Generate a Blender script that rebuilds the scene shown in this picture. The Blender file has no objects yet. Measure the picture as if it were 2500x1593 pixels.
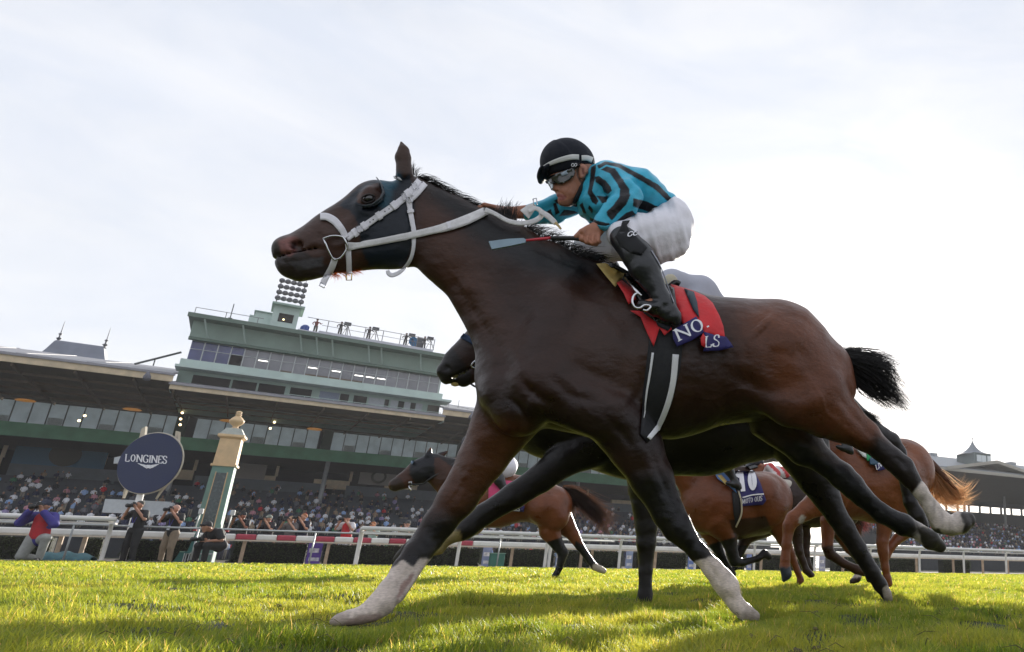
import bpy, bmesh, math, random
import numpy as np
from mathutils import Vector, Matrix
from mathutils.bvhtree import BVHTree

SC = bpy.context.scene
COL = SC.collection
rng = np.random.default_rng(7)
random.seed(7)

# ------------------------------------------------------------------ camera
F, CX, CY = 1800.0, 2000.0, 796.0          # focal length and optical axis in photo pixels
PITCH, ROLL, CAM_H = math.radians(18.1), math.radians(1.0), 0.24
FW = np.array([0, math.cos(PITCH), math.sin(PITCH)])
_r0 = np.array([1.0, 0, 0]); _u0 = np.array([0, -math.sin(PITCH), math.cos(PITCH)])
RT = math.cos(ROLL) * _r0 + math.sin(ROLL) * _u0
UP = -math.sin(ROLL) * _r0 + math.cos(ROLL) * _u0
CP = np.array([0, 0, CAM_H])
cam = bpy.data.cameras.new('camera')
cam.sensor_width = 36.0
cam.lens = F / 2500 * 36
cam.shift_x = (1250 - CX) / 2500
cam.clip_start = 0.05
cam.clip_end = 3000
camo = bpy.data.objects.new('camera', cam)
COL.objects.link(camo)
camo.matrix_world = Matrix([[RT[0], UP[0], -FW[0], CP[0]], [RT[1], UP[1], -FW[1], CP[1]], [RT[2], UP[2], -FW[2], CP[2]], [0, 0, 0, 1]])
SC.camera = camo

# ------------------------------------------------------------------ world and sun
SUN_EL, SUN_AZ = math.radians(13.5), math.radians(3.0)
wd = bpy.data.worlds.new("World"); SC.world = wd; wd.use_nodes = True
wn = wd.node_tree; bg = wn.nodes['Background']
sky = wn.nodes.new('ShaderNodeTexSky'); sky.sky_type = 'NISHITA'; sky.sun_disc = False
sky.sun_elevation = SUN_EL; sky.sun_rotation = SUN_AZ
sky.air_density = 1.0; sky.dust_density = 2.0; sky.ozone_density = 1.5
# thin high cloud: a pale veil mixed into the sky colour, broken by soft streaks
hs = wn.nodes.new('ShaderNodeHueSaturation'); hs.inputs['Saturation'].default_value = 0.45
wn.links.new(sky.outputs[0], hs.inputs['Color'])
tc = wn.nodes.new('ShaderNodeTexCoord')
mp = wn.nodes.new('ShaderNodeMapping'); mp.inputs['Scale'].default_value = (1.2, 1.2, 4.0)
mp.inputs['Rotation'].default_value = (0.25, 0.1, 0.3)
nz = wn.nodes.new('ShaderNodeTexNoise'); nz.inputs['Scale'].default_value = 2.2; nz.inputs['Detail'].default_value = 6
nz.inputs['Roughness'].default_value = 0.55
rp = wn.nodes.new('ShaderNodeMapRange'); rp.inputs[1].default_value = 0.35; rp.inputs[2].default_value = 0.7
rp.inputs[3].default_value = 0.74; rp.inputs[4].default_value = 0.92
wn.links.new(tc.outputs['Generated'], mp.inputs['Vector']); wn.links.new(mp.outputs[0], nz.inputs['Vector'])
wn.links.new(nz.outputs[0], rp.inputs[0])
nz2 = wn.nodes.new('ShaderNodeTexNoise'); nz2.inputs['Scale'].default_value = 3.4; nz2.inputs['Detail'].default_value = 7; nz2.inputs['Roughness'].default_value = 0.62; nz2.inputs['Distortion'].default_value = 0.6
wn.links.new(mp.outputs[0], nz2.inputs['Vector'])
rp2 = wn.nodes.new('ShaderNodeMapRange'); rp2.inputs[1].default_value = 0.36; rp2.inputs[2].default_value = 0.66; wn.links.new(nz2.outputs[0], rp2.inputs[0])
vl = wn.nodes.new('ShaderNodeMixRGB'); vl.inputs[1].default_value = (4.55, 4.85, 5.5, 1); vl.inputs[2].default_value = (5.3, 5.42, 5.75, 1); wn.links.new(rp2.outputs[0], vl.inputs[0])
mx = wn.nodes.new('ShaderNodeMixRGB'); wn.links.new(vl.outputs[0], mx.inputs[2])
wn.links.new(rp.outputs[0], mx.inputs[0]); wn.links.new(hs.outputs[0], mx.inputs[1])
wn.links.new(mx.outputs[0], bg.inputs[0])
bg.inputs[1].default_value = 0.1
sl = bpy.data.lights.new('sun', 'SUN'); sl.energy = 5.0; sl.angle = math.radians(0.6); sl.color = (1.0, 0.94, 0.82)
so = bpy.data.objects.new('sun', sl); COL.objects.link(so)
_sd = Vector((math.sin(SUN_AZ) * math.cos(SUN_EL), math.cos(SUN_AZ) * math.cos(SUN_EL), math.sin(SUN_EL)))
so.rotation_euler = _sd.to_track_quat('Z', 'Y').to_euler()
so.location = (10, 30, 30)
SC.view_settings.view_transform = 'Standard'; SC.view_settings.look = 'None'
SC.view_settings.gamma = 1; SC.view_settings.exposure = 0.85
SC.cycles.max_bounces = 6; SC.cycles.transparent_max_bounces = 12
SC.cycles.use_denoising = True

# ------------------------------------------------------------------ projection helpers
def ray(x, y): return FW + RT * ((x - CX) / F) - UP * ((y - CY) / F)
def atY(x, y, Y):
    d = ray(x, y); return CP + d * (Y / d[1])
def onz(x, y, z=0.0):
    d = ray(x, y); return CP + d * ((z - CP[2]) / d[2])
def proj(P):
    d = np.asarray(P, float) - CP; z = d @ FW
    return CX + F * (d @ RT) / z, CY - F * (d @ UP) / z, z

class Frame:
    """an upright plane in the scene; u runs along it, w comes towards the viewer"""
    def __init__(s, X0, Y0, yaw):
        a = math.radians(yaw)
        s.o = np.array([X0, Y0, 0.0]); s.t = np.array([math.cos(a), math.sin(a), 0]); s.n = np.array([math.sin(a), -math.cos(a), 0])
    def pt(s, x, y, w=0.0):
        d = ray(x, y); k = ((s.o - CP) @ s.n + w) / (d @ s.n)
        return CP + d * k
    def loc(s, x, y, w=0.0):
        p = s.pt(x, y, w) - s.o
        return np.array([p @ s.t, p[2], w])
    def world(s, a):
        a = np.asarray(a, float)
        return s.o + np.outer(a[..., 0].ravel(), s.t) + np.outer(a[..., 2].ravel(), s.n) + np.outer(a[..., 1].ravel(), [0, 0, 1])
    def sc(s, x, y, w=0.0):
        return ((s.pt(x, y, w) - CP) @ FW) / F

# ------------------------------------------------------------------ object helpers
def link(o, parent=None):
    COL.objects.link(o)
    if parent is not None:
        o.parent = parent
        o.matrix_parent_inverse = parent.matrix_world.inverted() if parent.type == 'EMPTY' and False else Matrix.Identity(4)
    return o

def tag(o, label=None, cat=None, group=None, kind=None):
    if label: o['label'] = label
    if cat: o['category'] = cat
    if group: o['group'] = group
    if kind: o['kind'] = kind
    return o

def thing(name, label, cat, loc=(0, 0, 0), group=None, rz=0.0):
    o = bpy.data.objects.new(name, None); COL.objects.link(o)
    o.location = [float(v) for v in loc]; o.rotation_euler = (0, 0, rz); o.empty_display_size = 0.2
    return tag(o, label, cat, group)

def origin_of(o):
    """world offset of an (unrotated) parent chain"""
    p = Vector((0, 0, 0))
    while o is not None:
        p += Vector(o.location); o = o.parent
    return np.array(p)

def mesh_obj(name, V, Fc, mat, parent=None, smooth=True, col=None, mats=None, fm=None):
    """V in world coordinates (parents are unrotated)"""
    V = np.asarray(V, float).reshape(-1, 3)
    off = origin_of(parent) if parent is not None else np.zeros(3)
    me = bpy.data.meshes.new(name)
    me.from_pydata((V - off).tolist(), [], [list(map(int, f)) for f in Fc])
    if mats:
        for m in mats: me.materials.append(m)
        if fm is not None: me.polygons.foreach_set('material_index', np.asarray(fm, np.int32))
    elif mat: me.materials.append(mat)
    if smooth: me.polygons.foreach_set('use_smooth', np.ones(len(me.polygons), bool))
    if col is not None:
        at = me.color_attributes.new('Col', 'FLOAT_COLOR', 'POINT')
        c = np.ones((len(V), 4), np.float32); c[:, :3] = col
        at.data.foreach_set('color', c.ravel())
    me.update()
    o = bpy.data.objects.new(name, me)
    return link(o, parent)

def dup(root, loc=None, rz=None, label=None, group=None, scale=None):
    r = root.copy(); COL.objects.link(r)
    if loc is not None: r.location = [float(v) for v in loc]
    if rz is not None: r.rotation_euler = (0, 0, rz)
    if scale is not None: r.scale = (scale,) * 3
    if label: r['label'] = label
    if group: r['group'] = group
    for ch in list(root.children):
        c = ch.copy(); COL.objects.link(c); c.parent = r
        for g in list(ch.children):
            d = g.copy(); COL.objects.link(d); d.parent = c
    return r

class MB:
    """collects simple solids into one mesh"""
    def __init__(s): s.v = []; s.f = []; s.m = []
    def add(s, V, Fc, m=0):
        n = len(s.v); s.v += [tuple(map(float, p)) for p in V]; s.f += [tuple(int(i) + n for i in f) for f in Fc]; s.m += [m] * len(Fc); return s
    def box(s, c, sz, ax=None, m=0):
        """centre, full sizes, optional three axis vectors"""
        A = np.eye(3) if ax is None else np.asarray(ax, float)
        c = np.asarray(c, float); h = np.asarray(sz, float) / 2
        V = [c + A[0] * h[0] * i + A[1] * h[1] * j + A[2] * h[2] * k for k in (-1, 1) for j in (-1, 1) for i in (-1, 1)]
        return s.add(V, [(0, 2, 3, 1), (4, 5, 7, 6), (0, 1, 5, 4), (2, 6, 7, 3), (0, 4, 6, 2), (1, 3, 7, 5)], m)
    def quadbox(s, q, d, m=0):
        """a quad of four points thickened by vector d"""
        q = [np.asarray(p, float) for p in q]; d = np.asarray(d, float); n = len(q)
        V = q + [p + d for p in q]
        Fc = [tuple(range(n))[::-1], tuple(range(n, 2 * n))] + [(i, (i + 1) % n, n + (i + 1) % n, n + i) for i in range(n)]
        return s.add(V, Fc, m)
    def tube(s, P, r, n=8, m=0, cap=True, flat=None):
        P = [np.asarray(p, float) for p in P]; k = len(P)
        R = r if hasattr(r, '__len__') else [r] * k
        V = []; up = np.array([0, 0, 1.0]); prev = None
        for i in range(k):
            t = P[min(i + 1, k - 1)] - P[max(i - 1, 0)]; t = t / (np.linalg.norm(t) + 1e-12)
            if prev is None:
                a = np.cross(t, up)
                if np.linalg.norm(a) < 0.05: a = np.cross(t, [1, 0, 0])
            else: a = prev - t * (prev @ t)
            a = a / (np.linalg.norm(a) + 1e-12); b = np.cross(t, a); prev = a
            for j in range(n):
                th = 2 * math.pi * j / n
                V.append(P[i] + (a * math.cos(th) + b * math.sin(th)) * R[i])
        Fc = [(i * n + j, i * n + (j + 1) % n, (i + 1) * n + (j + 1) % n, (i + 1) * n + j) for i in range(k - 1) for j in range(n)]
        if cap: Fc += [tuple(range(n))[::-1], tuple(range((k - 1) * n, k * n))]
        return s.add(V, Fc, m)
    def lathe(s, base, prof, n=20, m=0, axis=None):
        """profile of (radius, height) turned about an axis through base"""
        base = np.asarray(base, float)
        ax = np.array([0, 0, 1.0]) if axis is None else np.asarray(axis, float) / np.linalg.norm(axis)
        a = np.cross(ax, [0, 1, 0.1]); a /= np.linalg.norm(a); b = np.cross(ax, a)
        V = []
        for r, h in prof:
            for j in range(n):
                th = 2 * math.pi * j / n
                V.append(base + ax * h + (a * math.cos(th) + b * math.sin(th)) * max(r, 1e-4))
        k = len(prof)
        Fc = [(i * n + j, i * n + (j + 1) % n, (i + 1) * n + (j + 1) % n, (i + 1) * n + j) for i in range(k - 1) for j in range(n)]
        Fc += [tuple(range(n))[::-1], tuple(range((k - 1) * n, k * n))]
        return s.add(V, Fc, m)
    def ball(s, c, r, n=10, m=0):
        r = np.ones(3) * r; c = np.asarray(c, float); V = []; Fc = []
        k = max(5, n // 2 + 1)
        for i in range(k):
            ph = math.pi * i / (k - 1)
            for j in range(n):
                th = 2 * math.pi * j / n
                V.append(c + r * np.array([math.sin(ph) * math.cos(th), math.sin(ph) * math.sin(th), math.cos(ph)]))
        Fc = [(i * n + j, (i + 1) * n + j, (i + 1) * n + (j + 1) % n, i * n + (j + 1) % n) for i in range(k - 1) for j in range(n)]
        return s.add(V, Fc, m)
    def build(s, name, mat, parent=None, smooth=False, bevel=0):
        mats = mat if isinstance(mat, (list, tuple)) else [mat]
        o = mesh_obj(name, s.v, s.f, None, parent, smooth, mats=mats, fm=s.m)
        if bevel:
            b = o.modifiers.new('bevel', 'BEVEL'); b.width = bevel; b.segments = 2; b.limit_method = 'ANGLE'
        return o

# ------------------------------------------------------------------ materials
_M = {}
def mat(name, base=(0.5, 0.5, 0.5), rough=0.6, metal=0.0, var=0.12, nscale=8.0, bump=0.0, bscale=60.0, spec=0.5, vcol=False,
        emit=None, estr=0.0, sheen=0.0, coat=0.0, trans=0.0, stretch=None):
    if name in _M: return _M[name]
    m = bpy.data.materials.new(name); m.use_nodes = True; t = m.node_tree; p = t.nodes['Principled BSDF']
    N = t.nodes.new; L = t.links.new
    tcx = N('ShaderNodeTexCoord'); src = tcx.outputs['Object']
    if stretch:
        mpx = N('ShaderNodeMapping'); mpx.inputs['Scale'].default_value = stretch; L(src, mpx.inputs[0]); src = mpx.outputs[0]
    n = N('ShaderNodeTexNoise'); n.inputs['Scale'].default_value = nscale; n.inputs['Detail'].default_value = 5; L(src, n.inputs['Vector'])
    r = N('ShaderNodeMapRange'); r.inputs[1].default_value = 0.3; r.inputs[2].default_value = 0.7
    r.inputs[3].default_value = 1 - var; r.inputs[4].default_value = 1 + var; L(n.outputs[0], r.inputs[0])
    mm = N('ShaderNodeMixRGB'); mm.blend_type = 'MULTIPLY'; mm.inputs[0].default_value = 1.0
    if vcol:
        a = N('ShaderNodeAttribute'); a.attribute_name = 'Col'; L(a.outputs['Color'], mm.inputs[1])
    else: mm.inputs[1].default_value = (*base, 1)
    L(r.outputs[0], mm.inputs[2]); L(mm.outputs[0], p.inputs['Base Color'])
    rr = N('ShaderNodeMapRange'); rr.inputs[1].default_value = 0.3; rr.inputs[2].default_value = 0.7
    rr.inputs[3].default_value = max(0.02, rough - 0.08); rr.inputs[4].default_value = min(1, rough + 0.08); L(n.outputs[0], rr.inputs[0])
    L(rr.outputs[0], p.inputs['Roughness'])
    p.inputs['Metallic'].default_value = metal; p.inputs['Specular IOR Level'].default_value = spec
    if sheen: p.inputs['Sheen Weight'].default_value = sheen
    if coat: p.inputs['Coat Weight'].default_value = coat; p.inputs['Coat Roughness'].default_value = 0.1
    if trans: p.inputs['Transmission Weight'].default_value = trans
    if bump:
        bn = N('ShaderNodeTexNoise'); bn.inputs['Scale'].default_value = bscale; bn.inputs['Detail'].default_value = 4; L(src, bn.inputs['Vector'])
        b = N('ShaderNodeBump'); b.inputs['Strength'].default_value = bump; b.inputs['Distance'].default_value = 0.02
        L(bn.outputs[0], b.inputs['Height']); L(b.outputs[0], p.inputs['Normal'])
    if emit: p.inputs['Emission Color'].default_value = (*emit, 1); p.inputs['Emission Strength'].default_value = estr
    _M[name] = m
    return m

def hairmat(name, base, tr, rough=0.45, mixf=0.45):
    """strands that let the low sun glow through"""
    if name in _M: return _M[name]
    m = bpy.data.materials.new(name); m.use_nodes = True; t = m.node_tree; p = t.nodes['Principled BSDF']; out = t.nodes['Material Output']
    p.inputs['Base Color'].default_value = (*base, 1); p.inputs['Roughness'].default_value = rough
    d = t.nodes.new('ShaderNodeBsdfTranslucent'); d.inputs[0].default_value = (*tr, 1)
    x = t.nodes.new('ShaderNodeMixShader'); x.inputs[0].default_value = mixf
    g = t.nodes.new('ShaderNodeNewGeometry'); rg = t.nodes.new('ShaderNodeMapRange'); rg.inputs[3].default_value = 0.6; rg.inputs[4].default_value = 1.3
    mm = t.nodes.new('ShaderNodeMixRGB'); mm.blend_type = 'MULTIPLY'; mm.inputs[0].default_value = 1; mm.inputs[1].default_value = (*base, 1)
    t.links.new(g.outputs['Random Per Island'], rg.inputs[0]); t.links.new(rg.outputs[0], mm.inputs[2]); t.links.new(mm.outputs[0], p.inputs['Base Color'])
    t.links.new(p.outputs[0], x.inputs[1]); t.links.new(d.outputs[0], x.inputs[2]); t.links.new(x.outputs[0], out.inputs[0])
    _M[name] = m
    return m

# ------------------------------------------------------------------ implicit bodies
def surface(fr, prims, res, cuts=()):
    """union of tapered limbs blended smoothly, meshed by surface nets.
    prim: (x,y,w,r) , (x,y,w,r) in photo pixels (w, in metres), then lateral scales ka,kb and blend in metres"""
    P = []
    for q in list(prims) + list(cuts):
        a, b = q[0], q[1]; ka = q[2] if len(q) > 2 else 1.0; kb = q[3] if len(q) > 3 else ka; bl = q[4] if len(q) > 4 else 0.03
        A = fr.loc(a[0], a[1], a[2]); B = fr.loc(b[0], b[1], b[2])
        P.append((A, B, a[3] * fr.sc(a[0], a[1], a[2]), b[3] * fr.sc(b[0], b[1], b[2]), ka, kb, bl))
    npos = len(prims)
    lo = np.min([np.minimum(A - ra * np.array([1, 1, max(ka, kb)]), B - rb * np.array([1, 1, max(ka, kb)])) for A, B, ra, rb, ka, kb, bl in P[:npos]], 0) - 4 * res
    hi = np.max([np.maximum(A + ra * np.array([1, 1, max(ka, kb)]), B + rb * np.array([1, 1, max(ka, kb)])) for A, B, ra, rb, ka, kb, bl in P[:npos]], 0) + 4 * res
    n = np.ceil((hi - lo) / res).astype(int) + 1
    D = np.full(tuple(n), 0.5, np.float32)
    ax = [lo[i] + res * np.arange(n[i]) for i in range(3)]
    for qi, (A, B, ra, rb, ka, kb, bl) in enumerate(P):
        K = max(ka, kb, 1.0)
        mg = bl + 3 * res
        l = np.minimum(A - np.array([ra, ra, ra * K]), B - np.array([rb, rb, rb * K])) - mg
        h = np.maximum(A + np.array([ra, ra, ra * K]), B + np.array([rb, rb, rb * K])) + mg
        i0 = np.clip(np.floor((l - lo) / res).astype(int), 0, n - 1); i1 = np.clip(np.ceil((h - lo) / res).astype(int) + 1, 1, n)
        if np.any(i1 <= i0): continue
        X = ax[0][i0[0]:i1[0], None, None]; Y = ax[1][None, i0[1]:i1[1], None]; Z = ax[2][None, None, i0[2]:i1[2]]
        d = B - A; dd = float(d @ d) + 1e-9
        t = np.clip(((X - A[0]) * d[0] + (Y - A[1]) * d[1] + (Z - A[2]) * d[2]) / dd, 0, 1)
        k = ka + (kb - ka) * t
        dist = np.sqrt((X - A[0] - t * d[0]) ** 2 + (Y - A[1] - t * d[1]) ** 2 + ((Z - A[2] - t * d[2]) / k) ** 2) - (ra + (rb - ra) * t)
        S = D[i0[0]:i1[0], i0[1]:i1[1], i0[2]:i1[2]]
        if qi < npos:
            hh = np.maximum(bl - np.abs(S - dist), 0) / bl
            S[...] = np.minimum(S, dist) - hh * hh * bl * 0.25
        else:
            hh = np.maximum(bl - np.abs(S + dist), 0) / bl
            S[...] = np.maximum(S, -dist) + hh * hh * bl * 0.25
    V, Q = nets(D)
    return fr.world(V * res + lo), Q

def nets(D):
    n = D.shape
    s = D < 0
    c = np.zeros(tuple(i - 1 for i in n), np.uint8)
    offs = [(i, j, k) for i in (0, 1) for j in (0, 1) for k in (0, 1)]
    for o in offs: c += s[o[0]:n[0] - 1 + o[0], o[1]:n[1] - 1 + o[1], o[2]:n[2] - 1 + o[2]]
    act = np.argwhere((c > 0) & (c < 8))
    idx = np.full(c.shape, -1, np.int64); idx[act[:, 0], act[:, 1], act[:, 2]] = np.arange(len(act))
    val = {o: D[act[:, 0] + o[0], act[:, 1] + o[1], act[:, 2] + o[2]] for o in offs}
    acc = np.zeros((len(act), 3)); cnt = np.zeros(len(act))
    for a in offs:
        for d in range(3):
            if a[d] == 0:
                b = list(a); b[d] = 1; b = tuple(b)
                va, vb = val[a], val[b]; m = (va < 0) != (vb < 0)
                t = np.where(m, va / np.where(m, va - vb, 1), 0)
                p = np.array(a, float)[None, :].repeat(len(act), 0); p[:, d] += t
                acc[m] += p[m]; cnt[m] += 1
    V = act + acc / cnt[:, None]
    Q = []
    for d in range(3):
        e1, e2 = (d + 1) % 3, (d + 2) % 3
        sl0 = [slice(None)] * 3; sl1 = [slice(None)] * 3
        sl0[d] = slice(0, n[d] - 1); sl1[d] = slice(1, n[d])
        x = s[tuple(sl0)] != s[tuple(sl1)]
        E = np.argwhere(x)
        E = E[(E[:, e1] > 0) & (E[:, e2] > 0) & (E[:, e1] < n[e1] - 1) & (E[:, e2] < n[e2] - 1)]
        inside = s[E[:, 0], E[:, 1], E[:, 2]]
        def cell(da, db):
            q = E.copy(); q[:, e1] -= da; q[:, e2] -= db
            return idx[q[:, 0], q[:, 1], q[:, 2]]
        quad = np.stack([cell(1, 1), cell(0, 1), cell(0, 0), cell(1, 0)], 1)
        quad[~inside] = quad[~inside][:, ::-1]
        Q.append(quad[np.all(quad >= 0, 1)])
    return V, np.concatenate(Q)

def smooth_mesh(V, Q, it=2, lam=0.5):
    Q = np.asarray(Q)
    E = np.concatenate([Q[:, [0, 1]], Q[:, [1, 2]], Q[:, [2, 3]], Q[:, [3, 0]]])
    for _ in range(it):
        S = np.zeros_like(V); c = np.zeros(len(V))
        for a, b in ((0, 1), (1, 0)):
            for k in range(3): S[:, k] += np.bincount(E[:, a], V[E[:, b], k], len(V))
            c += np.bincount(E[:, a], minlength=len(V))
        V = V + lam * (S / np.maximum(c, 1)[:, None] - V)
    return V

def normals(V, Q):
    Q = np.asarray(Q)
    nn = np.cross(V[Q[:, 2]] - V[Q[:, 0]], V[Q[:, 3]] - V[Q[:, 1]])
    N = np.zeros_like(V)
    for i in range(4):
        for k in range(3): N[:, k] += np.bincount(Q[:, i], nn[:, k], len(V))
    return N / (np.linalg.norm(N, axis=1)[:, None] + 1e-12)

def inpoly(px, py, poly):
    poly = np.asarray(poly, float); r = np.zeros(len(px), bool); j = len(poly) - 1
    for i in range(len(poly)):
        xi, yi = poly[i]; xj, yj = poly[j]
        r ^= ((yi > py) != (yj > py)) & (px < (xj - xi) * (py - yi) / (yj - yi + 1e-9) + xi)
        j = i
    return r

def vnoise(P, s, seed=0):
    """cheap smooth value noise in [0,1] for numpy points"""
    P = np.asarray(P) * s; i = np.floor(P).astype(np.int64); f = P - i; f = f * f * (3 - 2 * f)
    def h(a): 
        q = (a[:, 0] * 73856093) ^ (a[:, 1] * 19349663) ^ (a[:, 2] * 83492791) ^ (seed * 2654435761)
        q = (q ^ (q >> 13)) * 1274126177; return ((q ^ (q >> 16)) & 0xffff) / 65535.0
    r = 0
    for o in [(x, y, z) for x in (0, 1) for y in (0, 1) for z in (0, 1)]:
        o = np.array(o); w = np.prod(np.where(o, f, 1 - f), 1); r = r + w * h(i + o)
    return r

# draping: pieces of cloth and leather cut to an outline and laid onto a body
class Skin:
    def __init__(s, V, Q, fr):
        s.b = BVHTree.FromPolygons([tuple(p) for p in V], [tuple(map(int, q)) for q in Q]); s.fr = fr
    def hit(s, x, y, off=0.005, w=0.1):
        d = Vector(ray(x, y)).normalized(); h = s.b.ray_cast(Vector(CP), d)
        if h[0] is None: return s.fr.pt(x, y, w)
        n = h[1] if h[1].dot(d) < 0 else -h[1]
        return np.array(h[0] + (n * 0.5 - d * 0.6) * off)
    def near(s, p, off=0.004):
        q, n, i, d = s.b.find_nearest(Vector(p)); return np.array(q + n * off)

def patch(poly, mapper, step=9.0, thick=0.004, fold=0.0, seed=1):
    """fill a pixel outline with a fine mesh, map every point, give it thickness away from the viewer"""
    bm = bmesh.new()
    P = [np.asarray(p, float) for p in poly]
    ring = []
    for i in range(len(P)):
        a, b = P[i], P[(i + 1) % len(P)]; n = max(1, int(np.linalg.norm(b - a) / step))
        ring += [a + (b - a) * k / n for k in range(n)]
    vs = [bm.verts.new((p[0], p[1], 0)) for p in ring]
    f = bm.faces.new(vs); bmesh.ops.triangulate(bm, faces=[f])
    for _ in range(5):
        es = [e for e in bm.edges if e.calc_length() > step * 1.6 and not e.is_boundary]
        if not es: break
        bmesh.ops.subdivide_edges(bm, edges=es, cuts=1); bmesh.ops.triangulate(bm, faces=bm.faces[:])
        bmesh.ops.beautify_fill(bm, faces=bm.faces[:], edges=[e for e in bm.edges if not e.is_boundary])
    bm.verts.index_update()
    px = np.array([v.co[:2] for v in bm.verts]); Fc = [[v.index for v in f.verts] for f in bm.faces]
    B = [[e.verts[0].index, e.verts[1].index] for e in bm.edges if e.is_boundary]
    bm.free()
    W = np.array([mapper(x, y) for x, y in px])
    if fold:
        nz_ = vnoise(np.column_stack([px, np.zeros(len(px))]), 0.03, seed) - 0.5
        d = (CP - W); d /= np.linalg.norm(d, axis=1)[:, None]; W = W + d * (nz_ * fold)[:, None]
    d = (W - CP); d /= np.linalg.norm(d, axis=1)[:, None]
    n = len(W); V = np.concatenate([W, W + d * thick])
    ff = []
    for f in Fc:
        a, b, c = W[f[0]], W[f[1]], W[f[2]]
        if np.cross(b - a, c - a) @ d[f[0]] > 0: f = f[::-1]
        ff.append(f); ff.append([i + n for i in f[::-1]])
    for a, b in B: ff.append([a, b, b + n, a + n])
    return V, ff

def strip(pts, width):
    """outline of a strap that follows a pixel path"""
    P = np.array(pts, float); Wd = np.broadcast_to(np.asarray(width, float), (len(P),))
    T = np.gradient(P, axis=0); T /= np.linalg.norm(T, axis=1)[:, None] + 1e-9
    N = np.column_stack([-T[:, 1], T[:, 0]])
    return np.concatenate([P + N * Wd[:, None] / 2, (P - N * Wd[:, None] / 2)[::-1]])

def spline(pts, n=8):
    """Catmull-Rom through points"""
    P = np.array(pts, float); P = np.concatenate([[2 * P[0] - P[1]], P, [2 * P[-1] - P[-2]]]); out = []
    for i in range(1, len(P) - 2):
        for k in range(n):
            t = k / n
            out.append(0.5 * (2 * P[i] + (P[i + 1] - P[i - 1]) * t + (2 * P[i - 1] - 5 * P[i] + 4 * P[i + 1] - P[i + 2]) * t * t + (3 * P[i] - P[i - 1] - 3 * P[i + 1] + P[i + 2]) * t ** 3))
    out.append(P[-2]); return np.array(out)

def ribbon(paths_px, width_px, mapper, thick=0.004, n=8):
    """strap as a strip of quads: centreline in pixels, mapped to the surface"""
    C = spline(paths_px, n) if len(paths_px) > 2 else np.linspace(paths_px[0], paths_px[1], n + 1)
    Wd = np.interp(np.linspace(0, 1, len(C)), np.linspace(0, 1, len(width_px)), width_px) if hasattr(width_px, '__len__') else np.full(len(C), float(width_px))
    T = np.gradient(C, axis=0); T /= np.linalg.norm(T, axis=1)[:, None] + 1e-9
    N = np.column_stack([-T[:, 1], T[:, 0]])
    rows = [C + N * (Wd * s / 2)[:, None] for s in (-1, -.33, .33, 1)]
    W = np.array([[mapper(x, y) for x, y in r] for r in rows])          # 4 x k x 3
    d = W - CP; d /= np.linalg.norm(d, axis=2)[..., None]
    B = W + d * thick
    k = len(C); V = np.concatenate([W.reshape(-1, 3), B.reshape(-1, 3)]); n4 = 4 * k; Fc = []
    I = lambda r, c: r * k + c
    for c in range(k - 1):
        for r in range(3):
            Fc.append((I(r, c), I(r + 1, c), I(r + 1, c + 1), I(r, c + 1))); Fc.append((n4 + I(r, c), n4 + I(r, c + 1), n4 + I(r + 1, c + 1), n4 + I(r + 1, c)))
        Fc.append((I(0, c), I(0, c + 1), n4 + I(0, c + 1), n4 + I(0, c))); Fc.append((I(3, c), n4 + I(3, c), n4 + I(3, c + 1), I(3, c + 1)))
    for c in (0, k - 1):
        for r in range(3):
            q = (I(r, c), I(r + 1, c), n4 + I(r + 1, c), n4 + I(r, c)); Fc.append(q if c else q[::-1])
    return V, Fc

def strands(guides, n, width, jitter, seed=0, seg=10, taper=True, wob=0.0):
    """thin hairs scattered between guide curves (world points)"""
    g = [spline(np.asarray(c), 6) for c in guides]
    m = 24; T = np.linspace(0, 1, m)
    g = [np.column_stack([np.interp(T, np.linspace(0, 1, len(c)), c[:, k]) for k in range(3)]) for c in g]
    r = np.random.default_rng(seed); V = []; Fc = []
    ts = np.linspace(0, 1, seg + 1)
    for i in range(n):
        a = r.random() * (len(g) - 1); j = min(int(a), len(g) - 2); a -= j
        c = g[j] * (1 - a) + g[j + 1] * a
        L = 0.65 + 0.35 * r.random()
        q = np.column_stack([np.interp(ts * L, T, c[:, k]) for k in range(3)])
        dv = r.normal(size=3) * jitter; dw = r.normal(size=3) * wob
        q = q + np.outer(0.25 + 0.75 * ts, dv) + np.outer(np.sin(ts * 7 + r.random() * 6) * ts, dw)
        t = np.gradient(q, axis=0); vd = q - CP
        s = np.cross(t, vd); s /= np.linalg.norm(s, axis=1)[:, None] + 1e-9
        wv = width * (0.6 + 0.8 * r.random()) * ((1 - ts ** 2) * 0.9 + 0.1 if taper else 1)
        up_ = np.cross(s, t); up_ /= np.linalg.norm(up_, axis=1)[:, None] + 1e-9
        b = len(V)
        for k in range(seg + 1):
            ww = wv[k] if taper else width
            V += [q[k] + s[k] * ww, q[k] - s[k] * ww * .5 + up_[k] * ww * .87, q[k] - s[k] * ww * .5 - up_[k] * ww * .87]
        for k in range(seg):
            for e in range(3):
                Fc.append((b + 3 * k + e, b + 3 * k + (e + 1) % 3, b + 3 * k + 3 + (e + 1) % 3, b + 3 * k + 3 + e))
    return V, Fc

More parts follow.
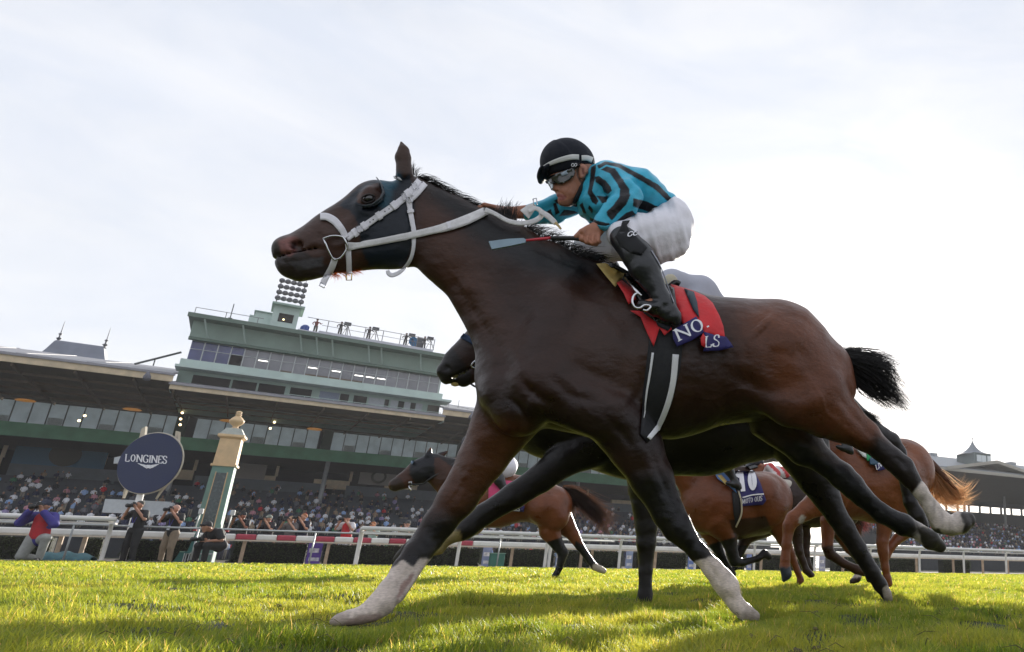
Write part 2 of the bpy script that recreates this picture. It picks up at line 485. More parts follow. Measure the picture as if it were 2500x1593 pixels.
# lettering: serif capitals and figures drawn as strokes
GL = {
 'N': (0.86, [[(.12, 0), (.12, 1)], [(.12, 1), (.74, 0)], [(.74, 0), (.74, 1)]], [(.12, 0), (.08, 1), (.74, 1)]),
 'O': (0.86, ['o'], []),
 '0': (0.6, ['z'], []),
 '1': (0.5, [[(.27, 0), (.27, 1)], [(.05, .75), (.27, 1)]], []),
 'L': (0.66, [[(.14, 0), (.14, 1)], [(.14, 0), (.6, 0), (.6, .22)]], [(.14, 1)]),
 'S': (0.6, [[(.5, .75), (.48, .9), (.36, 1), (.2, 1), (.08, .88), (.08, .7), (.2, .57), (.38, .46), (.5, .34), (.5, .14), (.38, 0), (.18, 0), (.08, .1), (.06, .27)]], []),
 'G': (0.8, [[(.68, .78), (.62, .93), (.46, 1), (.3, .97), (.14, .8), (.09, .5), (.14, .2), (.3, .03), (.46, 0), (.62, .06), (.68, .18), (.68, .42)]], [(.6, .42)]),
 'I': (0.34, [[(.17, 0), (.17, 1)]], [(.17, 0), (.17, 1)]),
 'E': (0.66, [[(.14, 0), (.14, 1)], [(.14, 1), (.58, 1), (.58, .82)], [(.14, .52), (.46, .52)], [(.14, 0), (.6, 0), (.6, .2)]], []),
 'F': (0.62, [[(.14, 0), (.14, 1)], [(.14, 1), (.58, 1), (.58, .82)], [(.14, .52), (.46, .52)]], [(.14, 0)]),
 'A': (0.74, [[(.06, 0), (.37, 1)], [(.37, 1), (.68, 0)], [(.18, .36), (.56, .36)]], [(.06, 0), (.68, 0)]),
 'B': (0.66, [[(.14, 0), (.14, 1)], [(.14, 1), (.38, 1), (.52, .9), (.52, .64), (.38, .54), (.14, .54)], [(.38, .54), (.57, .42), (.57, .12), (.4, 0), (.14, 0)]], []),
 'M': (0.95, [[(.12, 0), (.14, 1)], [(.14, 1), (.46, .1)], [(.46, .1), (.78, 1)], [(.78, 1), (.82, 0)]], [(.12, 0), (.82, 0)]),
 'T': (0.7, [[(.35, 0), (.35, 1)], [(.06, .8), (.06, 1), (.64, 1), (.64, .8)]], [(.35, 0)]),
 'U': (0.76, [[(.14, 1), (.14, .3), (.22, .06), (.38, 0), (.54, .06), (.62, .3), (.62, 1)]], [(.14, 1), (.62, 1)]),
 'R': (0.7, [[(.14, 0), (.14, 1)], [(.14, 1), (.38, 1), (.54, .9), (.54, .62), (.38, .52), (.14, .52)], [(.34, .52), (.64, 0)]], [(.14, 0)]),
 'V': (0.74, [[(.06, 1), (.37, 0)], [(.37, 0), (.68, 1)]], [(.06, 1), (.68, 1)]),
 'C': (0.74, [[(.66, .78), (.6, .93), (.46, 1), (.3, .97), (.14, .8), (.09, .5), (.14, .2), (.3, .03), (.46, 0), (.6, .07), (.66, .2)]], []),
 '.': (0.3, [[(.12, 0), (.12, .12)]], []), ' ': (0.4, [], []), 'J': (.5, [[(.36, 1), (.36, .2), (.26, .02), (.1, .02), (.05, .15)]], [(.36, 1)]),
}
def letters(text, o, ex, ey, mapper, wt=0.13, serif=True, thin=0.55):
    """flat strokes in pixel space (origin o, advance ex per unit, cap height ey), mapped onto a surface"""
    V = []; Fc = []; o = np.array(o, float); ex = np.array(ex, float); ey = np.array(ey, float); x = 0.0
    def stroke(pts, w):
        P = np.array(pts, float)
        if len(P) > 3: P = spline(P, 4)
        if len(P) == 2: P = np.array([P[0] + (P[1] - P[0]) * k / 4 for k in range(5)])
        T = np.gradient(P, axis=0); T /= np.linalg.norm(T, axis=1)[:, None] + 1e-9
        N = np.column_stack([-T[:, 1], T[:, 0]]); b = len(V)
        for p, nn in zip(P, N):
            ww = w * (thin + (1 - thin) * abs(nn[0])) if serif else w
            for s in (-.5, .5):
                q = p + nn * ww * s; c = o + ex * (x + q[0]) + ey * q[1]; V.append(mapper(c[0], c[1]))
        for i in range(len(P) - 1): Fc.append((b + 2 * i, b + 2 * i + 1, b + 2 * i + 3, b + 2 * i + 2))
    for ch in text:
        adv, st, sf = GL[ch]
        for s in st:
            if isinstance(s, str):
                cx, rx = ((.43, .34) if s == 'o' else (.3, .23))
                s = [(cx + rx * math.cos(a), .5 + .5 * math.sin(a)) for a in np.linspace(0, 2 * math.pi, 25)]
                P = np.array(s); b = len(V)
                for p in P:
                    dd = (p - [cx, .5]); u = dd / np.array([rx, .5]); ww = wt * (thin + (1 - thin) * abs(u[0])) if serif else wt
                    for sgn in (0.0, 1.0):
                        q = p - u * ww * sgn; c = o + ex * (x + q[0]) + ey * q[1]; V.append(mapper(c[0], c[1]))
                for i in range(24): Fc.append((b + 2 * i, b + 2 * i + 1, b + 2 * i + 3, b + 2 * i + 2))
            else: stroke(s, wt)
        if serif:
            for px_, py_ in sf:
                yy = py_ + (0.03 if py_ < .5 else -0.03)
                stroke([(px_ - .13, yy), (px_ + .13, yy)], wt * 0.8)
        x += adv
    return V, Fc

# ------------------------------------------------------------------ ground and turf
_hf = Frame(-0.27, 3.86, 21.8)
HOOVES = [(*_hf.pt(850, 1512, .10)[:2], .34), (*_hf.pt(1825, 1505, .12)[:2], .26), (*_hf.pt(900, 1505, .10)[:2], .30)]
def ground_h(x, y):
    """gentle lumps of the turf, fading with distance"""
    P = np.column_stack([x, y, np.zeros_like(x)])
    d = np.clip((y - 1.0) / 14, 0, 1)
    a = (vnoise(P, 1.7, 3) - 0.5) * 0.06 + (vnoise(P, 4.3, 5) - 0.5) * 0.075
    f = np.ones_like(x)
    for hx, hy, rad in HOOVES: f *= np.clip(np.hypot(x - hx, y - hy + .1) / (rad * 2), .1, 1)
    return a * (1 - 0.75 * d) * f - 0.012 * (1 - f)

RAIL_A = np.array([-22.7, 24.0]); RAIL_B = np.array([12.5, 45.0])      # edge of the turf course
RD = (RAIL_B - RAIL_A) / np.linalg.norm(RAIL_B - RAIL_A); RN = np.array([-RD[1], RD[0]])

def make_ground():
    gm = mat('soil_turf', (0.045, 0.055, 0.014), 0.9, var=0.35, nscale=3, bump=0.6, bscale=40)
    # one sheet out to the horizon: fine near the camera, coarse far away
    ys = np.concatenate([np.linspace(-30, 0.5, 12), np.linspace(0.6, 9, 150), np.geomspace(9.2, 2200, 60)])
    xs = np.concatenate([-np.geomspace(1900, 9.2, 40), np.linspace(-9, 6, 190), np.geomspace(6.2, 1900, 40)])
    X, Y = np.meshgrid(xs, ys); Z = ground_h(X.ravel(), Y.ravel()).reshape(X.shape)
    Z[(X < -10) | (X > 7) | (Y > 11) | (Y < 0)] *= 0.15
    e = (X - RAIL_A[0]) * RN[0] + (Y - RAIL_A[1]) * RN[1]
    Z = np.where(e > 0.0, -0.06, Z)
    V = np.column_stack([X.ravel(), Y.ravel(), Z.ravel()]); w = len(xs)
    Fc = [(i * w + j, i * w + j + 1, (i + 1) * w + j + 1, (i + 1) * w + j) for i in range(len(ys) - 1) for j in range(w - 1)]
    o = mesh_obj('ground', V, Fc, gm); tag(o, kind='structure')
    # the dirt track beyond the turf
    dm = mat('dirt', (0.20, 0.16, 0.125), 0.95, var=0.2, nscale=2, bump=0.5, bscale=12)
    m = MB(); a = RAIL_A - RD * 200 + RN * 0.25; b = RAIL_A + RD * 400 + RN * 0.25; c = b + RN * 26; d = a + RN * 26
    m.add([(a[0], a[1], 0.0), (b[0], b[1], 0.0), (c[0], c[1], 0.02), (d[0], d[1], 0.02)], [(0, 1, 2, 3)])
    tag(m.build('dirt_track', dm), kind='structure')
    m = MB(); a = RAIL_A - RD * 60 + RN * 0.1; b = RAIL_A + RD * 200 + RN * 0.1
    m.quadbox([(a[0], a[1], -.05), (b[0], b[1], -.05), (b[0] + RN[0] * .3, b[1] + RN[1] * .3, -.05), (a[0] + RN[0] * .3, a[1] + RN[1] * .3, -.05)], (0, 0, 0.10))
    tag(m.build('kerb', mat('kerb_grey', (0.33, 0.30, 0.28), 0.9, var=0.25, nscale=5)), kind='structure')

def make_grass():
    m = bpy.data.materials.new('grass_blade'); m.use_nodes = True; t = m.node_tree; p = t.nodes['Principled BSDF']; out = t.nodes['Material Output']
    at = t.nodes.new('ShaderNodeAttribute'); at.attribute_name = 'Col'
    p.inputs['Roughness'].default_value = 0.5; p.inputs['Specular IOR Level'].default_value = 0.35
    t.links.new(at.outputs['Color'], p.inputs['Base Color'])
    d = t.nodes.new('ShaderNodeBsdfTranslucent')
    g = t.nodes.new('ShaderNodeMixRGB'); g.blend_type = 'MULTIPLY'; g.inputs[0].default_value = 1; g.inputs[2].default_value = (3.8, 2.9, 1.45, 1)
    t.links.new(at.outputs['Color'], g.inputs[1]); t.links.new(g.outputs[0], d.inputs[0])
    x = t.nodes.new('ShaderNodeMixShader'); x.inputs[0].default_value = 0.5
    t.links.new(p.outputs[0], x.inputs[1]); t.links.new(d.outputs[0], x.inputs[2]); t.links.new(x.outputs[0], out.inputs[0])
    r = np.random.default_rng(11)
    allV, allF, allC, base = [], [], [], 0
    # (near depth, far depth, blades per square metre, height, width)
    for y0, y1, dens, hgt, wid, seg in ((1.35, 2.6, 15000, 0.040, 0.0015, 3), (2.6, 4.2, 10000, 0.040, 0.0019, 3), (4.2, 7, 4200, 0.040, 0.0032, 2), (7, 12, 1500, 0.042, 0.0062, 2), (12, 22, 260, 0.05, 0.016, 2), (22, 50, 110, 0.055, 0.03, 2)):
        xl = lambda y: -2000 / 1800 * y * 0.97 - 0.2
        xr = lambda y: 520 / 1800 * y * 0.97 + 0.3
        A = (xr(y1) - xl(y1) + xr(y0) - xl(y0)) / 2 * (y1 - y0); n = int(A * dens)
        y = y0 + (y1 - y0) * r.random(n * 2); x_ = xl(y1) + (xr(y1) - xl(y1)) * r.random(n * 2)
        k = (x_ > xl(y)) & (x_ < xr(y)); x_, y = x_[k], y[k]
        e = (x_ - RAIL_A[0]) * RN[0] + (y - RAIL_A[1]) * RN[1]; k = e < 0.05; x_, y = x_[k], y[k]
        P = np.column_stack([x_, y, np.zeros_like(y)])
        cl = vnoise(P, 6.5, 1) * 0.55 + vnoise(P, 2.1, 2) * 0.3 + vnoise(P, 17, 9) * 0.25
        keep = r.random(len(x_)) < np.clip((cl - 0.30) * 3.0, 0.06, 1); x_, y, P, cl = x_[keep], y[keep], P[keep], cl[keep]
        n = len(x_)
        z = ground_h(x_, y)
        h = hgt * (0.25 + 1.5 * np.clip(cl, 0, 1) ** 1.3) * (0.6 + 0.7 * r.random(n))
        az = r.random(n) * 2 * np.pi + (vnoise(P, 1.1, 8) - .5) * 4; lean = 0.25 + 0.75 * r.random(n)
        for hx, hy, rad in HOOVES:                                    # pressed down under and before the planted hooves
            dd = np.hypot((x_ - hx) * .8, (y - hy + .10) * .9); h *= np.clip(dd / rad, .34, 1)
        dx, dy = np.cos(az), np.sin(az)
        sx, sy = -dy, dx
        rows = []
        for s in range(seg + 1):
            q = s / seg; off = h * lean * q * q * 0.9; zz = z + h * (q - 0.25 * lean * q * q); ww = wid * (1 - q ** 1.5 * 0.95) * (0.7 + .6 * ((x_ * 977) % 1))
            rows.append(np.stack([x_ + dx * off - sx * ww, y + dy * off - sy * ww, zz], 1)); rows.append(np.stack([x_ + dx * off + sx * ww, y + dy * off + sy * ww, zz], 1))
        V = np.stack(rows, 1).reshape(-1, 3); nv = 2 * (seg + 1)
        b = np.arange(n) * nv
        Fq = np.concatenate([np.stack([b + 2 * s, b + 2 * s + 1, b + 2 * s + 3, b + 2 * s + 2], 1) for s in range(seg)])
        tone = np.clip(vnoise(P, 2.4, 4) * 0.7 + r.random(n) * 0.5 - 0.1, 0, 1)[:, None]
        c = np.array([0.070, 0.140, 0.016]) * (1 - tone) + np.array([0.235, 0.275, 0.060]) * tone
        dry = r.random(n) < 0.035; c[dry] = np.array([0.42, 0.36, 0.18]) * (0.7 + 0.5 * r.random((dry.sum(), 1)))
        c = np.repeat(c, nv, 0)
        allV.append(V); allF.append(Fq + base); allC.append(c); base += len(V)
    V = np.concatenate(allV).astype(np.float32); Q = np.concatenate(allF).astype(np.int32); C = np.concatenate(allC)
    me = bpy.data.meshes.new('grass'); me.vertices.add(len(V)); me.vertices.foreach_set('co', V.ravel())
    me.loops.add(len(Q) * 4); me.loops.foreach_set('vertex_index', Q.ravel())
    me.polygons.add(len(Q)); me.polygons.foreach_set('loop_start', np.arange(0, len(Q) * 4, 4, dtype=np.int32))
    me.update(calc_edges=True)
    me.materials.append(m)
    at = me.color_attributes.new('Col', 'FLOAT_COLOR', 'POINT'); cc = np.ones((len(V), 4), np.float32); cc[:, :3] = C; at.data.foreach_set('color', cc.ravel())
    o = bpy.data.objects.new('grass', me); COL.objects.link(o); tag(o, 'short yellow green turf grass in uneven clumps', 'grass', kind='stuff')

def make_clods():
    r = np.random.default_rng(31); m = MB(); cols = []
    n = 0
    while n < 260:
        y = 1.9 + 9 * r.random() ** 1.5; x = (-1.05 + 1.35 * r.random()) * y
        z = float(ground_h(np.array([x]), np.array([y]))[0]); s = .004 + .009 * r.random() ** 2
        k = len(m.v); m.ball((x, y, z + s * .6 + .01), (s * (1 + r.random()), s * (.8 + r.random()), s * .8), 7)
        for i in range(k, len(m.v)): m.v[i] = tuple(np.array(m.v[i]) + r.normal(size=3) * s * .22)
        n += 1
    for _ in range(160):                                          # dead straws lying on the turf
        y = 1.9 + 6 * r.random() ** 1.4; x = (-1.05 + 1.35 * r.random()) * y; z = float(ground_h(np.array([x]), np.array([y]))[0]) + .03
        a = r.random() * 6.28; L = .03 + .07 * r.random(); d = np.array([math.cos(a), math.sin(a), .25 * r.random()]) * L
        p = np.array([x, y, z]); m.tube([p, p + d * .5 + np.array([0, 0, .012]), p + d], [.0011, .0012, .0006], 4)
    o = m.build('turf_clods', mat('clod_soil', (.13, .11, .045), .95, var=.5, nscale=8), None, True); tag(o, 'loose clods and dead straws scattered on the turf', 'turf clods', kind='stuff')

make_ground(); make_grass(); make_clods()

# ------------------------------------------------------------------ the nearest horse
HF = Frame(-0.27, 3.86, 21.8)
W_ = (0.80, 0.78, 0.80)

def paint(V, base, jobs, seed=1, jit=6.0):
    """coat markings and painted shade or sheen: colour by outline in the plane of the flank, edges broken up like hair or melting over (third entry: softness)"""
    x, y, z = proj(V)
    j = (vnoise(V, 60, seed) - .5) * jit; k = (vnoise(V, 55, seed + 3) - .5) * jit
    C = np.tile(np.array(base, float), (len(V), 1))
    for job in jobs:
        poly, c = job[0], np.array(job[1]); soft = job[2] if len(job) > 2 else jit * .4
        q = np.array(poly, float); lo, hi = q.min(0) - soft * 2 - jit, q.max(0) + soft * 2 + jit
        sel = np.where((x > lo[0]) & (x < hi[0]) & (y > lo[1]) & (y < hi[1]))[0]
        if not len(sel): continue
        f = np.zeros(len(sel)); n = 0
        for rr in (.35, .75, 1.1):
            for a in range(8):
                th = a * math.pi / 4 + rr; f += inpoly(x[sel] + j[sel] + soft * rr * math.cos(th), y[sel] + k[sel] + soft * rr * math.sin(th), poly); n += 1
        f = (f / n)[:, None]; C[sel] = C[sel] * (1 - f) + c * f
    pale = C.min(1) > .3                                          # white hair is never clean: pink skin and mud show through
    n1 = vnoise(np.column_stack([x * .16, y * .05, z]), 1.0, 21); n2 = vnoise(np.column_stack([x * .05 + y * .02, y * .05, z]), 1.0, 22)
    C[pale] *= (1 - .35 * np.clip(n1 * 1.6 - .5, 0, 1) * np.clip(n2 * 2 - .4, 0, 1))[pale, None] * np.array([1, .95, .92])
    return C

def coat(name, rough=0.34):
    if name in _M: return _M[name]
    m = mat(name, vcol=True, rough=rough, var=0.22, nscale=5, bump=0.16, bscale=240, spec=0.33)
    t = m.node_tree; p = t.nodes['Principled BSDF']; N = t.nodes.new; L = t.links.new
    first = p.inputs['Normal'].links[0].from_node
    tcx = N('ShaderNodeTexCoord'); mp_ = N('ShaderNodeMapping'); mp_.inputs['Scale'].default_value = (1.0, 1.0, 1.6); mp_.inputs['Rotation'].default_value = (0, .6, .3); L(tcx.outputs['Object'], mp_.inputs[0])
    n2 = N('ShaderNodeTexNoise'); n2.inputs['Scale'].default_value = 6.5; n2.inputs['Detail'].default_value = 3; n2.inputs['Roughness'].default_value = .45; L(mp_.outputs[0], n2.inputs['Vector'])
    hn = N('ShaderNodeTexNoise'); hm = N('ShaderNodeMapping'); hm.inputs['Scale'].default_value = (40, 40, 190); hm.inputs['Rotation'].default_value = (0, .5, .3); L(tcx.outputs['Object'], hm.inputs[0]); L(hm.outputs[0], hn.inputs['Vector']); hn.inputs['Scale'].default_value = 1.6; hn.inputs['Detail'].default_value = 2
    hr_ = N('ShaderNodeMapRange'); hr_.inputs[1].default_value = .3; hr_.inputs[2].default_value = .7; hr_.inputs[3].default_value = .80; hr_.inputs[4].default_value = 1.20; L(hn.outputs[0], hr_.inputs[0])
    hx_ = N('ShaderNodeMixRGB'); hx_.blend_type = 'MULTIPLY'; hx_.inputs[0].default_value = 1; L(p.inputs['Base Color'].links[0].from_socket, hx_.inputs[1]); L(hr_.outputs[0], hx_.inputs[2]); L(hx_.outputs[0], p.inputs['Base Color'])
    b2 = N('ShaderNodeBump'); b2.inputs['Strength'].default_value = .35; b2.inputs['Distance'].default_value = .05; L(n2.outputs[0], b2.inputs['Height']); L(first.outputs[0], b2.inputs['Normal']); L(b2.outputs[0], p.inputs['Normal'])
    return m

def groove(V, Q, jobs, wmin=0.02):
    """press muscle lines into the near side (negative depth raises a ridge)"""
    Nn = normals(V, Q); x, y, _ = proj(V); near = (Nn * (CP - V)).sum(1) > 0
    for path, depth, wd in jobs:
        C = spline(path, 10) if len(path) > 2 else np.linspace(path[0], path[1], 12)
        T = np.sin(np.linspace(0.15, math.pi - 0.15, len(C)))
        lo, hi = C.min(0) - 3 * wd, C.max(0) + 3 * wd
        k = np.where(near & (x > lo[0]) & (x < hi[0]) & (y > lo[1]) & (y < hi[1]))[0]
        if not len(k): continue
        d2 = (x[k][:, None] - C[:, 0]) ** 2 + (y[k][:, None] - C[:, 1]) ** 2
        j = d2.argmin(1); f = np.exp(-d2[np.arange(len(k)), j] / wd ** 2) * T[j]
        V[k] -= Nn[k] * (depth * f)[:, None]
    return V

P1 = []
def limb(L, w, ks=1.0, bl=0.03, out=None):
    """chain of (x, y, r[, dw]) stations"""
    o = P1 if out is None else out
    for a, b in zip(L[:-1], L[1:]):
        wa = w + (a[3] if len(a) > 3 else 0); wb = w + (b[3] if len(b) > 3 else 0)
        o.append(((a[0], a[1], wa, a[2]), (b[0], b[1], wb, b[2]), ks, ks, bl))
def chain(L, bl=0.06, out=None):
    """stations on the midline: (x, y, r, lateral scale)"""
    o = P1 if out is None else out
    for a, b in zip(L[:-1], L[1:]):
        o.append(((a[0], a[1], 0, a[2]), (b[0], b[1], 0, b[2]), a[3], b[3], bl))

chain([(1290, 925, 118, .85), (1400, 885, 165, .72), (1500, 880, 190, .68), (1640, 884, 180, .78), (1790, 880, 146, .95), (1895, 880, 141, .98), (1960, 918, 106, .95)])
chain([(1450, 735, 88, .55), (1330, 760, 150, .55), (1250, 705, 124, .48), (1135, 615, 98, .48), (1040, 550, 90, .46)])
chain([(1250, 705, 118, .5), (1320, 860, 140, .75)])
chain([(1040, 478, 34, .7), (1110, 522, 38, .7), (1180, 553, 38, .7), (1260, 590, 38, .7), (1350, 640, 42, .7), (1440, 684, 46, .7), (1520, 740, 60, .8)], .05)
chain([(1960, 880, 84, 1.2), (2005, 905, 66, 1.3), (2022, 950, 66, 1.2)], .05)
chain([(1640, 800, 92, .9), (1740, 830, 92, 1.0), (1880, 830, 92, 1.1)], 0.05)
P1 += [((1012, 490, 0, 50), (1000, 465, 0, 38), .75, .8, .04),
       ((962, 578, 0, 79), (925, 502, 0, 61), .62, .78, .04),
       ((925, 502, 0, 61), (842, 578, 0, 76), .78, .55, .03),
       ((962, 578, 0, 79), (846, 590, 0, 77), .60, .52, .03),
       ((844, 582, 0, 78), (742, 624, 0, 62), .52, .62, .03),
       ((742, 620, 0, 58), (699, 607, 0, 29), .62, 1.15, .02),
       ((735, 638, 0, 40), (712, 652, 0, 27), .7, .9, .02),
       ((762, 648, 0, 36), (733, 668, 0, 19), .8, 1.0, .02),
       # brow and cheek bone, eye socket rim
       ((905, 470, .085, 14), (880, 500, .085, 12), 1, 1, .03), ((885, 520, .075, 10), (800, 590, .06, 9), 1, 1, .03),
       # ears
       ((988, 424, .05, 19), (984, 384, .055, 16), .8, .75, .015), ((984, 384, .055, 16), (985, 366, .055, 11), .75, .7, .02), ((985, 366, .055, 11), (980, 347, .05, 4), .7, .6, .02),
       ((987, 428, -.05, 19), (984, 388, -.055, 13), .8, .7, .015), ((984, 388, -.055, 13), (980, 356, -.05, 4), .7, .6, .01)]
# shoulder, upper arms, haunches
P1 += [((1370, 760, .13, 70), (1330, 930, .19, 84), .7, .7, .06), ((1370, 760, -.13, 70), (1300, 930, -.15, 84), .7, .7, .06),
       ((1330, 940, .17, 80), (1480, 1010, .18, 66), .7, .8, .04),
       ((1240, 960, .08, 62), (1270, 1000, .10, 66), 1, 1, .04),
       ((1880, 860, .17, 90), (1990, 950, .17, 84), .75, .75, .06), ((1880, 860, -.17, 90), (1960, 960, -.17, 84), .75, .75, .06),
       ((1930, 985, .18, 52), (2010, 1000, .16, 70), .8, .8, .05), ((1770, 900, .16, 50), (1930, 985, .2, 50), .8, .8, .07)]
# near fore (trailing), far fore (reaching)
limb([(1500, 1020, 72, .02), (1555, 1095, 62), (1592, 1168, 50), (1632, 1252, 37), (1654, 1288, 34), (1674, 1313, 25), (1706, 1350, 21), (1740, 1388, 22), (1762, 1415, 25), (1777, 1434, 26), (1790, 1463, 18), (1800, 1478, 19)], .12, .85, .025)
limb([(1800, 1478, 19), (1820, 1496, 20), (1840, 1506, 16)], .12, .9, .012)
limb([(1690, 1318, 9, -.0), (1770, 1410, 10)], .12, 1.2, .01)
limb([(1250, 1000, 84, .04), (1180, 1118, 55), (1116, 1219, 44), (1072, 1278, 36), (1045, 1317, 32), (1020, 1349, 31, .03), (990, 1389, 28, .06), (953, 1443, 27, .11), (930, 1474, 29, .14), (905, 1493, 23, .16), (880, 1503, 20, .18)], -.08, .85, .025)
limb([(880, 1503, 20), (852, 1508, 18), (826, 1514, 14), (812, 1518, 8)], .10, 1.0, .012)
limb([(1048, 1345, 12), (972, 1460, 13, .12)], -.06, 1.2, .01)
# near hind (kicked back), far hind
limb([(1985, 965, 82, .02), (2050, 1022, 56), (2113, 1064, 37), (2150, 1098, 26), (2180, 1122, 27), (2205, 1143, 28), (2220, 1165, 23), (2246, 1198, 18), (2279, 1246, 20), (2297, 1274, 26), (2322, 1284, 23)], .14, .85, .025)
limb([(2322, 1284, 23), (2345, 1276, 27), (2362, 1270, 20)], .14, .95, .008)
limb([(2106, 1035, 14), (2205, 1125, 10)], .14, 1.0, .015)
limb([(1900, 1010, 80, -.02), (1965, 1090, 46), (2016, 1130, 29), (2056, 1162, 31), (2082, 1187, 29), (2104, 1211, 24), (2152, 1253, 22), (2205, 1281, 25), (2240, 1296, 20)], -.12, .85, .025)
limb([(2240, 1296, 20), (2272, 1318, 24), (2296, 1334, 15)], -.12, .95, .008)
cuts1 = [((716, 592, .075, 14), (726, 600, .06, 13), .8, .8, .008), ((716, 592, -.075, 14), (726, 600, -.06, 13), .8, .8, .008),      # nostrils
         ((983, 415, .09, 9), (982, 370, .085, 6), .7, .7, .008),                                                                          # hollow of the ear
         ((692, 634, .0, 2.6), (785, 619, .0, 2.4), 18, 18, .012),                                                                             # mouth
         ((662, 637, 0, 4), (680, 634, 0, 2), 9, 9, .010), ((745, 694, 0, 5), (758, 697, 0, 5), 8, 8, .02),
         ((1550, 830, .36, 20), (1530, 1000, .36, 18), 1, 1, .07)]
V1, Q1 = surface(HF, P1, 0.0075, cuts1)
V1 = smooth_mesh(V1, Q1, 2)

V1 = groove(V1, Q1, [
    ([(1085, 655), (1140, 740), (1200, 830), (1262, 915)], .012, 16), ([(1150, 640), (1230, 720), (1300, 800)], .008, 26), ([(1262, 915), (1300, 960), (1350, 985)], .016, 12), ([(1240, 968), (1272, 1000), (1296, 1040)], .012, 8), ([(1330, 900), (1390, 960), (1470, 985)], .012, 14),
    ([(1425, 690), (1400, 790), (1345, 880)], .010, 24), ([(1455, 700), (1530, 800), (1570, 900)], .010, 26), ([(1570, 890), (1560, 960), (1510, 1020)], .016, 14), ([(1380, 800), (1440, 880), (1500, 930)], -.012, 40), ([(1290, 970), (1330, 1000)], -.014, 26), ([(1500, 960), (1540, 1010)], -.012, 30),
    ([(1470, 1010), (1520, 1060), (1545, 1100)], .010, 12), ([(1590, 1110), (1625, 1190), (1650, 1250)], .008, 9), ([(1560, 1080), (1600, 1180)], -.008, 16),
    ([(1845, 770), (1880, 850), (1890, 930)], .016, 24), ([(1850, 790), (1866, 806)], -.018, 30), ([(1780, 905), (1850, 945), (1930, 960)], .016, 22), ([(1930, 840), (1985, 900), (2030, 980)], .010, 22), ([(1900, 800), (1960, 840)], -.010, 36), ([(1975, 960), (2000, 1010)], -.012, 26),
    ([(2040, 960), (2090, 1020), (2150, 1085)], .008, 10), ([(2010, 1010), (2080, 1060), (2140, 1095)], -.006, 12), ([(2180, 1112), (2205, 1130), (2225, 1165)], .007, 7), ([(2258, 1200), (2290, 1245), (2306, 1268)], .005, 5),
    ([(1000, 490), (1003, 560), (985, 632)], .010, 10), ([(908, 555), (860, 585), (806, 606)], -.008, 9), ([(905, 575), (860, 605)], .006, 9), ([(868, 470), (890, 500), (920, 505)], .007, 9), ([(770, 570), (800, 590)], .006, 10), ([(748, 598), (770, 610), (800, 608)], .005, 7), ([(672, 612), (684, 634), (700, 640)], .004, 5),
    ([(716, 650), (730, 660), (735, 680)], .004, 6), ([(820, 640), (880, 620), (940, 610)], -.006, 16),
    ([(1090, 1100), (1125, 1180), (1080, 1250)], .006, 10), ([(1180, 1050), (1150, 1130), (1110, 1210)], -.010, 20), ([(1030, 1370), (985, 1440), (960, 1470)], .006, 6), ([(1000, 1370), (965, 1425)], -.003, 6),
    ([(1715, 1362), (1745, 1400), (1765, 1430)], .005, 6), ([(1770, 1450), (1795, 1470)], .004, 6),
    # veins standing out on neck, shoulder, belly and thigh
    ([(1080, 640), (1130, 700), (1150, 770), (1200, 840)], -.0035, 4), ([(1340, 900), (1400, 940), (1430, 1000), (1480, 1030)], -.003, 3.5), ([(1660, 960), (1740, 975), (1800, 950), (1870, 965)], -.003, 4), ([(1740, 975), (1760, 1000)], -.003, 3.5), ([(1960, 900), (2000, 960), (2020, 1010), (2070, 1050)], -.003, 3.5), ([(1190, 1060), (1150, 1140), (1110, 1200), (1075, 1260)], -.003, 3.5), ([(1560, 1110), (1600, 1190), (1630, 1250)], -.003, 3.5),
    ([(850, 560), (880, 590), (930, 600)], -.0025, 3), ([(790, 570), (770, 590), (740, 600)], -.002, 3), ([(1805, 1486), (1822, 1480), (1838, 1487)], .005, 3.5), ([(852, 1494), (862, 1506), (868, 1522)], .005, 3.5),
    ] + [([(1640 + k * 34, 800 + k * 4), (1665 + k * 32, 880), (1655 + k * 30, 960 - k * 6)], .0035, 9) for k in range(6)])
BAY, BLK, WHT = (0.030, 0.0115, 0.0070), (0.0055, 0.0050, 0.0060), (0.62, 0.55, 0.50)
BRN = (0.120, 0.037, 0.0140)
NAVY_HOOD = (0.006, 0.010, 0.018)
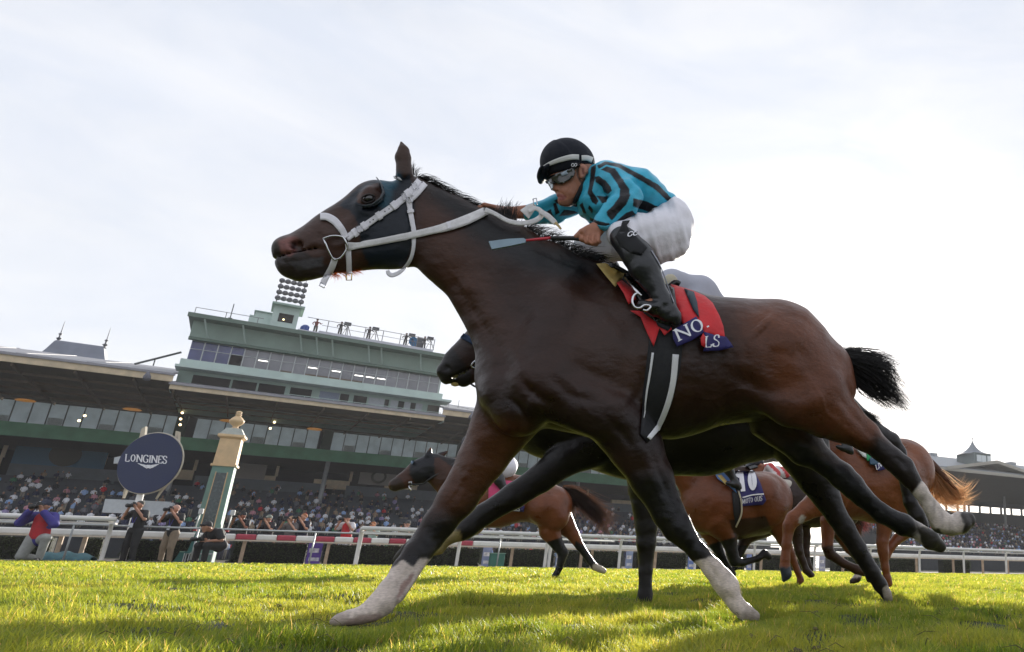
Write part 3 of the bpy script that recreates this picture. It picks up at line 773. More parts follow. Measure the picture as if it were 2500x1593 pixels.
jobs1 = [
    ([(640, 560), (720, 540), (800, 520), (860, 500), (900, 560), (860, 700), (640, 720)], (0.055, 0.024, 0.016), 25),
    ([(640, 560), (690, 575), (750, 620), (800, 650), (800, 720), (640, 720)], (0.030, 0.020, 0.018)),
    ([(700, 640), (790, 625), (790, 650), (730, 660)], (0.06, 0.055, 0.06)),
    ([(678, 585), (715, 575), (728, 590), (726, 612), (708, 625), (690, 622)], (0.21, 0.085, 0.075), 5),
    ([(708, 590), (722, 588), (728, 600), (722, 610), (712, 606)], (0.03, 0.010, 0.010), 4),
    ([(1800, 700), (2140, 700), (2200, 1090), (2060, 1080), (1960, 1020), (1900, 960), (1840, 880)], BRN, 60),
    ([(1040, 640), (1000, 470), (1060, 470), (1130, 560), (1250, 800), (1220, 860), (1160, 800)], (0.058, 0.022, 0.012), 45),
    ([(1030, 425), (1120, 480), (1200, 525), (1330, 600), (1470, 640), (1440, 690), (1300, 665), (1200, 610), (1120, 545), (1050, 480)], BLK, 22),
    ([(955, 410), (960, 330), (1010, 330), (1010, 380), (1000, 425)], (0.045, 0.022, 0.014)),
    ([(1420, 700), (1640, 700), (1660, 900), (1560, 1000), (1400, 900)], (0.045, 0.020, 0.013), 60), ([(1180, 960), (1500, 1000), (1900, 1000), (1900, 1120), (1180, 1120)], (0.016, 0.008, 0.007), 45),  # second outline paints the shade under chest and belly into the coat
    # near fore: dark forearm, white stocking
    ([(1520, 1150), (1640, 1150), (1760, 1360), (1700, 1400), (1560, 1300)], (0.007, 0.006, 0.007), 30),
    ([(1688, 1372), (1725, 1362), (1760, 1350), (1900, 1480), (1870, 1560), (1760, 1560)], WHT),
    # far fore
    ([(1140, 1150), (1260, 1180), (1090, 1420), (960, 1430), (960, 1370)], (0.008, 0.0065, 0.007), 25),
    ([(1120, 1000), (1300, 1040), (1240, 1150), (1130, 1250), (1060, 1250)], (0.080, 0.028, 0.0125), 30),
    ([(985, 1368), (1010, 1385), (1025, 1362), (1062, 1366), (1000, 1560), (780, 1560), (780, 1480), (950, 1390)], WHT),
    ([(1822, 1478), (1842, 1488), (1870, 1500), (1870, 1540), (1825, 1530), (1812, 1500)], (.40, .35, .31), 5), ([(780, 1490), (846, 1494), (858, 1530), (780, 1545)], (.42, .36, .33), 6),
    ([(1003, 1398), (1012, 1404), (985, 1450), (965, 1470), (978, 1430)], (0.30, 0.20, 0.17)),
    ([(930, 1500), (880, 1500), (850, 1512), (830, 1528), (1000, 1560)], (0.36, 0.27, 0.24)),
    # near hind
    ([(2140, 1060), (2260, 1110), (2262, 1170), (2250, 1182), (2225, 1205), (2110, 1120)], (0.013, 0.008, 0.008), 14),
    ([(2225, 1205), (2238, 1192), (2246, 1176), (2270, 1170), (2420, 1180), (2420, 1340), (2230, 1330)], (0.55, 0.50, 0.46)),
    ([(2258, 1262), (2290, 1290), (2345, 1300), (2330, 1330), (2250, 1320)], (0.30, 0.26, 0.18)),
    ([(2338, 1235), (2420, 1230), (2420, 1330), (2345, 1310), (2355, 1280)], (0.035, 0.028, 0.024)),
    # far hind
    ([(1900, 1075), (1975, 1080), (2030, 1105), (2140, 1200), (2230, 1245), (2255, 1300), (2190, 1330), (1900, 1180)], BLK, 14),
    ([(1966, 1062), (1979, 1045), (1996, 1075), (2030, 1105), (2060, 1125), (2050, 1140), (1990, 1110)], (0.06, 0.045, 0.042), 10),
    ([(2240, 1285), (2290, 1290), (2340, 1340), (2320, 1370), (2250, 1330)], (0.035, 0.030, 0.024)),
    # blinker hood
    ([(826, 503), (850, 512), (868, 532), (876, 560), (885, 610), (900, 648), (945, 662), (988, 648), (1004, 600), (1010, 540), (1012, 478), (1004, 440), (1000, 424), (985, 436), (973, 420), (920, 430), (860, 470)], NAVY_HOOD),
    ([(928, 436), (975, 420), (975, 440), (955, 470), (955, 500), (940, 520), (930, 500), (915, 470)], (0.012, 0.075, 0.115), 9),  # blue sheen of the hood painted into its colour
    ([(872, 478), (895, 455), (925, 445), (935, 470), (930, 490), (905, 503), (882, 500), (872, 492)], (0.065, 0.028, 0.018)),
]
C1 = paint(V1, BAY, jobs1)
hp = HF.pt(1500, 900)
horse1 = thing('racehorse', 'dark bay racehorse with white bridle galloping nearest the camera under the turquoise jockey', 'racehorse', (hp[0], hp[1], 0))
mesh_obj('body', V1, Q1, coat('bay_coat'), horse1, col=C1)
SK1 = Skin(V1, Q1, HF)
h1 = lambda off: (lambda x, y: SK1.hit(x, y, off))
flat1 = lambda w: (lambda x, y: HF.pt(x, y, w))

# eye, hood cups
e = SK1.hit(899, 484, 0.002); m = MB(); m.ball(e, (.023, .013, .018), 16); m.build('eye', mat('horse_eye', (0.004, 0.003, 0.003), 0.05, var=0, coat=1.0), horse1, True)
m = MB(); m.tube([SK1.hit(899 + 15 * math.cos(a), 485 + 9.5 * math.sin(a) - 2.5 * math.cos(a), .010) for a in np.linspace(0, 2 * math.pi, 19)], [.0045] * 19, 6); m.build('eyelid', mat('lid', (.018, .010, .008), .35), horse1, True)
m = MB()
cup = [HF.loc(x, y, 0) for x, y in ((926, 446), (938, 462), (945, 480), (938, 498), (918, 510), (895, 514), (882, 512))]
pts = [(926, 447), (934, 460), (939, 476), (934, 492), (918, 503), (898, 508), (884, 506)]
rows = [[SK1.hit(x, y, .002) for x, y in pts], [SK1.hit(x - 2, y - 1, .026) for x, y in pts], [SK1.hit(x - 7, y - 4, .040) for x, y in pts]]
vv = [p for r in rows for p in r]; n = len(pts)
m.add(vv, [(i * n + j, i * n + j + 1, (i + 1) * n + j + 1, (i + 1) * n + j) for i in range(2) for j in range(n - 1)])
o = m.build('blinker_cup', mat('blinker_plastic', (0.02, 0.03, 0.04), 0.2, var=.1, spec=.7), horse1, True); sm = o.modifiers.new('thick', 'SOLIDIFY'); sm.thickness = .004
Vp, Fp = patch([(960, 430), (968, 428), (978, 434), (983, 441), (972, 440), (962, 436)], h1(.006), 4); mesh_obj('hood_patch', Vp, Fp, mat('white_tape', (0.8, 0.8, 0.82), .6), horse1)

# bridle
white_strap = mat('white_strap', (0.74, 0.72, 0.76), 0.45, var=0.08, nscale=30, bump=0.15, bscale=150)
steel = mat('steel', (0.62, 0.62, 0.64), 0.22, metal=1.0, var=.1)
br = horse1
def strap(name, path, w, off=.006, parent=None, mapper=None, thick=.005, mt=None):
    Vp, Fp = ribbon(path, w, mapper or h1(off), thick)
    return mesh_obj(name, Vp, Fp, mt or white_strap, parent or br)
ck = strap('cheek_strap', [(1024, 441), (998, 474), (962, 503), (925, 528), (885, 556), (846, 582)], [16, 17, 17, 16, 16, 17], .007)
strap('crown_strap', [(1038, 449), (1017, 474), (998, 492)], 15, .009, ck)
for (a, b) in (((1003, 470), (992, 478)), ((968, 498), (957, 507)), ((931, 525), (921, 531)), ((895, 549), (885, 556)), ((872, 565), (862, 572))):
    strap('keeper', [(a[0], a[1]), (b[0], b[1])], 21, .012, ck)
for x, y, d in ((1013, 457, 9), (988, 482, 9), (878, 561, 9), (1000, 490, 8)):
    m = MB(); c = [SK1.hit(x + i * d, y + j * d, .014) for i, j in ((-1, -.6), (.2, -1), (1, .6), (-.2, 1), (-1, -.6))]; m.tube(c, .0022, 5); m.build('buckle', steel, ck, True)
for x, y in ((1030, 447), (1016, 462), (950, 511), (940, 517), (912, 537), (904, 543)):
    m = MB(); m.ball(SK1.hit(x, y, .0088), .0028, 6); m.build('strap_hole', mat('hole_dark', (.03, .03, .03), .8), ck)
strap('noseband', [(783, 530), (800, 531), (818, 541), (834, 560), (846, 582)], [17, 18, 19, 17, 15], .009)
tl = strap('throat_strap', [(998, 484), (1001, 510), (1006, 540), (1011, 566)], [15, 14, 14, 12], .008)
strap('throat_loop', [(1010, 560), (1010, 600), (1003, 630), (990, 650), (975, 665), (958, 672), (949, 668), (946, 660)], [11, 9, 9, 9, 10, 11, 11, 9], .006, tl, mapper=lambda x, y: SK1.hit(x, y, .007, .05))
strap('keeper', [(1002, 513), (1003, 521)], 19, .012, tl)
m = MB(); ring = [(792, 584), (808, 578), (825, 577), (840, 582), (847, 596), (847, 609), (838, 624), (826, 632), (812, 629), (792, 584)]
m.tube([SK1.hit(x, y, .016, .08) for x, y in spline(ring, 4)], .0042, 8); m.build('bit_ring', steel, horse1, True)
strap('curb_strap', [(850, 596), (852, 640), (852, 668)], [14, 13, 13], .008)
m = MB(); c = [HF.pt(x, y, .05) for x, y in ((845, 668), (859, 668), (858, 684), (846, 684), (845, 668))]; m.tube(c, .003, 5); m.build('buckle', mat('brass', (0.6, 0.45, 0.2), .3, metal=1), horse1, True)
strap('chin_strap', [(819, 630), (810, 652), (798, 672), (788, 694)], [16, 16, 17, 15], .010, mapper=lambda x, y: SK1.hit(x, y, .010, .055))
m = MB(); c = [HF.pt(x, y, .055) for x, y in ((784, 690), (796, 697), (791, 703), (780, 697), (784, 690))]; m.tube(c, .003, 5); m.build('buckle', steel, horse1, True)
rein_l = mat('rein_web', (0.70, 0.68, 0.68), 0.6, var=.12, nscale=40, bump=.3, bscale=200)
# rein: runs from the bit to the far hand, then loops over the crest to the knot
rn = strap('rein', [(850, 602), (880, 599), (940, 588), (1004, 575), (1060, 563), (1095, 554), (1140, 538), (1188, 516)], [22, 16, 16, 17, 18, 22, 24, 20], .012, mt=rein_l)
strap('rein_stitching', [(1092, 554), (1101, 552)], 20, .016, rn)
strap('rein_loop', [(1184, 513), (1205, 520), (1240, 539), (1272, 545), (1300, 541), (1319, 530), (1321, 517), (1308, 509), (1290, 516)], [14, 10, 11, 12, 13, 13, 12, 11, 10], .01, rn, mapper=flat1(.10), mt=rein_l)
strap('rein_tail', [(1320, 517), (1338, 528), (1352, 541), (1358, 547)], [13, 14, 14, 10], .01, rn, mapper=flat1(.11), mt=rein_l)
strap('tail_tip', [(1355, 543), (1364, 552), (1370, 560)], [7, 6, 5], .01, rn, mapper=flat1(.112), mt=mat('tan_leather', (.55, .38, .15), .5))
strap('knot', [(1280, 524), (1296, 508), (1306, 500)], [30, 22, 10], .01, rn, mapper=flat1(.09), mt=rein_l)
m = MB(); m.tube([HF.pt(x, y, .09) for x, y in ((1301, 486), (1309, 484), (1312, 499), (1304, 502), (1301, 486))], .003, 5); m.build('buckle', steel, rn, True)

# mane and tail
hair_b = hairmat('black_hair', (0.012, 0.010, 0.010), (0.05, 0.025, 0.012), mixf=.2)
Vh, Fh = [], []
def tuft(base, tip, n, wd, jit, seed, w0=0.0, w1=0.0, wob=.004):
    g = []
    for (bx, by), (tx, ty) in zip(base, tip):
        A = HF.pt(bx, by, w0); B = HF.pt(tx, ty, w1); M = HF.pt(bx * .5 + tx * .5 - 4, by * .5 + ty * .5 - 10, (w0 + w1) / 2); g.append([A, M, B])
    v, f = strands(g, n, wd, jit, seed, 6, wob=wob); b = len(Vh); Vh.extend(v); Fh.extend([tuple(i + b for i in q) for q in f])
tuft([(1015, 432), (1060, 458), (1120, 492), (1180, 520), (1240, 548)], [(1070, 450), (1125, 482), (1190, 512), (1250, 540), (1300, 570)], 420, .0016, .012, 1, .0, .02)
tuft([(1215, 540), (1250, 556)], [(1232, 492), (1258, 487)], 60, .0016, .014, 2)
tuft([(1225, 540), (1262, 560)], [(1240, 505), (1272, 500)], 50, .0016, .02, 3)
tuft([(1260, 560), (1330, 596), (1400, 628), (1455, 642)], [(1318, 552), (1392, 588), (1450, 622), (1500, 640)], 420, .0017, .018, 4)
tuft([(1280, 575), (1340, 600), (1395, 625)], [(1318, 560), (1378, 575), (1404, 592)], 130, .0014, .022, 5)
tuft([(1400, 632), (1450, 645)], [(1440, 625), (1478, 634)], 90, .0014, .016, 6, .03, .05)
tuft([(1008, 426), (1020, 432)], [(1012, 395), (1040, 425)], 26, .0010, .012, 7)
mesh_obj('mane', Vh, Fh, hair_b, horse1)
tg = [[HF.pt(x, y, w) for x, y in L] for L, w in (([(2046, 858), (2095, 860), (2145, 872), (2200, 876)], .02), ([(2050, 866), (2110, 878), (2172, 900), (2188, 935)], .05), ([(2055, 876), (2120, 902), (2176, 945), (2235, 1012)], .03), ([(2060, 888), (2110, 925), (2166, 965), (2222, 1008)], -.02), ([(2066, 905), (2095, 940), (2135, 968), (2190, 1000)], 0.0))]
v, f = strands(tg, 950, .0021, .022, 9, 10, wob=.012)
v2, f2 = strands(tg, 260, .0014, .06, 10, 10, wob=.03)
f = list(f) + [tuple(i + len(v) for i in q) for q in f2]; v = list(v) + list(v2)
mesh_obj('tail', v, f, hair_b, horse1)
m = MB(); m.tube([HF.pt(x, y, 0) for x, y in ((2035, 868), (2065, 872), (2100, 886), (2130, 905))], [.05, .05, .045, .01], 10); m.build('tail_dock', mat('dock', (.010, .008, .008), .6), horse1, True)

# whiskers under the chin, feather behind the fetlock
Vh2, Fh2 = strands([[HF.pt(1796, 1425, .10), HF.pt(1802, 1432, .10), HF.pt(1806, 1446, .10)], [HF.pt(1797, 1440, .12), HF.pt(1805, 1450, .12), HF.pt(1808, 1462, .12)]], 70, .001, .006, 3, 4)
mesh_obj('fetlock_hair', Vh2, Fh2, hairmat('white_hair', (.6, .55, .48), (.7, .6, .45)), horse1)
Vh2, Fh2 = strands([[HF.pt(800, 672, 0), HF.pt(812, 680, 0), HF.pt(808, 690, 0)], [HF.pt(865, 655, 0), HF.pt(880, 660, 0), HF.pt(888, 664, 0)]], 90, .0012, .008, 4, 4)
mesh_obj('chin_hair', Vh2, Fh2, hairmat('ginger_hair', (.35, .12, .03), (.9, .35, .08)), horse1)

# girth, saddle and cloth
girth_b = mat('girth_elastic', (0.010, 0.010, 0.013), 0.7, var=.1, nscale=40)
Vp, Fp = patch([(1588, 800), (1672, 800), (1660, 900), (1640, 985), (1600, 1060), (1580, 1082), (1562, 1060), (1570, 960)], h1(.010), 12); g = mesh_obj('girth', Vp, Fp, girth_b, horse1)
strap('girth_edge', [(1594, 862), (1586, 920), (1577, 975), (1569, 1022)], [6, 5, 4, 2], .016, g, mt=mat('white_edge', (.7, .7, .72), .5))
strap('girth_edge', [(1649, 866), (1643, 930), (1630, 985), (1608, 1037), (1582, 1072)], [15, 14, 14, 13, 11], .016, g, mt=mat('white_edge'))
red = mat('saddle_red', (0.62, 0.012, 0.018), 0.6, var=.08, nscale=20, bump=.25, bscale=30, sheen=.2)
navy = mat('saddle_navy', (0.016, 0.012, 0.12), 0.6, var=.08, nscale=20, sheen=.1)
def cloth(name, poly, off, mt, parent, fold=.0, seed=1, step=9, thick=.004):
    Vp, Fp = patch(poly, lambda x, y: SK1.hit(x, y, off, .30), step, thick, fold, seed); return mesh_obj(name, Vp, Fp, mt, parent)
sc_ = cloth('saddle_cloth', [(1637, 700), (1665, 708), (1690, 716), (1718, 728), (1738, 745), (1755, 775), (1765, 800), (1769, 828), (1740, 826), (1716, 818), (1708, 800), (1690, 792), (1668, 800), (1655, 760), (1640, 730)], .030, red, horse1, .02, 1)
cloth('cloth_stripe', [(1668, 712), (1692, 720), (1700, 745), (1705, 782), (1690, 762), (1678, 735)], .037, mat('stripe_teal', (.010, .028, .045), .5), sc_, .02, 1)
b1 = cloth('name_band', [(1660, 800), (1697, 779), (1706, 795), (1716, 815), (1690, 833), (1650, 850), (1641, 830), (1640, 812)], .046, navy, sc_, .008, 2)
b2 = cloth('name_band', [(1716, 814), (1742, 822), (1770, 826), (1790, 850), (1752, 858), (1713, 860), (1718, 840)], .044, navy, sc_, .008, 3)
cloth('cloth_fold', [(1713, 818), (1722, 830), (1717, 852), (1708, 846), (1706, 830)], .050, red, sc_)
cloth('front_panel', [(1505, 697), (1517, 690), (1549, 716), (1552, 735), (1534, 748), (1522, 722)], .030, red, sc_, .02, 4)
cloth('lower_panel', [(1538, 762), (1570, 763), (1600, 772), (1632, 790), (1640, 806), (1622, 822), (1610, 804), (1596, 848), (1580, 815), (1564, 778)], .026, red, sc_, .02, 5)
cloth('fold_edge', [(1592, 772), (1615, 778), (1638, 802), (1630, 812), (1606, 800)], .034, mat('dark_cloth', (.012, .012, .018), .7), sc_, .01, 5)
yl = cloth('saddle_pad', [(1454, 648), (1486, 646), (1506, 660), (1526, 678), (1512, 690), (1502, 706), (1480, 680)], .024, mat('yellow_foam', (.62, .46, .17), .8, var=.15, nscale=30), horse1, .012, 6)
sdl = cloth('saddle', [(1484, 647), (1500, 650), (1530, 668), (1565, 690), (1620, 700), (1645, 712), (1652, 760), (1640, 800), (1600, 790), (1570, 770), (1560, 740), (1545, 714), (1518, 690), (1520, 676)], .040, mat('black_leather', (.010, .011, .013), .3, var=.1, spec=.6), horse1, .012, 7, 10, .01)
m = MB(); m.tube([HF.pt(x, y, .06) for x, y in spline([(1488, 645), (1530, 668), (1580, 702), (1625, 704), (1648, 690), (1660, 694)], 4)], .016, 8); m.build('seat_edge', mat('black_leather'), sdl, True)
lt = [(NM, o_, ex, ey, b, pr) for NM, o_, ex, ey, b, pr in (('NO.', (1655, 838), (38, -17.5), (-13, -26), b1, .056), ('LS', (1714, 852), (31, -3), (3.5, -26), b2, .054))]
for tx, o_, ex, ey, b, off in lt:
    v, f = letters(tx, o_, ex, ey, lambda x, y: SK1.hit(x, y, off + .006, .3), .13); mesh_obj('lettering', v, f, mat('white_print', (.8, .8, .84), .6, var=.03), b, smooth=False)
m = MB()
m.tube([HF.pt(x, y, .40) for x, y in spline([(1566, 722), (1556, 716), (1546, 724), (1544, 738), (1550, 750), (1562, 752), (1574, 745), (1588, 748), (1580, 758), (1570, 757)], 5)], .0055, 8)
m.tube([HF.pt(1560, 718, .37), HF.pt(1545, 700, .31), HF.pt(1528, 676, .25)], .008, 6)
m.build('stirrup', steel, horse1, True)

# ------------------------------------------------------------------ the jockey on the nearest horse
jp = HF.pt(1560, 720)
jockey = thing('person', 'jockey in turquoise and black striped silks crouched over the nearest dark bay horse', 'person', (jp[0], jp[1], 0.9))
# body: one continuous skin
B = [((1392, 412, .02, 52), (1405, 425, .02, 48), 1.0, 1.0, .02),
     ((1376, 436, .03, 34), (1386, 470, .04, 27), 1.0, .9, .02), ((1404, 446, .055, 28), (1396, 474, .055, 19), .9, .9, .02),
     ((1416, 462, .06, 19), (1392, 488, .045, 13), .9, 1.0, .015), ((1388, 490, .04, 13), (1382, 492, .04, 10), 1.3, 1.2, .012),
     ((1355, 440, .035, 7), (1352, 458, .045, 7), 1.0, 1.1, .012), ((1353, 459, .045, 6), (1362, 465, .06, 6), 1, 1, .008), ((1368, 466, .06, 6), (1372, 466, .06, 5), 1, 1, .008),
     ((1363, 477, .055, 4.5), (1378, 479, .07, 4), 1, 1, .008), ((1366, 486, .055, 4.5), (1380, 486, .066, 4), 1, 1, .008), ((1372, 494, .045, 9), (1386, 496, .05, 9), 1, 1, .012),
     ((1422, 408, .125, 9), (1424, 428, .12, 6), .7, .6, .008), ((1428, 410, .128, 6), (1430, 420, .126, 6), .8, .8, .006), ((1416, 410, .122, 5), (1420, 432, .118, 5), .8, .8, .006),
     ((1432, 452, .03, 30), (1470, 470, .0, 38), 1.0, 1.1, .03),
     ((1480, 455, 0, 38), (1560, 480, 0, 40), 1.7, 1.4, .04), ((1560, 480, 0, 40), (1625, 540, 0, 40), 1.4, 1.4, .04),
     ((1495, 430, .16, 30), (1532, 486, .24, 24), 1, 1, .03), ((1532, 486, .24, 24), (1472, 545, .26, 15), 1, 1, .02),
     ((1472, 545, .26, 17), (1452, 563, .265, 18), .9, .9, .015), ((1450, 564, .265, 18), (1434, 573, .27, 17), .9, .9, .015)]
# fingers closed on the whip handle
for k, (x0, y0, x1, y1, x2, y2, r) in enumerate(((1425, 568, 1421, 584, 1436, 591, 7.5), (1436, 570, 1433, 590, 1446, 595, 7.5), (1449, 571, 1446, 593, 1456, 596, 7.2), (1460, 572, 1459, 590, 1464, 591, 6.2))):
    B += [((x0, y0, .285, r), (x1, y1, .300, r * .95), 1, 1, .004), ((x1, y1, .300, r * .95), (x2, y2, .278, r * .8), 1, 1, .004)]
B += [((1438, 556, .282, 8), (1420, 566, .295, 7.5), 1, 1, .005), ((1420, 566, .295, 7.5), (1406, 578, .292, 6), 1, 1, .004)]
# far arm and hand on the rein
B += [((1440, 470, -.15, 30), (1350, 514, -.22, 21), 1, 1, .03), ((1350, 514, -.22, 21), (1240, 520, -.15, 14), 1, 1, .02), ((1240, 520, -.15, 15), (1200, 513, -.03, 15), .9, .9, .015)]
for (x0, y0, x1, y1) in ((1196, 508, 1170, 507), (1192, 514, 1166, 513), (1194, 520, 1170, 520), (1200, 525, 1178, 526)):
    B += [((x0, y0, -.01, 7), (x1, y1, .025, 6), 1, 1, .004)]
B += [((1204, 506, 0, 7), (1182, 500, .03, 6), 1, 1, .004)]
# legs inside the breeches and boots
B += [((1628, 558, .08, 42), (1525, 570, .25, 26), 1, 1, .04), ((1525, 572, .25, 25), (1608, 724, .34, 15), 1, 1, .02), ((1612, 735, .34, 14), (1575, 744, .34, 11), 1, 1, .01),
      ((1628, 558, -.08, 42), (1440, 602, -.24, 26), 1, 1, .04), ((1440, 604, -.24, 25), (1540, 735, -.33, 15), 1, 1, .02), ((1540, 740, -.33, 14), (1510, 750, -.33, 11), 1, 1, .01)]
cutsB = [((1360, 482.5, .075, 2), (1384, 482.5, .09, 1.5), 2, 2, .004), ((1358, 466, .062, 2), (1361, 467, .066, 2), 1, 1, .003), ((1421, 418, .138, 4), (1423, 424, .136, 3), .8, .8, .005)]
VJ, QJ = surface(HF, B, 0.0045, cutsB)
VJ = smooth_mesh(VJ, QJ, 1, .4)
VJ = groove(VJ, QJ, [([(1430, 570), (1428, 582), (1436, 596)], .006, 2.0), ([(1443, 571), (1440, 584), (1450, 598)], .006, 2.0), ([(1455, 573), (1453, 584), (1460, 597)], .006, 2.0), ([(1412, 566), (1424, 574), (1440, 574)], .005, 2.2), ([(1392, 455), (1386, 470), (1388, 482)], .004, 4), ([(1366, 468), (1374, 474), (1382, 484)], .003, 2.5), ([(1402, 440), (1412, 462), (1406, 482)], .003, 4)])
SKN = (0.36, 0.15, 0.088)
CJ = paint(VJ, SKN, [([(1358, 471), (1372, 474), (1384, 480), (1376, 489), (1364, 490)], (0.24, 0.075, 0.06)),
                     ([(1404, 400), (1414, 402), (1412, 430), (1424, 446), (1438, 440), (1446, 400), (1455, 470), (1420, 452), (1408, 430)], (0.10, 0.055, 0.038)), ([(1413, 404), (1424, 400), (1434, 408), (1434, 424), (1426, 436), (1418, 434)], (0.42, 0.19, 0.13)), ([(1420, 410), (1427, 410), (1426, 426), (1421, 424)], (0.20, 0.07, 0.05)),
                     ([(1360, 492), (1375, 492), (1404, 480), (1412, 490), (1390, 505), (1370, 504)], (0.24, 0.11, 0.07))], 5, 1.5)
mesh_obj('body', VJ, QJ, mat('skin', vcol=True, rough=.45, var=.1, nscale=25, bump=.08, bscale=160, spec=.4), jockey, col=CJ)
SKJ = Skin(VJ, QJ, HF)
# mouth, eyebrow under the goggles stays hidden; silks
S = [((1478, 446, 0, 40), (1556, 488, 0, 53), 2.1, 1.95, .05), ((1556, 488, 0, 53), (1618, 507, 0, 33), 1.95, 2.0, .05), ((1472, 474, 0, 56), (1540, 492, 0, 54), 1.6, 1.75, .05), ((1446, 500, .03, 38), (1470, 520, .03, 36), 1.6, 1.8, .04),
     ((1438, 462, .03, 28), (1470, 450, 0, 40), 1.2, 1.6, .03), ((1446, 430, .03, 22), (1450, 470, .03, 26), 1.3, 1.3, .02)]
N = [((1492, 432, .17, 34), (1532, 478, .255, 33), 1, .95, .02), ((1534, 478, .255, 34), (1524, 500, .27, 32), .95, .95, .02), ((1526, 498, .27, 32), (1470, 540, .27, 24), .95, .95, .02)]
Fa = [((1446, 470, -.15, 36), (1352, 514, -.215, 30), 1.1, 1.15, .03), ((1352, 514, -.215, 30), (1302, 524, -.18, 24), 1.15, 1.15, .02)]
VS, QS = surface(HF, S + N + Fa, 0.0042, [((1438, 566, .29, 26), (1448, 572, .26, 24), 1, 1, .004)])
nn = normals(VS, QS)
xs_, ys_, _z = proj(VS)
wr = (vnoise(np.column_stack([xs_ * .5 + ys_ * .9, xs_ * .25 - ys_ * .2, _z * 20]), .055, 4) - .5) * .020 + (vnoise(VS, 22, 6) - .5) * .008
VS = VS + nn * wr[:, None]
TUR, SBK = (0.045, 0.43, 0.62), (0.008, 0.008, 0.012)
stripes = [[(1457, 404), (1478, 394), (1512, 400), (1560, 424), (1606, 450), (1650, 494), (1640, 500), (1598, 462), (1552, 434), (1508, 408), (1480, 402), (1462, 412)],
           [(1466, 414), (1482, 406), (1502, 412), (1522, 440), (1536, 462), (1538, 478), (1530, 498), (1508, 522), (1494, 538), (1484, 528), (1480, 518), (1498, 500), (1512, 480), (1514, 462), (1504, 444), (1490, 424)],
           [(1452, 432), (1462, 430), (1480, 442), (1490, 455), (1494, 466), (1484, 474), (1474, 470), (1470, 456), (1454, 444)],
           [(1434, 470), (1440, 452), (1448, 470), (1462, 490), (1456, 500), (1446, 494)], [(1456, 478), (1474, 480), (1486, 478), (1480, 494), (1470, 496)],
           [(1414, 500), (1422, 494), (1432, 522), (1424, 520)], [(1438, 500), (1448, 512), (1446, 522), (1436, 508)],
           [(1546, 484), (1580, 492), (1624, 514), (1618, 522), (1585, 518), (1545, 504)], [(1528, 520), (1545, 514), (1552, 524), (1530, 534), (1500, 545)],
           [(1440, 530), (1455, 538), (1490, 546), (1484, 560), (1440, 545)],
           [(1352, 490), (1372, 482), (1394, 490), (1410, 500), (1408, 506), (1380, 500), (1362, 498)], [(1350, 496), (1358, 494), (1366, 520), (1356, 526)], [(1330, 520), (1345, 510), (1352, 530), (1340, 540)], [(1376, 512), (1400, 514), (1412, 520), (1390, 526), (1365, 528)],
           [(1443, 408), (1455, 402), (1452, 440), (1444, 470), (1436, 466), (1440, 440)]]
CS = paint(VS, TUR, [(p, SBK) for p in stripes], 8, 1.5)
silk = mat('silk', vcol=True, rough=.38, var=.10, nscale=18, bump=.2, bscale=45, spec=.35)
mesh_obj('silks', VS, QS, silk, jockey, col=CS)
SKS = Skin(VS, QS, HF)
v, f = ribbon([(1440, 541), (1456, 552), (1476, 556), (1491, 552)], 9, lambda x, y: SKS.hit(x, y, .006, .27)); mesh_obj('cuff', v, f, mat('turquoise_cuff', (0.04, .30, .42), .5), jockey)

# breeches
Bq = [((1632, 558, 0, 63), (1600, 560, 0, 46), 1.55, 1.7, .05), ((1625, 574, .14, 64), (1570, 572, .21, 52), .9, .95, .03), ((1570, 572, .21, 52), (1522, 573, .27, 35), .95, 1.0, .02), ((1600, 596, .16, 50), (1556, 590, .24, 34), .9, .9, .03), ((1640, 520, 0, 30), (1625, 530, 0, 30), 2, 2, .04),
      ((1620, 580, -.12, 60), (1445, 602, -.24, 36), .9, 1, .03), ((1440, 604, -.24, 36), (1470, 640, -.27, 28), 1, 1, .02), ((1522, 575, .27, 34), (1540, 600, .29, 30), 1, 1, .02)]
VB, QB = surface(HF, Bq, 0.005)
nn = normals(VB, QB); xs_, ys_, _z = proj(VB)
VB = VB + nn * ((vnoise(np.column_stack([xs_ * .9 - ys_ * .25, xs_ * .05 + ys_ * .10, _z * 8]), .10, 14) - .5) * .013 + (vnoise(np.column_stack([xs_ * .3 + ys_ * .9, xs_ * .05, _z * 8]), .06, 15) - .5) * .008)[:, None]
mesh_obj('breeches', VB, QB, mat('white_breeches', (0.80, 0.78, 0.84), .65, var=.05, nscale=20, bump=.15, bscale=60, sheen=.2), jockey)
SKB = Skin(VB, QB, HF)
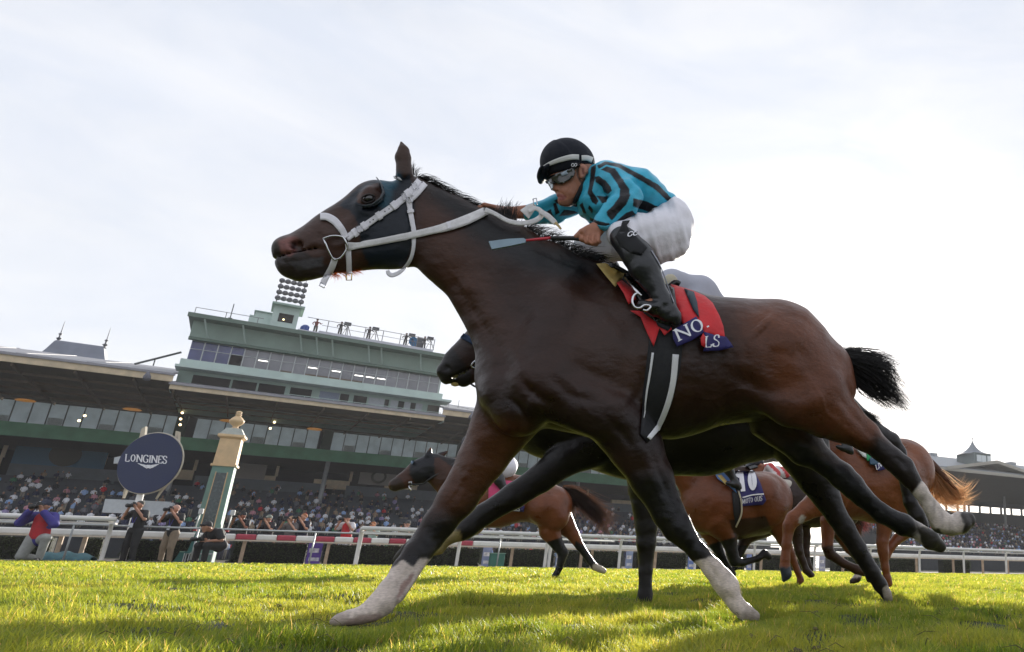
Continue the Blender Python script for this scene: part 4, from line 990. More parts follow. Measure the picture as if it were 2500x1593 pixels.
# boots
boot = mat('boot_leather', (0.010, 0.011, 0.014), .34, var=.15, nscale=10, bump=.3, bscale=22, spec=.6, coat=.08)
for sgn, mv in ((1, 0), (-1, 1)):
    if sgn > 0:
        Bt = [((1522, 582, .30, 33), (1556, 622, .325, 37), .9, .9, .02), ((1556, 622, .325, 37), (1574, 655, .335, 36), .9, .9, .02), ((1574, 655, .335, 36), (1612, 725, .345, 22), .9, .9, .02), ((1612, 725, .345, 22), (1634, 760, .35, 24), 1, 1, .02),
              ((1634, 764, .35, 22), (1650, 782, .35, 16), .9, .9, .015), ((1640, 768, .35, 20), (1600, 756, .35, 18), .9, 1.1, .015), ((1600, 756, .35, 18), (1566, 744, .35, 13), 1.2, 1.3, .015)]
    else:
        Bt = [((1442, 616, -.27, 30), (1480, 660, -.31, 32), .9, .9, .02), ((1480, 660, -.31, 32), (1530, 735, -.34, 20), .9, .9, .02), ((1530, 735, -.34, 22), (1545, 765, -.34, 18), 1, 1, .02), ((1545, 765, -.34, 18), (1490, 752, -.34, 13), 1, 1.2, .015)]
    v, q = surface(HF, Bt, 0.0055); n_ = normals(v, q); x_, y_, z_ = proj(v)
    k = np.clip((y_ - 700) / 60, 0, 1) * .9 + .1
    v = v + n_ * ((vnoise(np.column_stack([x_ * .4 + y_, y_ * .2, z_ * 6]), .06, 9) - .5) * .014 * k)[:, None]
    bo = mesh_obj('boot', v, q, boot, jockey)
    if sgn > 0:
        skb = Skin(v, q, HF)
        a, b_ = patch([(1503, 578), (1514, 560), (1520, 543), (1538, 541), (1530, 552), (1536, 566), (1552, 578), (1580, 606), (1566, 622), (1540, 618), (1515, 602)], lambda x, y: SKB.hit(x, y, .016, .33) if y < 572 else skb.hit(x, y, .008, .33), 6); mesh_obj('boot_top', a, b_, mat('boot_cloth', (.010, .010, .012), .8), bo)
        a, b_ = letters('GC', (1531, 581), (15, -2.2), (2, -10.5), lambda x, y: skb.hit(x, y, .022, .34), .17, False); mesh_obj('lettering', a, b_, mat('white_print', (.8, .8, .84)), bo, smooth=False)
        v2, f2 = ribbon([(1590, 612), (1612, 650), (1634, 708), (1645, 740)], 3, lambda x, y: skb.hit(x, y, .004, .33)); mesh_obj('boot_seam', v2, f2, mat('seam_grey', (.25, .26, .3), .4), bo)

# helmet, band, goggles
H = [((1384, 400, .02, 62), (1388, 398, .02, 60), 1.02, 1.02, .01), ((1400, 396, .02, 52), (1402, 396, .02, 48), 1.05, 1, .01), ((1376, 349, .02, 8), (1376, 346, .02, 6), 1, 1, .01)]
VH, QH = surface(HF, H, .005, [((1486, 812, .02, 400), (1487, 813, .02, 400), 1, 1, .004), ((1400, 430, .02, 50), (1380, 470, .02, 44), 1, 1, .005)])
hel = mesh_obj('helmet', VH, QH, mat('helmet_cloth', (.006, .008, .016), .7, var=.1, nscale=50, bump=.2, bscale=200, spec=.3), jockey)
SKH = Skin(VH, QH, HF)
v, q = surface(HF, [((1340, 418, .03, 11), (1322, 426, .04, 9), 6.0, 5.0, .01), ((1322, 428, .04, 9), (1318, 430, .045, 7), 5.0, 4.5, .01)], .005); mesh_obj('peak', v, q, mat('helmet_cloth'), hel)
wb = mat('white_band', (.62, .62, .60), .6, var=.06)
v, f = ribbon([(1328, 408), (1345, 399), (1370, 390), (1395, 384), (1413, 384)], [7, 10, 12, 13, 13], lambda x, y: SKH.hit(x, y, .006, .06)); mesh_obj('helmet_band', v, f, wb, hel)
v, f = ribbon([(1419, 386), (1432, 386), (1445, 391)], [13, 13, 14], lambda x, y: SKH.hit(x, y, .006, .06)); mesh_obj('helmet_band', v, f, wb, hel)
v, f = patch([(1339, 436), (1345, 430), (1370, 420), (1398, 410), (1404, 420), (1402, 430), (1392, 440), (1378, 448), (1366, 450), (1356, 447), (1350, 450), (1342, 446)], lambda x, y: SKJ.hit(x, y, .014, .05), 4, .006)
gog = mesh_obj('goggles', v, f, mat('goggle_lens', (.012, .014, .012), .06, var=.05, spec=.8, coat=.6), jockey)
v, f = patch([(1370, 424), (1386, 414), (1382, 424), (1388, 426), (1372, 432)], lambda x, y: SKJ.hit(x, y, .0175, .05), 4, .001); mesh_obj('lens_glint', v, f, mat('lens_shine', (.35, .42, .5), .15), gog)  # pale patch laid on the lens as a painted highlight
v, f = patch([(1337, 440), (1345, 448), (1352, 450), (1352, 464), (1344, 460), (1338, 450)], lambda x, y: SKJ.hit(x, y, .016, .075), 4, .004)
mesh_obj('goggle_frame', v, f, mat('clear_plastic', (.6, .65, .66), .08, var=.05, trans=.7), gog)
v, f = ribbon([(1396, 414), (1405, 406), (1416, 402)], [14, 10, 9], lambda x, y: SKJ.hit(x, y, .010, .1)); mesh_obj('goggle_strap', v, f, mat('boot_cloth'), gog)
for cx_ in (1398, 1405):
    m = MB(); m.tube([SKJ.hit(cx_ + 3.2 * math.cos(a), 404 + 3.6 * math.sin(a), .02, .11) for a in np.linspace(0, 6.3, 11)], .0018, 5); m.build('strap_badge', mat('white_print'), gog, True)
v, f = ribbon([(1432, 438), (1420, 462), (1410, 478), (1400, 496)], [14, 16, 13, 9], lambda x, y: SKJ.hit(x, y, .009, .1)); mesh_obj('chin_strap', v, f, mat('boot_cloth'), hel)

# the whip in the near hand
wp = HF.pt(1330, 583, .29)
whip = thing('whip', 'riding whip with red shaft and pale blue flap held by the turquoise jockey', 'whip', wp)
wpt = lambda x, y: HF.pt(x, y, .288)
m = MB(); m.tube([wpt(1463, 590), wpt(1440, 586), wpt(1400, 582), wpt(1344, 581)], [.0125, .0115, .0105, .0095], 10); m.build('handle', mat('rubber_grip', (.016, .016, .018), .55, var=.2, nscale=90), whip, True)
m = MB(); m.tube([wpt(1344, 581), wpt(1284, 587)], [.0075, .006], 8); m.build('shaft', mat('red_shaft', (.55, .03, .05), .3), whip, True)
m = MB(); a = [wpt(x, y) for x, y in ((1193, 589), (1240, 583), (1278, 581), (1286, 586), (1282, 592), (1245, 600), (1201, 608))]; m.quadbox(a, (-HF.n * .016)); m.build('flap', mat('flap_blue', (.26, .36, .44), .35, var=.15), whip)

# ------------------------------------------------------------------ the grandstand on the left
SA = 37.2; _ev = np.array([-math.sin(math.radians(SA)), math.cos(math.radians(SA))])
SF = Frame(*(_ev * 115), SA)
AX3 = [SF.t, SF.n, np.array([0, 0, 1.0])]
def sw(u, w, z): return SF.o + SF.t * u + SF.n * w + np.array([0, 0, z])
def sbox(m, u0, u1, w0, w1, z0, z1, mi=0): m.box(sw((u0 + u1) / 2, (w0 + w1) / 2, (z0 + z1) / 2), (abs(u1 - u0), abs(w1 - w0), abs(z1 - z0)), AX3, mi); return m
U0, U1, UC0, UC1 = -60, 72, -8.2, 17.8
g_green = mat('paint_green', (0.125, 0.315, 0.19), .6, var=.14, nscale=.8, bump=.05, bscale=5)
g_sage = mat('paint_sage', (0.30, 0.40, 0.35), .6, var=.12, nscale=.7, bump=.05, bscale=4)
g_sagel = mat('paint_sage_pale', (0.46, 0.56, 0.52), .6, var=.10, nscale=.7)
g_dark = mat('soffit_brown', (0.12, 0.085, 0.052), .8, var=.3, nscale=.5, stretch=(1, 1, 1))
g_cream = mat('cream_paint', (0.62, 0.50, 0.34), .7, var=.15, nscale=1.5)
g_roof = mat('roof_metal', (0.25, 0.245, 0.27), .5, var=.15, nscale=1.2)
g_slate = mat('slate_panel', (0.055, 0.064, 0.076), .7, var=.2, nscale=2)
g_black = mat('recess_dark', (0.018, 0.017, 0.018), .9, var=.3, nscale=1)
g_conc = mat('concrete_grey', (0.22, 0.21, 0.21), .9, var=.2, nscale=1)
g_lav = mat('parapet_white', (0.55, 0.54, 0.60), .7, var=.08, nscale=1)
g_mull = mat('mullion', (0.10, 0.11, 0.11), .5)
g_steel = mat('grey_steel', (0.34, 0.35, 0.36), .45, metal=.3, var=.15, nscale=3)
def glassmat(name, tint, rough=.06, spec=.9):
    return mat(name, tint, rough, var=.25, nscale=.6, spec=spec)
g_glass = mat('window_glass_glow', (0.46, 0.53, 0.57), .15, var=.3, nscale=.45, emit=(.55, .66, .72), estr=.07); g_blue = glassmat('blue_glass', (0.02, 0.03, 0.14)); g_glass2 = glassmat('booth_glass', (0.17, 0.17, 0.19))  # grandstand panes: pale colour and weak glow stand in for reflected sky

gp = sw(0, 0, 0)
gs = thing('grandstand', 'long green grandstand with brown soffit and window band behind the crowd on the left', 'grandstand', (gp[0], gp[1], 0))
def part(name, m, mt, parent=None, **k): return m.build(name, mt, parent or gs, **k)
# seating deck: stepped terrace from the apron up to the boxes
m = MB()
ROWS = []
nr = 11
for i in range(nr):
    w1 = 13 - i * 2.6; z = 2.6 + i * 0.60; ROWS.append((w1 - 1.3, z))
    sbox(m, U0, U1, w1 - 2.6, w1, -1.0, z)
part('terrace', m, mat('terrace_dark', (0.028, 0.031, 0.036), .9, var=.3, nscale=2))
for i in range(4, nr):                                            # box fronts, broken by aisles
    w1, z = ROWS[i][0] + 1.31, ROWS[i][1]
    u = U0 + (i * 3.7) % 5
    m = MB()
    while u < U1:
        L = 5.0; sbox(m, u, u + L - .25, w1 - .02, w1 + .10, z - .55, z + .34); u += L
    part('box_front', m, g_slate)
# back wall, promenade, cream counters, dark openings
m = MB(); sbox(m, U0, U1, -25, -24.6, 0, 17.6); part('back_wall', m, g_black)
u = U0 + 2
while u < U1:
    m = MB(); sbox(m, u, u + 14.5, -16.1, -15.8, 8.7, 10.55); part('promenade_wall', m, mat('slate_pale', (0.11, 0.125, 0.14), .7, var=.15, nscale=1.5))
    u += 17.5
for k in range(14):
    u = U0 + 3 + k * 9.3
    m = MB(); sbox(m, u, u + 4.6, -20, -19.6, 10.2, 11.5); ct = part('counter', m, g_cream)
    m = MB(); sbox(m, u + .3, u + 1.7, -19.58, -19.5, 10.2, 10.75); part('counter_panel', m, mat('rust_panel', (.16, .06, .035), .7), ct)
    m = MB(); sbox(m, u + 4.4, u + 4.75, -19.9, -19.5, 11.5, 13.2); part('cream_post', m, g_cream, ct)
# deck over the promenade, green fascia
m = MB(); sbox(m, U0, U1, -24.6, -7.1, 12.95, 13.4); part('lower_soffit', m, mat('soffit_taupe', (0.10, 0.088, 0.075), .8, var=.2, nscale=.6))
m = MB(); sbox(m, U0, U1, -7.6, -7.0, 12.9, 14.45); part('green_fascia', m, g_green)
# window band: every pane a window of its own
z0, z1 = 14.75, 17.35
ccol = [-26.5, -8.0, 7.9, 25.5, 43, 60]
u = -34.0
nw = 0
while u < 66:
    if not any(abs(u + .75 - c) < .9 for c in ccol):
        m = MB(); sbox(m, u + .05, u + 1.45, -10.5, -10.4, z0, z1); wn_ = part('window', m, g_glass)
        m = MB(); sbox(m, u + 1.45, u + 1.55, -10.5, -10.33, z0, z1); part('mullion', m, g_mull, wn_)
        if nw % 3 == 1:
            m = MB(); sbox(m, u + .1, u + 1.40, -10.39, -10.37, z0 + .05, z0 + .75 + .2 * (nw % 2)); part('pale_band', m, mat('pane_reflection', (.42, .47, .48), .3, var=.1), wn_)  # pale strip low in the pane, painted as reflected sky
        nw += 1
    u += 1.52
m = MB(); sbox(m, U0, U1, -24.6, -10.5, z0 - .6, z0); sbox(m, U0, -34, -10.6, -10.4, z0, z1); sbox(m, U0, U1, -10.7, -7.6, 14.2, 14.44); part('sill', m, g_green)
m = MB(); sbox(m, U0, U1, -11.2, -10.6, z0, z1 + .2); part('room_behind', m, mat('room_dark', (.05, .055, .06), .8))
for c in ccol:
    m = MB(); sbox(m, c - .55, c + .55, -10.2, -9.2, 14.44, 17.6); part('pier', m, mat('pier_green', (.045, .07, .05), .7))
    m = MB(); a = sw(c + .6, -7.5, 4.5); m.tube([a, a + np.array([0, 0, 8.45])], .28, 10); part('column', m, g_steel, smooth=True)
# roofs: wings and the centre bay standing a little further forward
def roof_bay(u0, u1, we, zt, zb, name):
    m = MB(); m.quadbox([sw(u0, we - .25, zb + .05), sw(u1, we - .25, zb + .05), sw(u1, -10.3, 17.5), sw(u0, -10.3, 17.5)], (0, 0, .12)); part('soffit', m, g_dark)
    m = MB(); sbox(m, u0, u1, we - .25, we, zb, zt); part('fascia', m, g_cream)
    m = MB(); sbox(m, u0 - .1, u1 + .1, we - .1, we + .18, zt, zt + .16); part('gutter', m, g_roof)
    m = MB(); m.quadbox([sw(u0, we, zt + .14), sw(u1, we, zt + .14), sw(u1, -12, zt + 5.4), sw(u0, -12, zt + 5.4)], (0, 0, .14))
    for k in range(int((u1 - u0) / 5)): m.quadbox([sw(u0 + k * 5, we - .3, zt + .3), sw(u0 + k * 5 + .12, we - .3, zt + .3), sw(u0 + k * 5 + .12, -12, zt + 5.52), sw(u0 + k * 5, -12, zt + 5.52)], (0, 0, .08))
    part('roof', m, g_roof)
    # trusses under the soffit
    for k in range(int((u1 - u0) / 4.4) + 1):
        u = u0 + .3 + k * 4.4; m = MB(); m.quadbox([sw(u, we - .4, zb + .02), sw(u + .12, we - .4, zb + .02), sw(u + .12, -10.2, 17.46), sw(u, -10.2, 17.46)], (0, 0, -.30)); part('rafter', m, mat('rafter_brown', (.17, .12, .075), .8))
    for k in range(1, 5):
        w = we - k * 5; zz = zb + (17.5 - zb) * (we - w) / (we + 10.3); m = MB(); sbox(m, u0, u1, w - .08, w + .08, zz - .26, zz - .02); part('purlin', m, mat('rafter_brown'))
roof_bay(U0, UC0, 14, 18.2, 17.55, 'wing'); roof_bay(UC0 + .05, UC1, 15.8, 16.95, 16.5, 'centre'); roof_bay(UC1 + .05, U1, 14, 18.2, 17.55, 'wing')
# pendant heaters glowing orange under the soffit
for (x, y) in ((62, 978), (323, 1000), (557, 1028), (768, 1048)):
    p = SF.pt(x, y, 2.0); m = MB(); m.lathe(p - SF.n * 0, [(.78, -.05), (.85, 0), (.65, .10), (.1, .14)], 14); lp = part('ceiling_lamp', m, mat('lamp_amber', (.34, .18, .05), .5, emit=(1.0, .42, .08), estr=.11), smooth=True)
for (x, y) in ((445, 1008), (441, 1023), (440, 1037), (207, 1015), (193, 1027), (670, 1031), (660, 1046)):
    p = SF.pt(x, y, -2.0); m = MB(); m.ball(p, .14, 8); part('lamp', m, mat('lamp_small', (.9, .7, .4), .5, emit=(1, .75, .4), estr=3))
# clocks and banners on the back wall
m = MB(); p = SF.pt(925, 1164, -19); m.box(p, (5.2, .2, 2.6), AX3); bn = part('mural_panel', m, mat('mural_grey', (.30, .27, .24), .7))
m = MB(); c = SF.pt(925, 1164, -18.85); m.tube([c - SF.n * .05, c + SF.n * .05], 1.05, 24); part('mural_ring', m, mat('mural_dark', (.06, .055, .04), .7), bn)
m = MB(); m.tube([c, c + SF.n * .1], .72, 24); part('mural_disc', m, mat('mural_pale', (.34, .32, .29), .7), bn)
m = MB(); p = SF.pt(150, 1115, -19); m.box(p, (8.5, .2, 2.6), AX3); bn = part('mural_panel', m, mat('mural_blue', (.05, .14, .22), .7))
m = MB(); c = SF.pt(160, 1110, -18.85); m.tube([c - SF.n * .05, c + SF.n * .08], 1.5, 24); part('mural_disc', m, mat('mural_dark'), bn)
m = MB(); p = SF.pt(600, 1152, -19); m.box(p, (4.6, .2, 2.3), AX3); part('mural_panel', m, mat('mural_grey'))
# pavilion roof with two finials on the left wing
m = MB(); prof = [(0, 0), (.18, .10), (.36, .26), (.55, .5), (.75, .78), (.9, .95), (1, 1)]
w0, w1 = -24, -16; (ua, zb), (ub, zt), (uc, _q), (ud, _q2) = [SF.loc(x, y, w)[:2] for x, y, w in ((80, 866, -16), (138, 830, -19), (252, 845, -19), (266, 884, -16))]
V = []; n = len(prof)
for q, zq in [(0, 0), (.25, .12), (.45, .30), (.62, .52), (.78, .76), (.9, .93), (1, 1)]:
    z = zb + (zt - zb) * zq; ul = ua + (ub - ua) * q; ur = ud + (uc - ud) * q; wf = w1 - 3.0 * q; wb = w0 + 3.0 * q
    V += [sw(ul, wf, z), sw(ur, wf, z), sw(ur, wb, z), sw(ul, wb, z)]
Fc = [(4 * i + j, 4 * i + (j + 1) % 4, 4 * i + 4 + (j + 1) % 4, 4 * i + 4 + j) for i in range(6) for j in range(4)] + [(24, 25, 26, 27)]
m.add(V, Fc); sbox(m, ua - .2, ud + .2, w0, w1 + .1, zb - 2.5, zb)
pv = part('pavilion_roof', m, mat('slate_blue', (.16, .175, .22), .6, var=.15, nscale=.8, stretch=(1, 1, .2)), smooth=False)
for u in (ub, uc):
    m = MB(); m.lathe(sw(u, -20, zt - .1), [(.1, 0), (.28, .1), (.1, .25), (.2, .45), (.32, .55), (.1, .7), (.08, 1.0), (.22, 1.15), (.05, 1.3), (.03, 2.6), (.01, 3.0)], 8); part('finial', m, mat('finial_dark', (.10, .10, .12), .5), pv, smooth=True)
m = MB(); m.tube([SF.pt(328, 889, 8), SF.pt(443, 860, 8)], .12, 6); m.tube([SF.pt(374, 893, 8), SF.pt(379, 877, 8)], .06, 5); part('roof_stay', m, g_mull)
for x0, y0, x1, y1 in ((0, 855, 70, 863),):
    m = MB(); m.tube([SF.pt(x0, y0, 6), SF.pt(x1, y1, 6)], .05, 5); part('roof_wire', m, g_mull)
for x, y in ((360, 917), (1152, 1015)):
    m = MB(); p = SF.pt(x, y, 14.6); m.lathe(p, [(.32, -.45), (.32, -.1), (.22, .1), (.1, .4)], 12, axis=SF.n * .6 + np.array([0, 0, .8])); part('floodlight', m, mat('lamp_housing', (.18, .18, .22), .4), smooth=True)
for k in range(16):
    u = 18.5 + k * 1.25; m = MB(); a = sw(u, 6, 18.9); m.tube([a, a + np.array([0, 0, 1.3 + .5 * (k % 3)])], .035, 4); part('aerial', m, g_mull)

# ------------------------------------------------------------------ the press box on the grandstand roof
pb = thing('press_box', 'sage green press box with a row of windows standing on the grandstand roof', 'press box', sw(4.5, 10, 16.9))
def pp(name, m, mt, parent=None, **k): return m.build(name, mt, parent or pb, **k)
PL, PR = -8.2, 18.0
m = MB(); sbox(m, PL, PR, -4, 10.4, 16.9, 20.0); sbox(m, PL + .5, PR - .3, -4, 9.9, 20.0, 25.4); pp('wall', m, g_sage)
m = MB(); sbox(m, PL - .3, PR + .9, 9.5, 12.4, 19.55, 19.8); pp('ledge', m, g_sagel)
m = MB(); sbox(m, PL - .1, PR, 10.2, 10.9, 19.8, 20.75); pp('parapet', m, g_sagel)
m = MB(); sbox(m, PL - .2, PR + .5, 10.3, 12.0, 16.95, 17.5); pp('lower_ledge', m, g_sagel)
# upper wall leaning out, roof slab and struts
m = MB(); m.quadbox([sw(PL, 10.1, 23.25), sw(PR, 10.1, 23.25), sw(PR, 10.5, 25.2), sw(PL, 10.5, 25.2)], -SF.n * .25); pp('upper_wall', m, g_sage)
m = MB(); sbox(m, PL, PR, 10.1, 10.75, 23.05, 23.35); pp('string_course', m, mat('trim_green', (.11, .16, .13), .6))
m = MB(); sbox(m, PL - .4, PR + .6, -4.4, 12.6, 25.2, 25.5); sbox(m, PL - .45, PR + .65, 12.45, 12.75, 25.1, 25.55); pp('roof_slab', m, mat('trim_green'))
for u in (-6.6, -3.2, 2.2, 3.8, 5.4, 9.2, 10.6, 15.0):
    m = MB(); d = 1.3 if int(u * 10) % 2 else -1.2; m.tube([sw(u, 10.55, 23.5), sw(u + d * .5, 12.3, 25.2)], .09, 5); pp('strut', m, g_sagel)
# two tiers of window panes
nb = 21; du = (PR - PL - .8) / nb
for i in range(nb):
    ua_, ub_ = PL + .3 + i * du, PL + .3 + (i + 1) * du
    blue = i < 4
    m = MB()
    hole = i in (3,)
    sbox(m, ua_ + .05, ub_ - .05, 9.92, 10.0, 20.8, 22.1); wn_ = pp('window', m, g_black if hole else (g_blue if blue else g_glass2))
    m = MB(); sbox(m, ua_ + .05, ub_ - .05, 9.92, 10.0, 22.16, 23.0); pp('pane', m, g_blue if blue else g_glass2, wn_)
    m = MB(); sbox(m, ub_ - .05, ub_ + .05, 9.85, 10.12, 20.75, 23.1); sbox(m, ua_ + .05, ub_ - .05, 9.9, 10.06, 22.1, 22.16); pp('mullion', m, mat('mullion_pale', (.46, .48, .49), .5), wn_)
    if i in (5, 9, 11, 13, 14, 15):
        m = MB(); sbox(m, ua_ + .2, ub_ - .1, 10.005, 10.02, 21.85 if i < 12 else 21.7, 21.95 if i < 12 else 21.8); pp('strip_lamp', m, mat('tube_light', (.9, .9, .85), .5, emit=(1, .97, .9), estr=1.6), wn_)
    if 9 <= i <= 13 or i == 7:
        m = MB(); sbox(m, ua_, ub_, 10.003, 10.03, 20.8, 21.1); pp('sill_gap', m, mat('sill_brown', (.12, .08, .05), .7), wn_)
# openings below the ledge
for a, b, mt_ in ((-6.9, -3.6, 0), (-3.4, -1.2, 0), (-1.0, 1.5, 0), (2.0, 4.1, 0), (4.9, 6.9, 1), (7.0, 7.9, 0), (8.4, 9.8, 0), (10.0, 11.7, 2), (11.75, 12.2, 0), (12.4, 13.2, 2), (13.25, 13.9, 0), (13.95, 14.6, 2), (14.65, 15.2, 0), (15.25, 16.0, 2), (16.6, 17.9, 3)):
    m = MB(); zz = (18.0, 19.2); sbox(m, a, b, 10.38, 10.43, *zz)
    pp('opening', m, [g_black, mat('blind_blue', (.16, .20, .28), .4), mat('blind_grey', (.38, .41, .44), .4), mat('opening_warm', (.10, .09, .07), .6)][mt_])
# deck railing on the lower ledge
m = MB(); m.tube([sw(2, 11.9, 18.1), sw(PR, 11.9, 18.1)], .035, 5)
for k in range(12): m.tube([sw(2 + k * 1.45, 11.9, 17.5), sw(2 + k * 1.45, 11.9, 18.1)], .03, 5)
pp('ledge_railing', m, g_sagel)
# roof deck: white parapet, railing
m = MB(); sbox(m, 1.3, 3.4, 7.8, 9.2, 25.5, 26.55); sbox(m, 3.4, 16.2, 7.8, 9.2, 25.5, 26.75); pp('deck_parapet', m, g_lav)
m = MB(); m.tube([sw(2.0, 9.1, 28.2), sw(16.2, 9.1, 28.1)], .04, 5); m.tube([sw(3.6, 9.1, 27.5), sw(16.2, 9.1, 27.4)], .03, 5)
for k in range(7): m.tube([sw(4.2 + k * 2, 9.1, 26.7), sw(4.2 + k * 2, 9.1, 28.2)], .045, 5)
pp('deck_railing', m, mat('railing_grey', (.16, .16, .17), .5))
m = MB(); m.tube([sw(PL, 11.8, 26.4), sw(-2.1, 11.8, 26.4)], .035, 5)
for u in (PL, -5.5, -2.6): m.tube([sw(u, 11.8, 25.4), sw(u, 11.8, 26.4)], .035, 5)
pp('roof_railing', m, mat('railing_grey'))
m = MB(); m.tube([sw(-5.1, 11.5, 25.4), sw(-5.1, 11.5, 27.6)], .05, 5); m.tube([sw(-5.3, 11.5, 25.9), sw(-4.9, 11.5, 25.9)], .05, 5); pp('aerial', m, g_mull)
# announcer's booth
m = MB(); sbox(m, -1.5, 1.1, 5.2, 8.2, 25.5, 29.2); sbox(m, -3.1, -1.5, 5.2, 7.6, 25.5, 28.2); sbox(m, -3.6, -3.1, 5.6, 7.2, 26.9, 27.8)
bt = pp('booth', m, g_sagel)
m = MB(); sbox(m, -1.75, 1.5, 4.8, 9.1, 29.2, 29.42); sbox(m, -3.25, -1.5, 5.0, 7.8, 28.2, 28.32); pp('booth_roof', m, g_sage, bt)
m = MB(); sbox(m, -.85, .62, 8.2, 8.26, 27.3, 28.35); pp('booth_window', m, g_black, bt)
m = MB(); sbox(m, -1.0, 1.2, 8.25, 8.5, 25.5, 26.4); pp('booth_panel', m, g_sage, bt)
m = MB(); m.ball(sw(-.3, 8.3, 27.6), .1, 8); pp('booth_lamp', m, mat('lamp_small'), bt)
# floodlight bank above the booth
fb = thing('floodlight_bank', 'bank of twenty round floodlights on a frame above the press box', 'floodlights', sw(-.2, 7, 29.42))
m = MB()
for u in (-1.45, 1.0): m.tube([sw(u, 7, 29.4), sw(u, 7, 32.7)], .06, 6)
for z in (29.7, 29.95, 30.35, 31.1, 31.85, 32.6): m.tube([sw(-1.45, 7, z), sw(1.0, 7, z)], .05, 5)
m.tube([sw(-1.4, 7, 29.9), sw(.2, 7, 29.5)], .04, 5); m.tube([sw(1.0, 7, 32.6), sw(1.0, 7, 34.5)], .03, 5)
m.build('frame', mat('frame_dark', (.07, .07, .08), .5), fb)
for r in range(4):
    for c in range(5):
        p = sw(-1.4 + c * .6, 7.25, 30.45 + r * .75); m = MB(); m.lathe(p, [(.30, .1), (.31, 0), (.26, -.16), (.14, -.32), (.05, -.36)], 12, axis=SF.n * .85 - np.array([0, 0, .5]))
        m.build('lamp_head', mat('lamp_dark', (.13, .13, .15), .35, metal=.4), fb, True)

# ------------------------------------------------------------------ the far grandstand on the right
RA = 31.0; _er = np.array([-math.sin(math.radians(RA)), math.cos(math.radians(RA))])
RF2 = Frame(*(_er * 131), RA); AXR = [RF2.t, RF2.n, np.array([0, 0, 1.0])]
def rw(u, w, z): return RF2.o + RF2.t * u + RF2.n * w + np.array([0, 0, z])
def rbox(m, u0, u1, w0, w1, z0, z1): m.box(rw((u0 + u1) / 2, (w0 + w1) / 2, (z0 + z1) / 2), (abs(u1 - u0), abs(w1 - w0), abs(z1 - z0)), AXR); return m
fp = rw(115, 0, 0)
fg = thing('grandstand', 'far hazy grandstand with a pointed roof turret at the right edge', 'grandstand', (fp[0], fp[1], 0))
def fpart(name, m, mt, parent=None, **k): return m.build(name, mt, parent or fg, **k)
FU0, FU1 = 96, 210
m = MB()
RROWS = []
for i in range(12):
    w1 = 12 - i * 2.4; z = 3.2 + i * .68; RROWS.append((w1 - 1.2, z)); rbox(m, FU0, FU1, w1 - 2.4, w1, -1, z)
fpart('terrace', m, mat('terrace_dark'))
m = MB(); rbox(m, FU0, FU1, -25, -24.5, 0, 15.2); rbox(m, FU0, FU1, -25, -24.5, 16.9, 21); fpart('back_wall', m, mat('far_wall', (.055, .058, .055), .8, var=.2, nscale=.3))
for k in range(30):
    m = MB(); u = FU0 + 2 + k * 4; rbox(m, u, u + .4, -24.9, -24.4, 15.2, 16.9); fpart('opening_post', m, g_mull)
m = MB(); m.quadbox([rw(FU0, 10.5, 20.2), rw(FU1, 10.5, 20.2), rw(FU1, -24.6, 18.2), rw(FU0, -24.6, 18.2)], (0, 0, .15)); fpart('soffit', m, mat('far_soffit', (.075, .075, .068), .8, var=.25, nscale=.4))
m = MB(); m.quadbox([rw(FU0, 10.9, 20.6), rw(FU1, 10.9, 20.6), rw(FU1, -7, 25.9), rw(FU0, -7, 25.9)], (0, 0, .2)); m.quadbox([rw(FU0, -7, 25.9), rw(FU1, -7, 25.9), rw(FU1, -25, 22), rw(FU0, -25, 22)], (0, 0, .2)); fpart('roof', m, mat('far_roof', (.25, .27, .29), .6, var=.1, nscale=.3))
m = MB(); rbox(m, FU0, FU1, 10.5, 10.95, 20.0, 20.6); fpart('fascia', m, mat('far_cream', (.40, .37, .32), .7))
for k in range(9):
    m = MB(); u = FU0 + 5 + k * 13; rbox(m, u, u + 2.0, -8, -6, 25.6, 26.6); fpart('roof_vent', m, mat('far_roof'))
for k in range(8):
    m = MB(); a = rw(FU0 + 7 + k * 14, -14, 5); m.tube([a, a + np.array([0, 0, 14])], .35, 8); fpart('column', m, mat('far_steel', (.3, .3, .3), .6))
# gable front with the turret
m = MB(); m.add([rw(104, 11.2, 20.1), rw(133, 11.2, 20.1), rw(118.5, 11.2, 22.6), rw(104, 11.2, 20.8), rw(133, 11.2, 20.8), rw(118.5, 11.2, 23.3), rw(104, 4, 20.1), rw(133, 4, 20.1), rw(118.5, 4, 22.6), rw(104, 4, 20.8), rw(133, 4, 20.8), rw(118.5, 4, 23.3)],
      [(0, 2, 5, 3), (2, 1, 4, 5), (3, 5, 11, 9), (5, 4, 10, 11), (0, 6, 8, 2), (2, 8, 7, 1)]); fpart('gable', m, mat('far_cream'))
m = MB(); tc_ = RF2.loc(2401, 1145, 6); tu = tc_[0]; tze = RF2.loc(2391, 1113, 2.5)[1]; tza = RF2.loc(2386, 1074, 2.5)[1]; k_ = (tza - tze) / 7.3; rbox(m, tu - 2.5, tu + 2.5, 0, 6, 20.0, tze + .05); tr = fpart('turret', m, mat('turret_grey', (.13, .16, .16), .7, var=.1))
for a, b in ((-1.9, -.5), (-.4, .9), (1.3, 2.4)):
    m = MB(); rbox(m, tu + a, tu + b, 6.02, 6.1, tze - 2.0, tze - .5); fpart('turret_window', m, mat('turret_glass', (.55, .6, .62), .15, spec=1), tr)
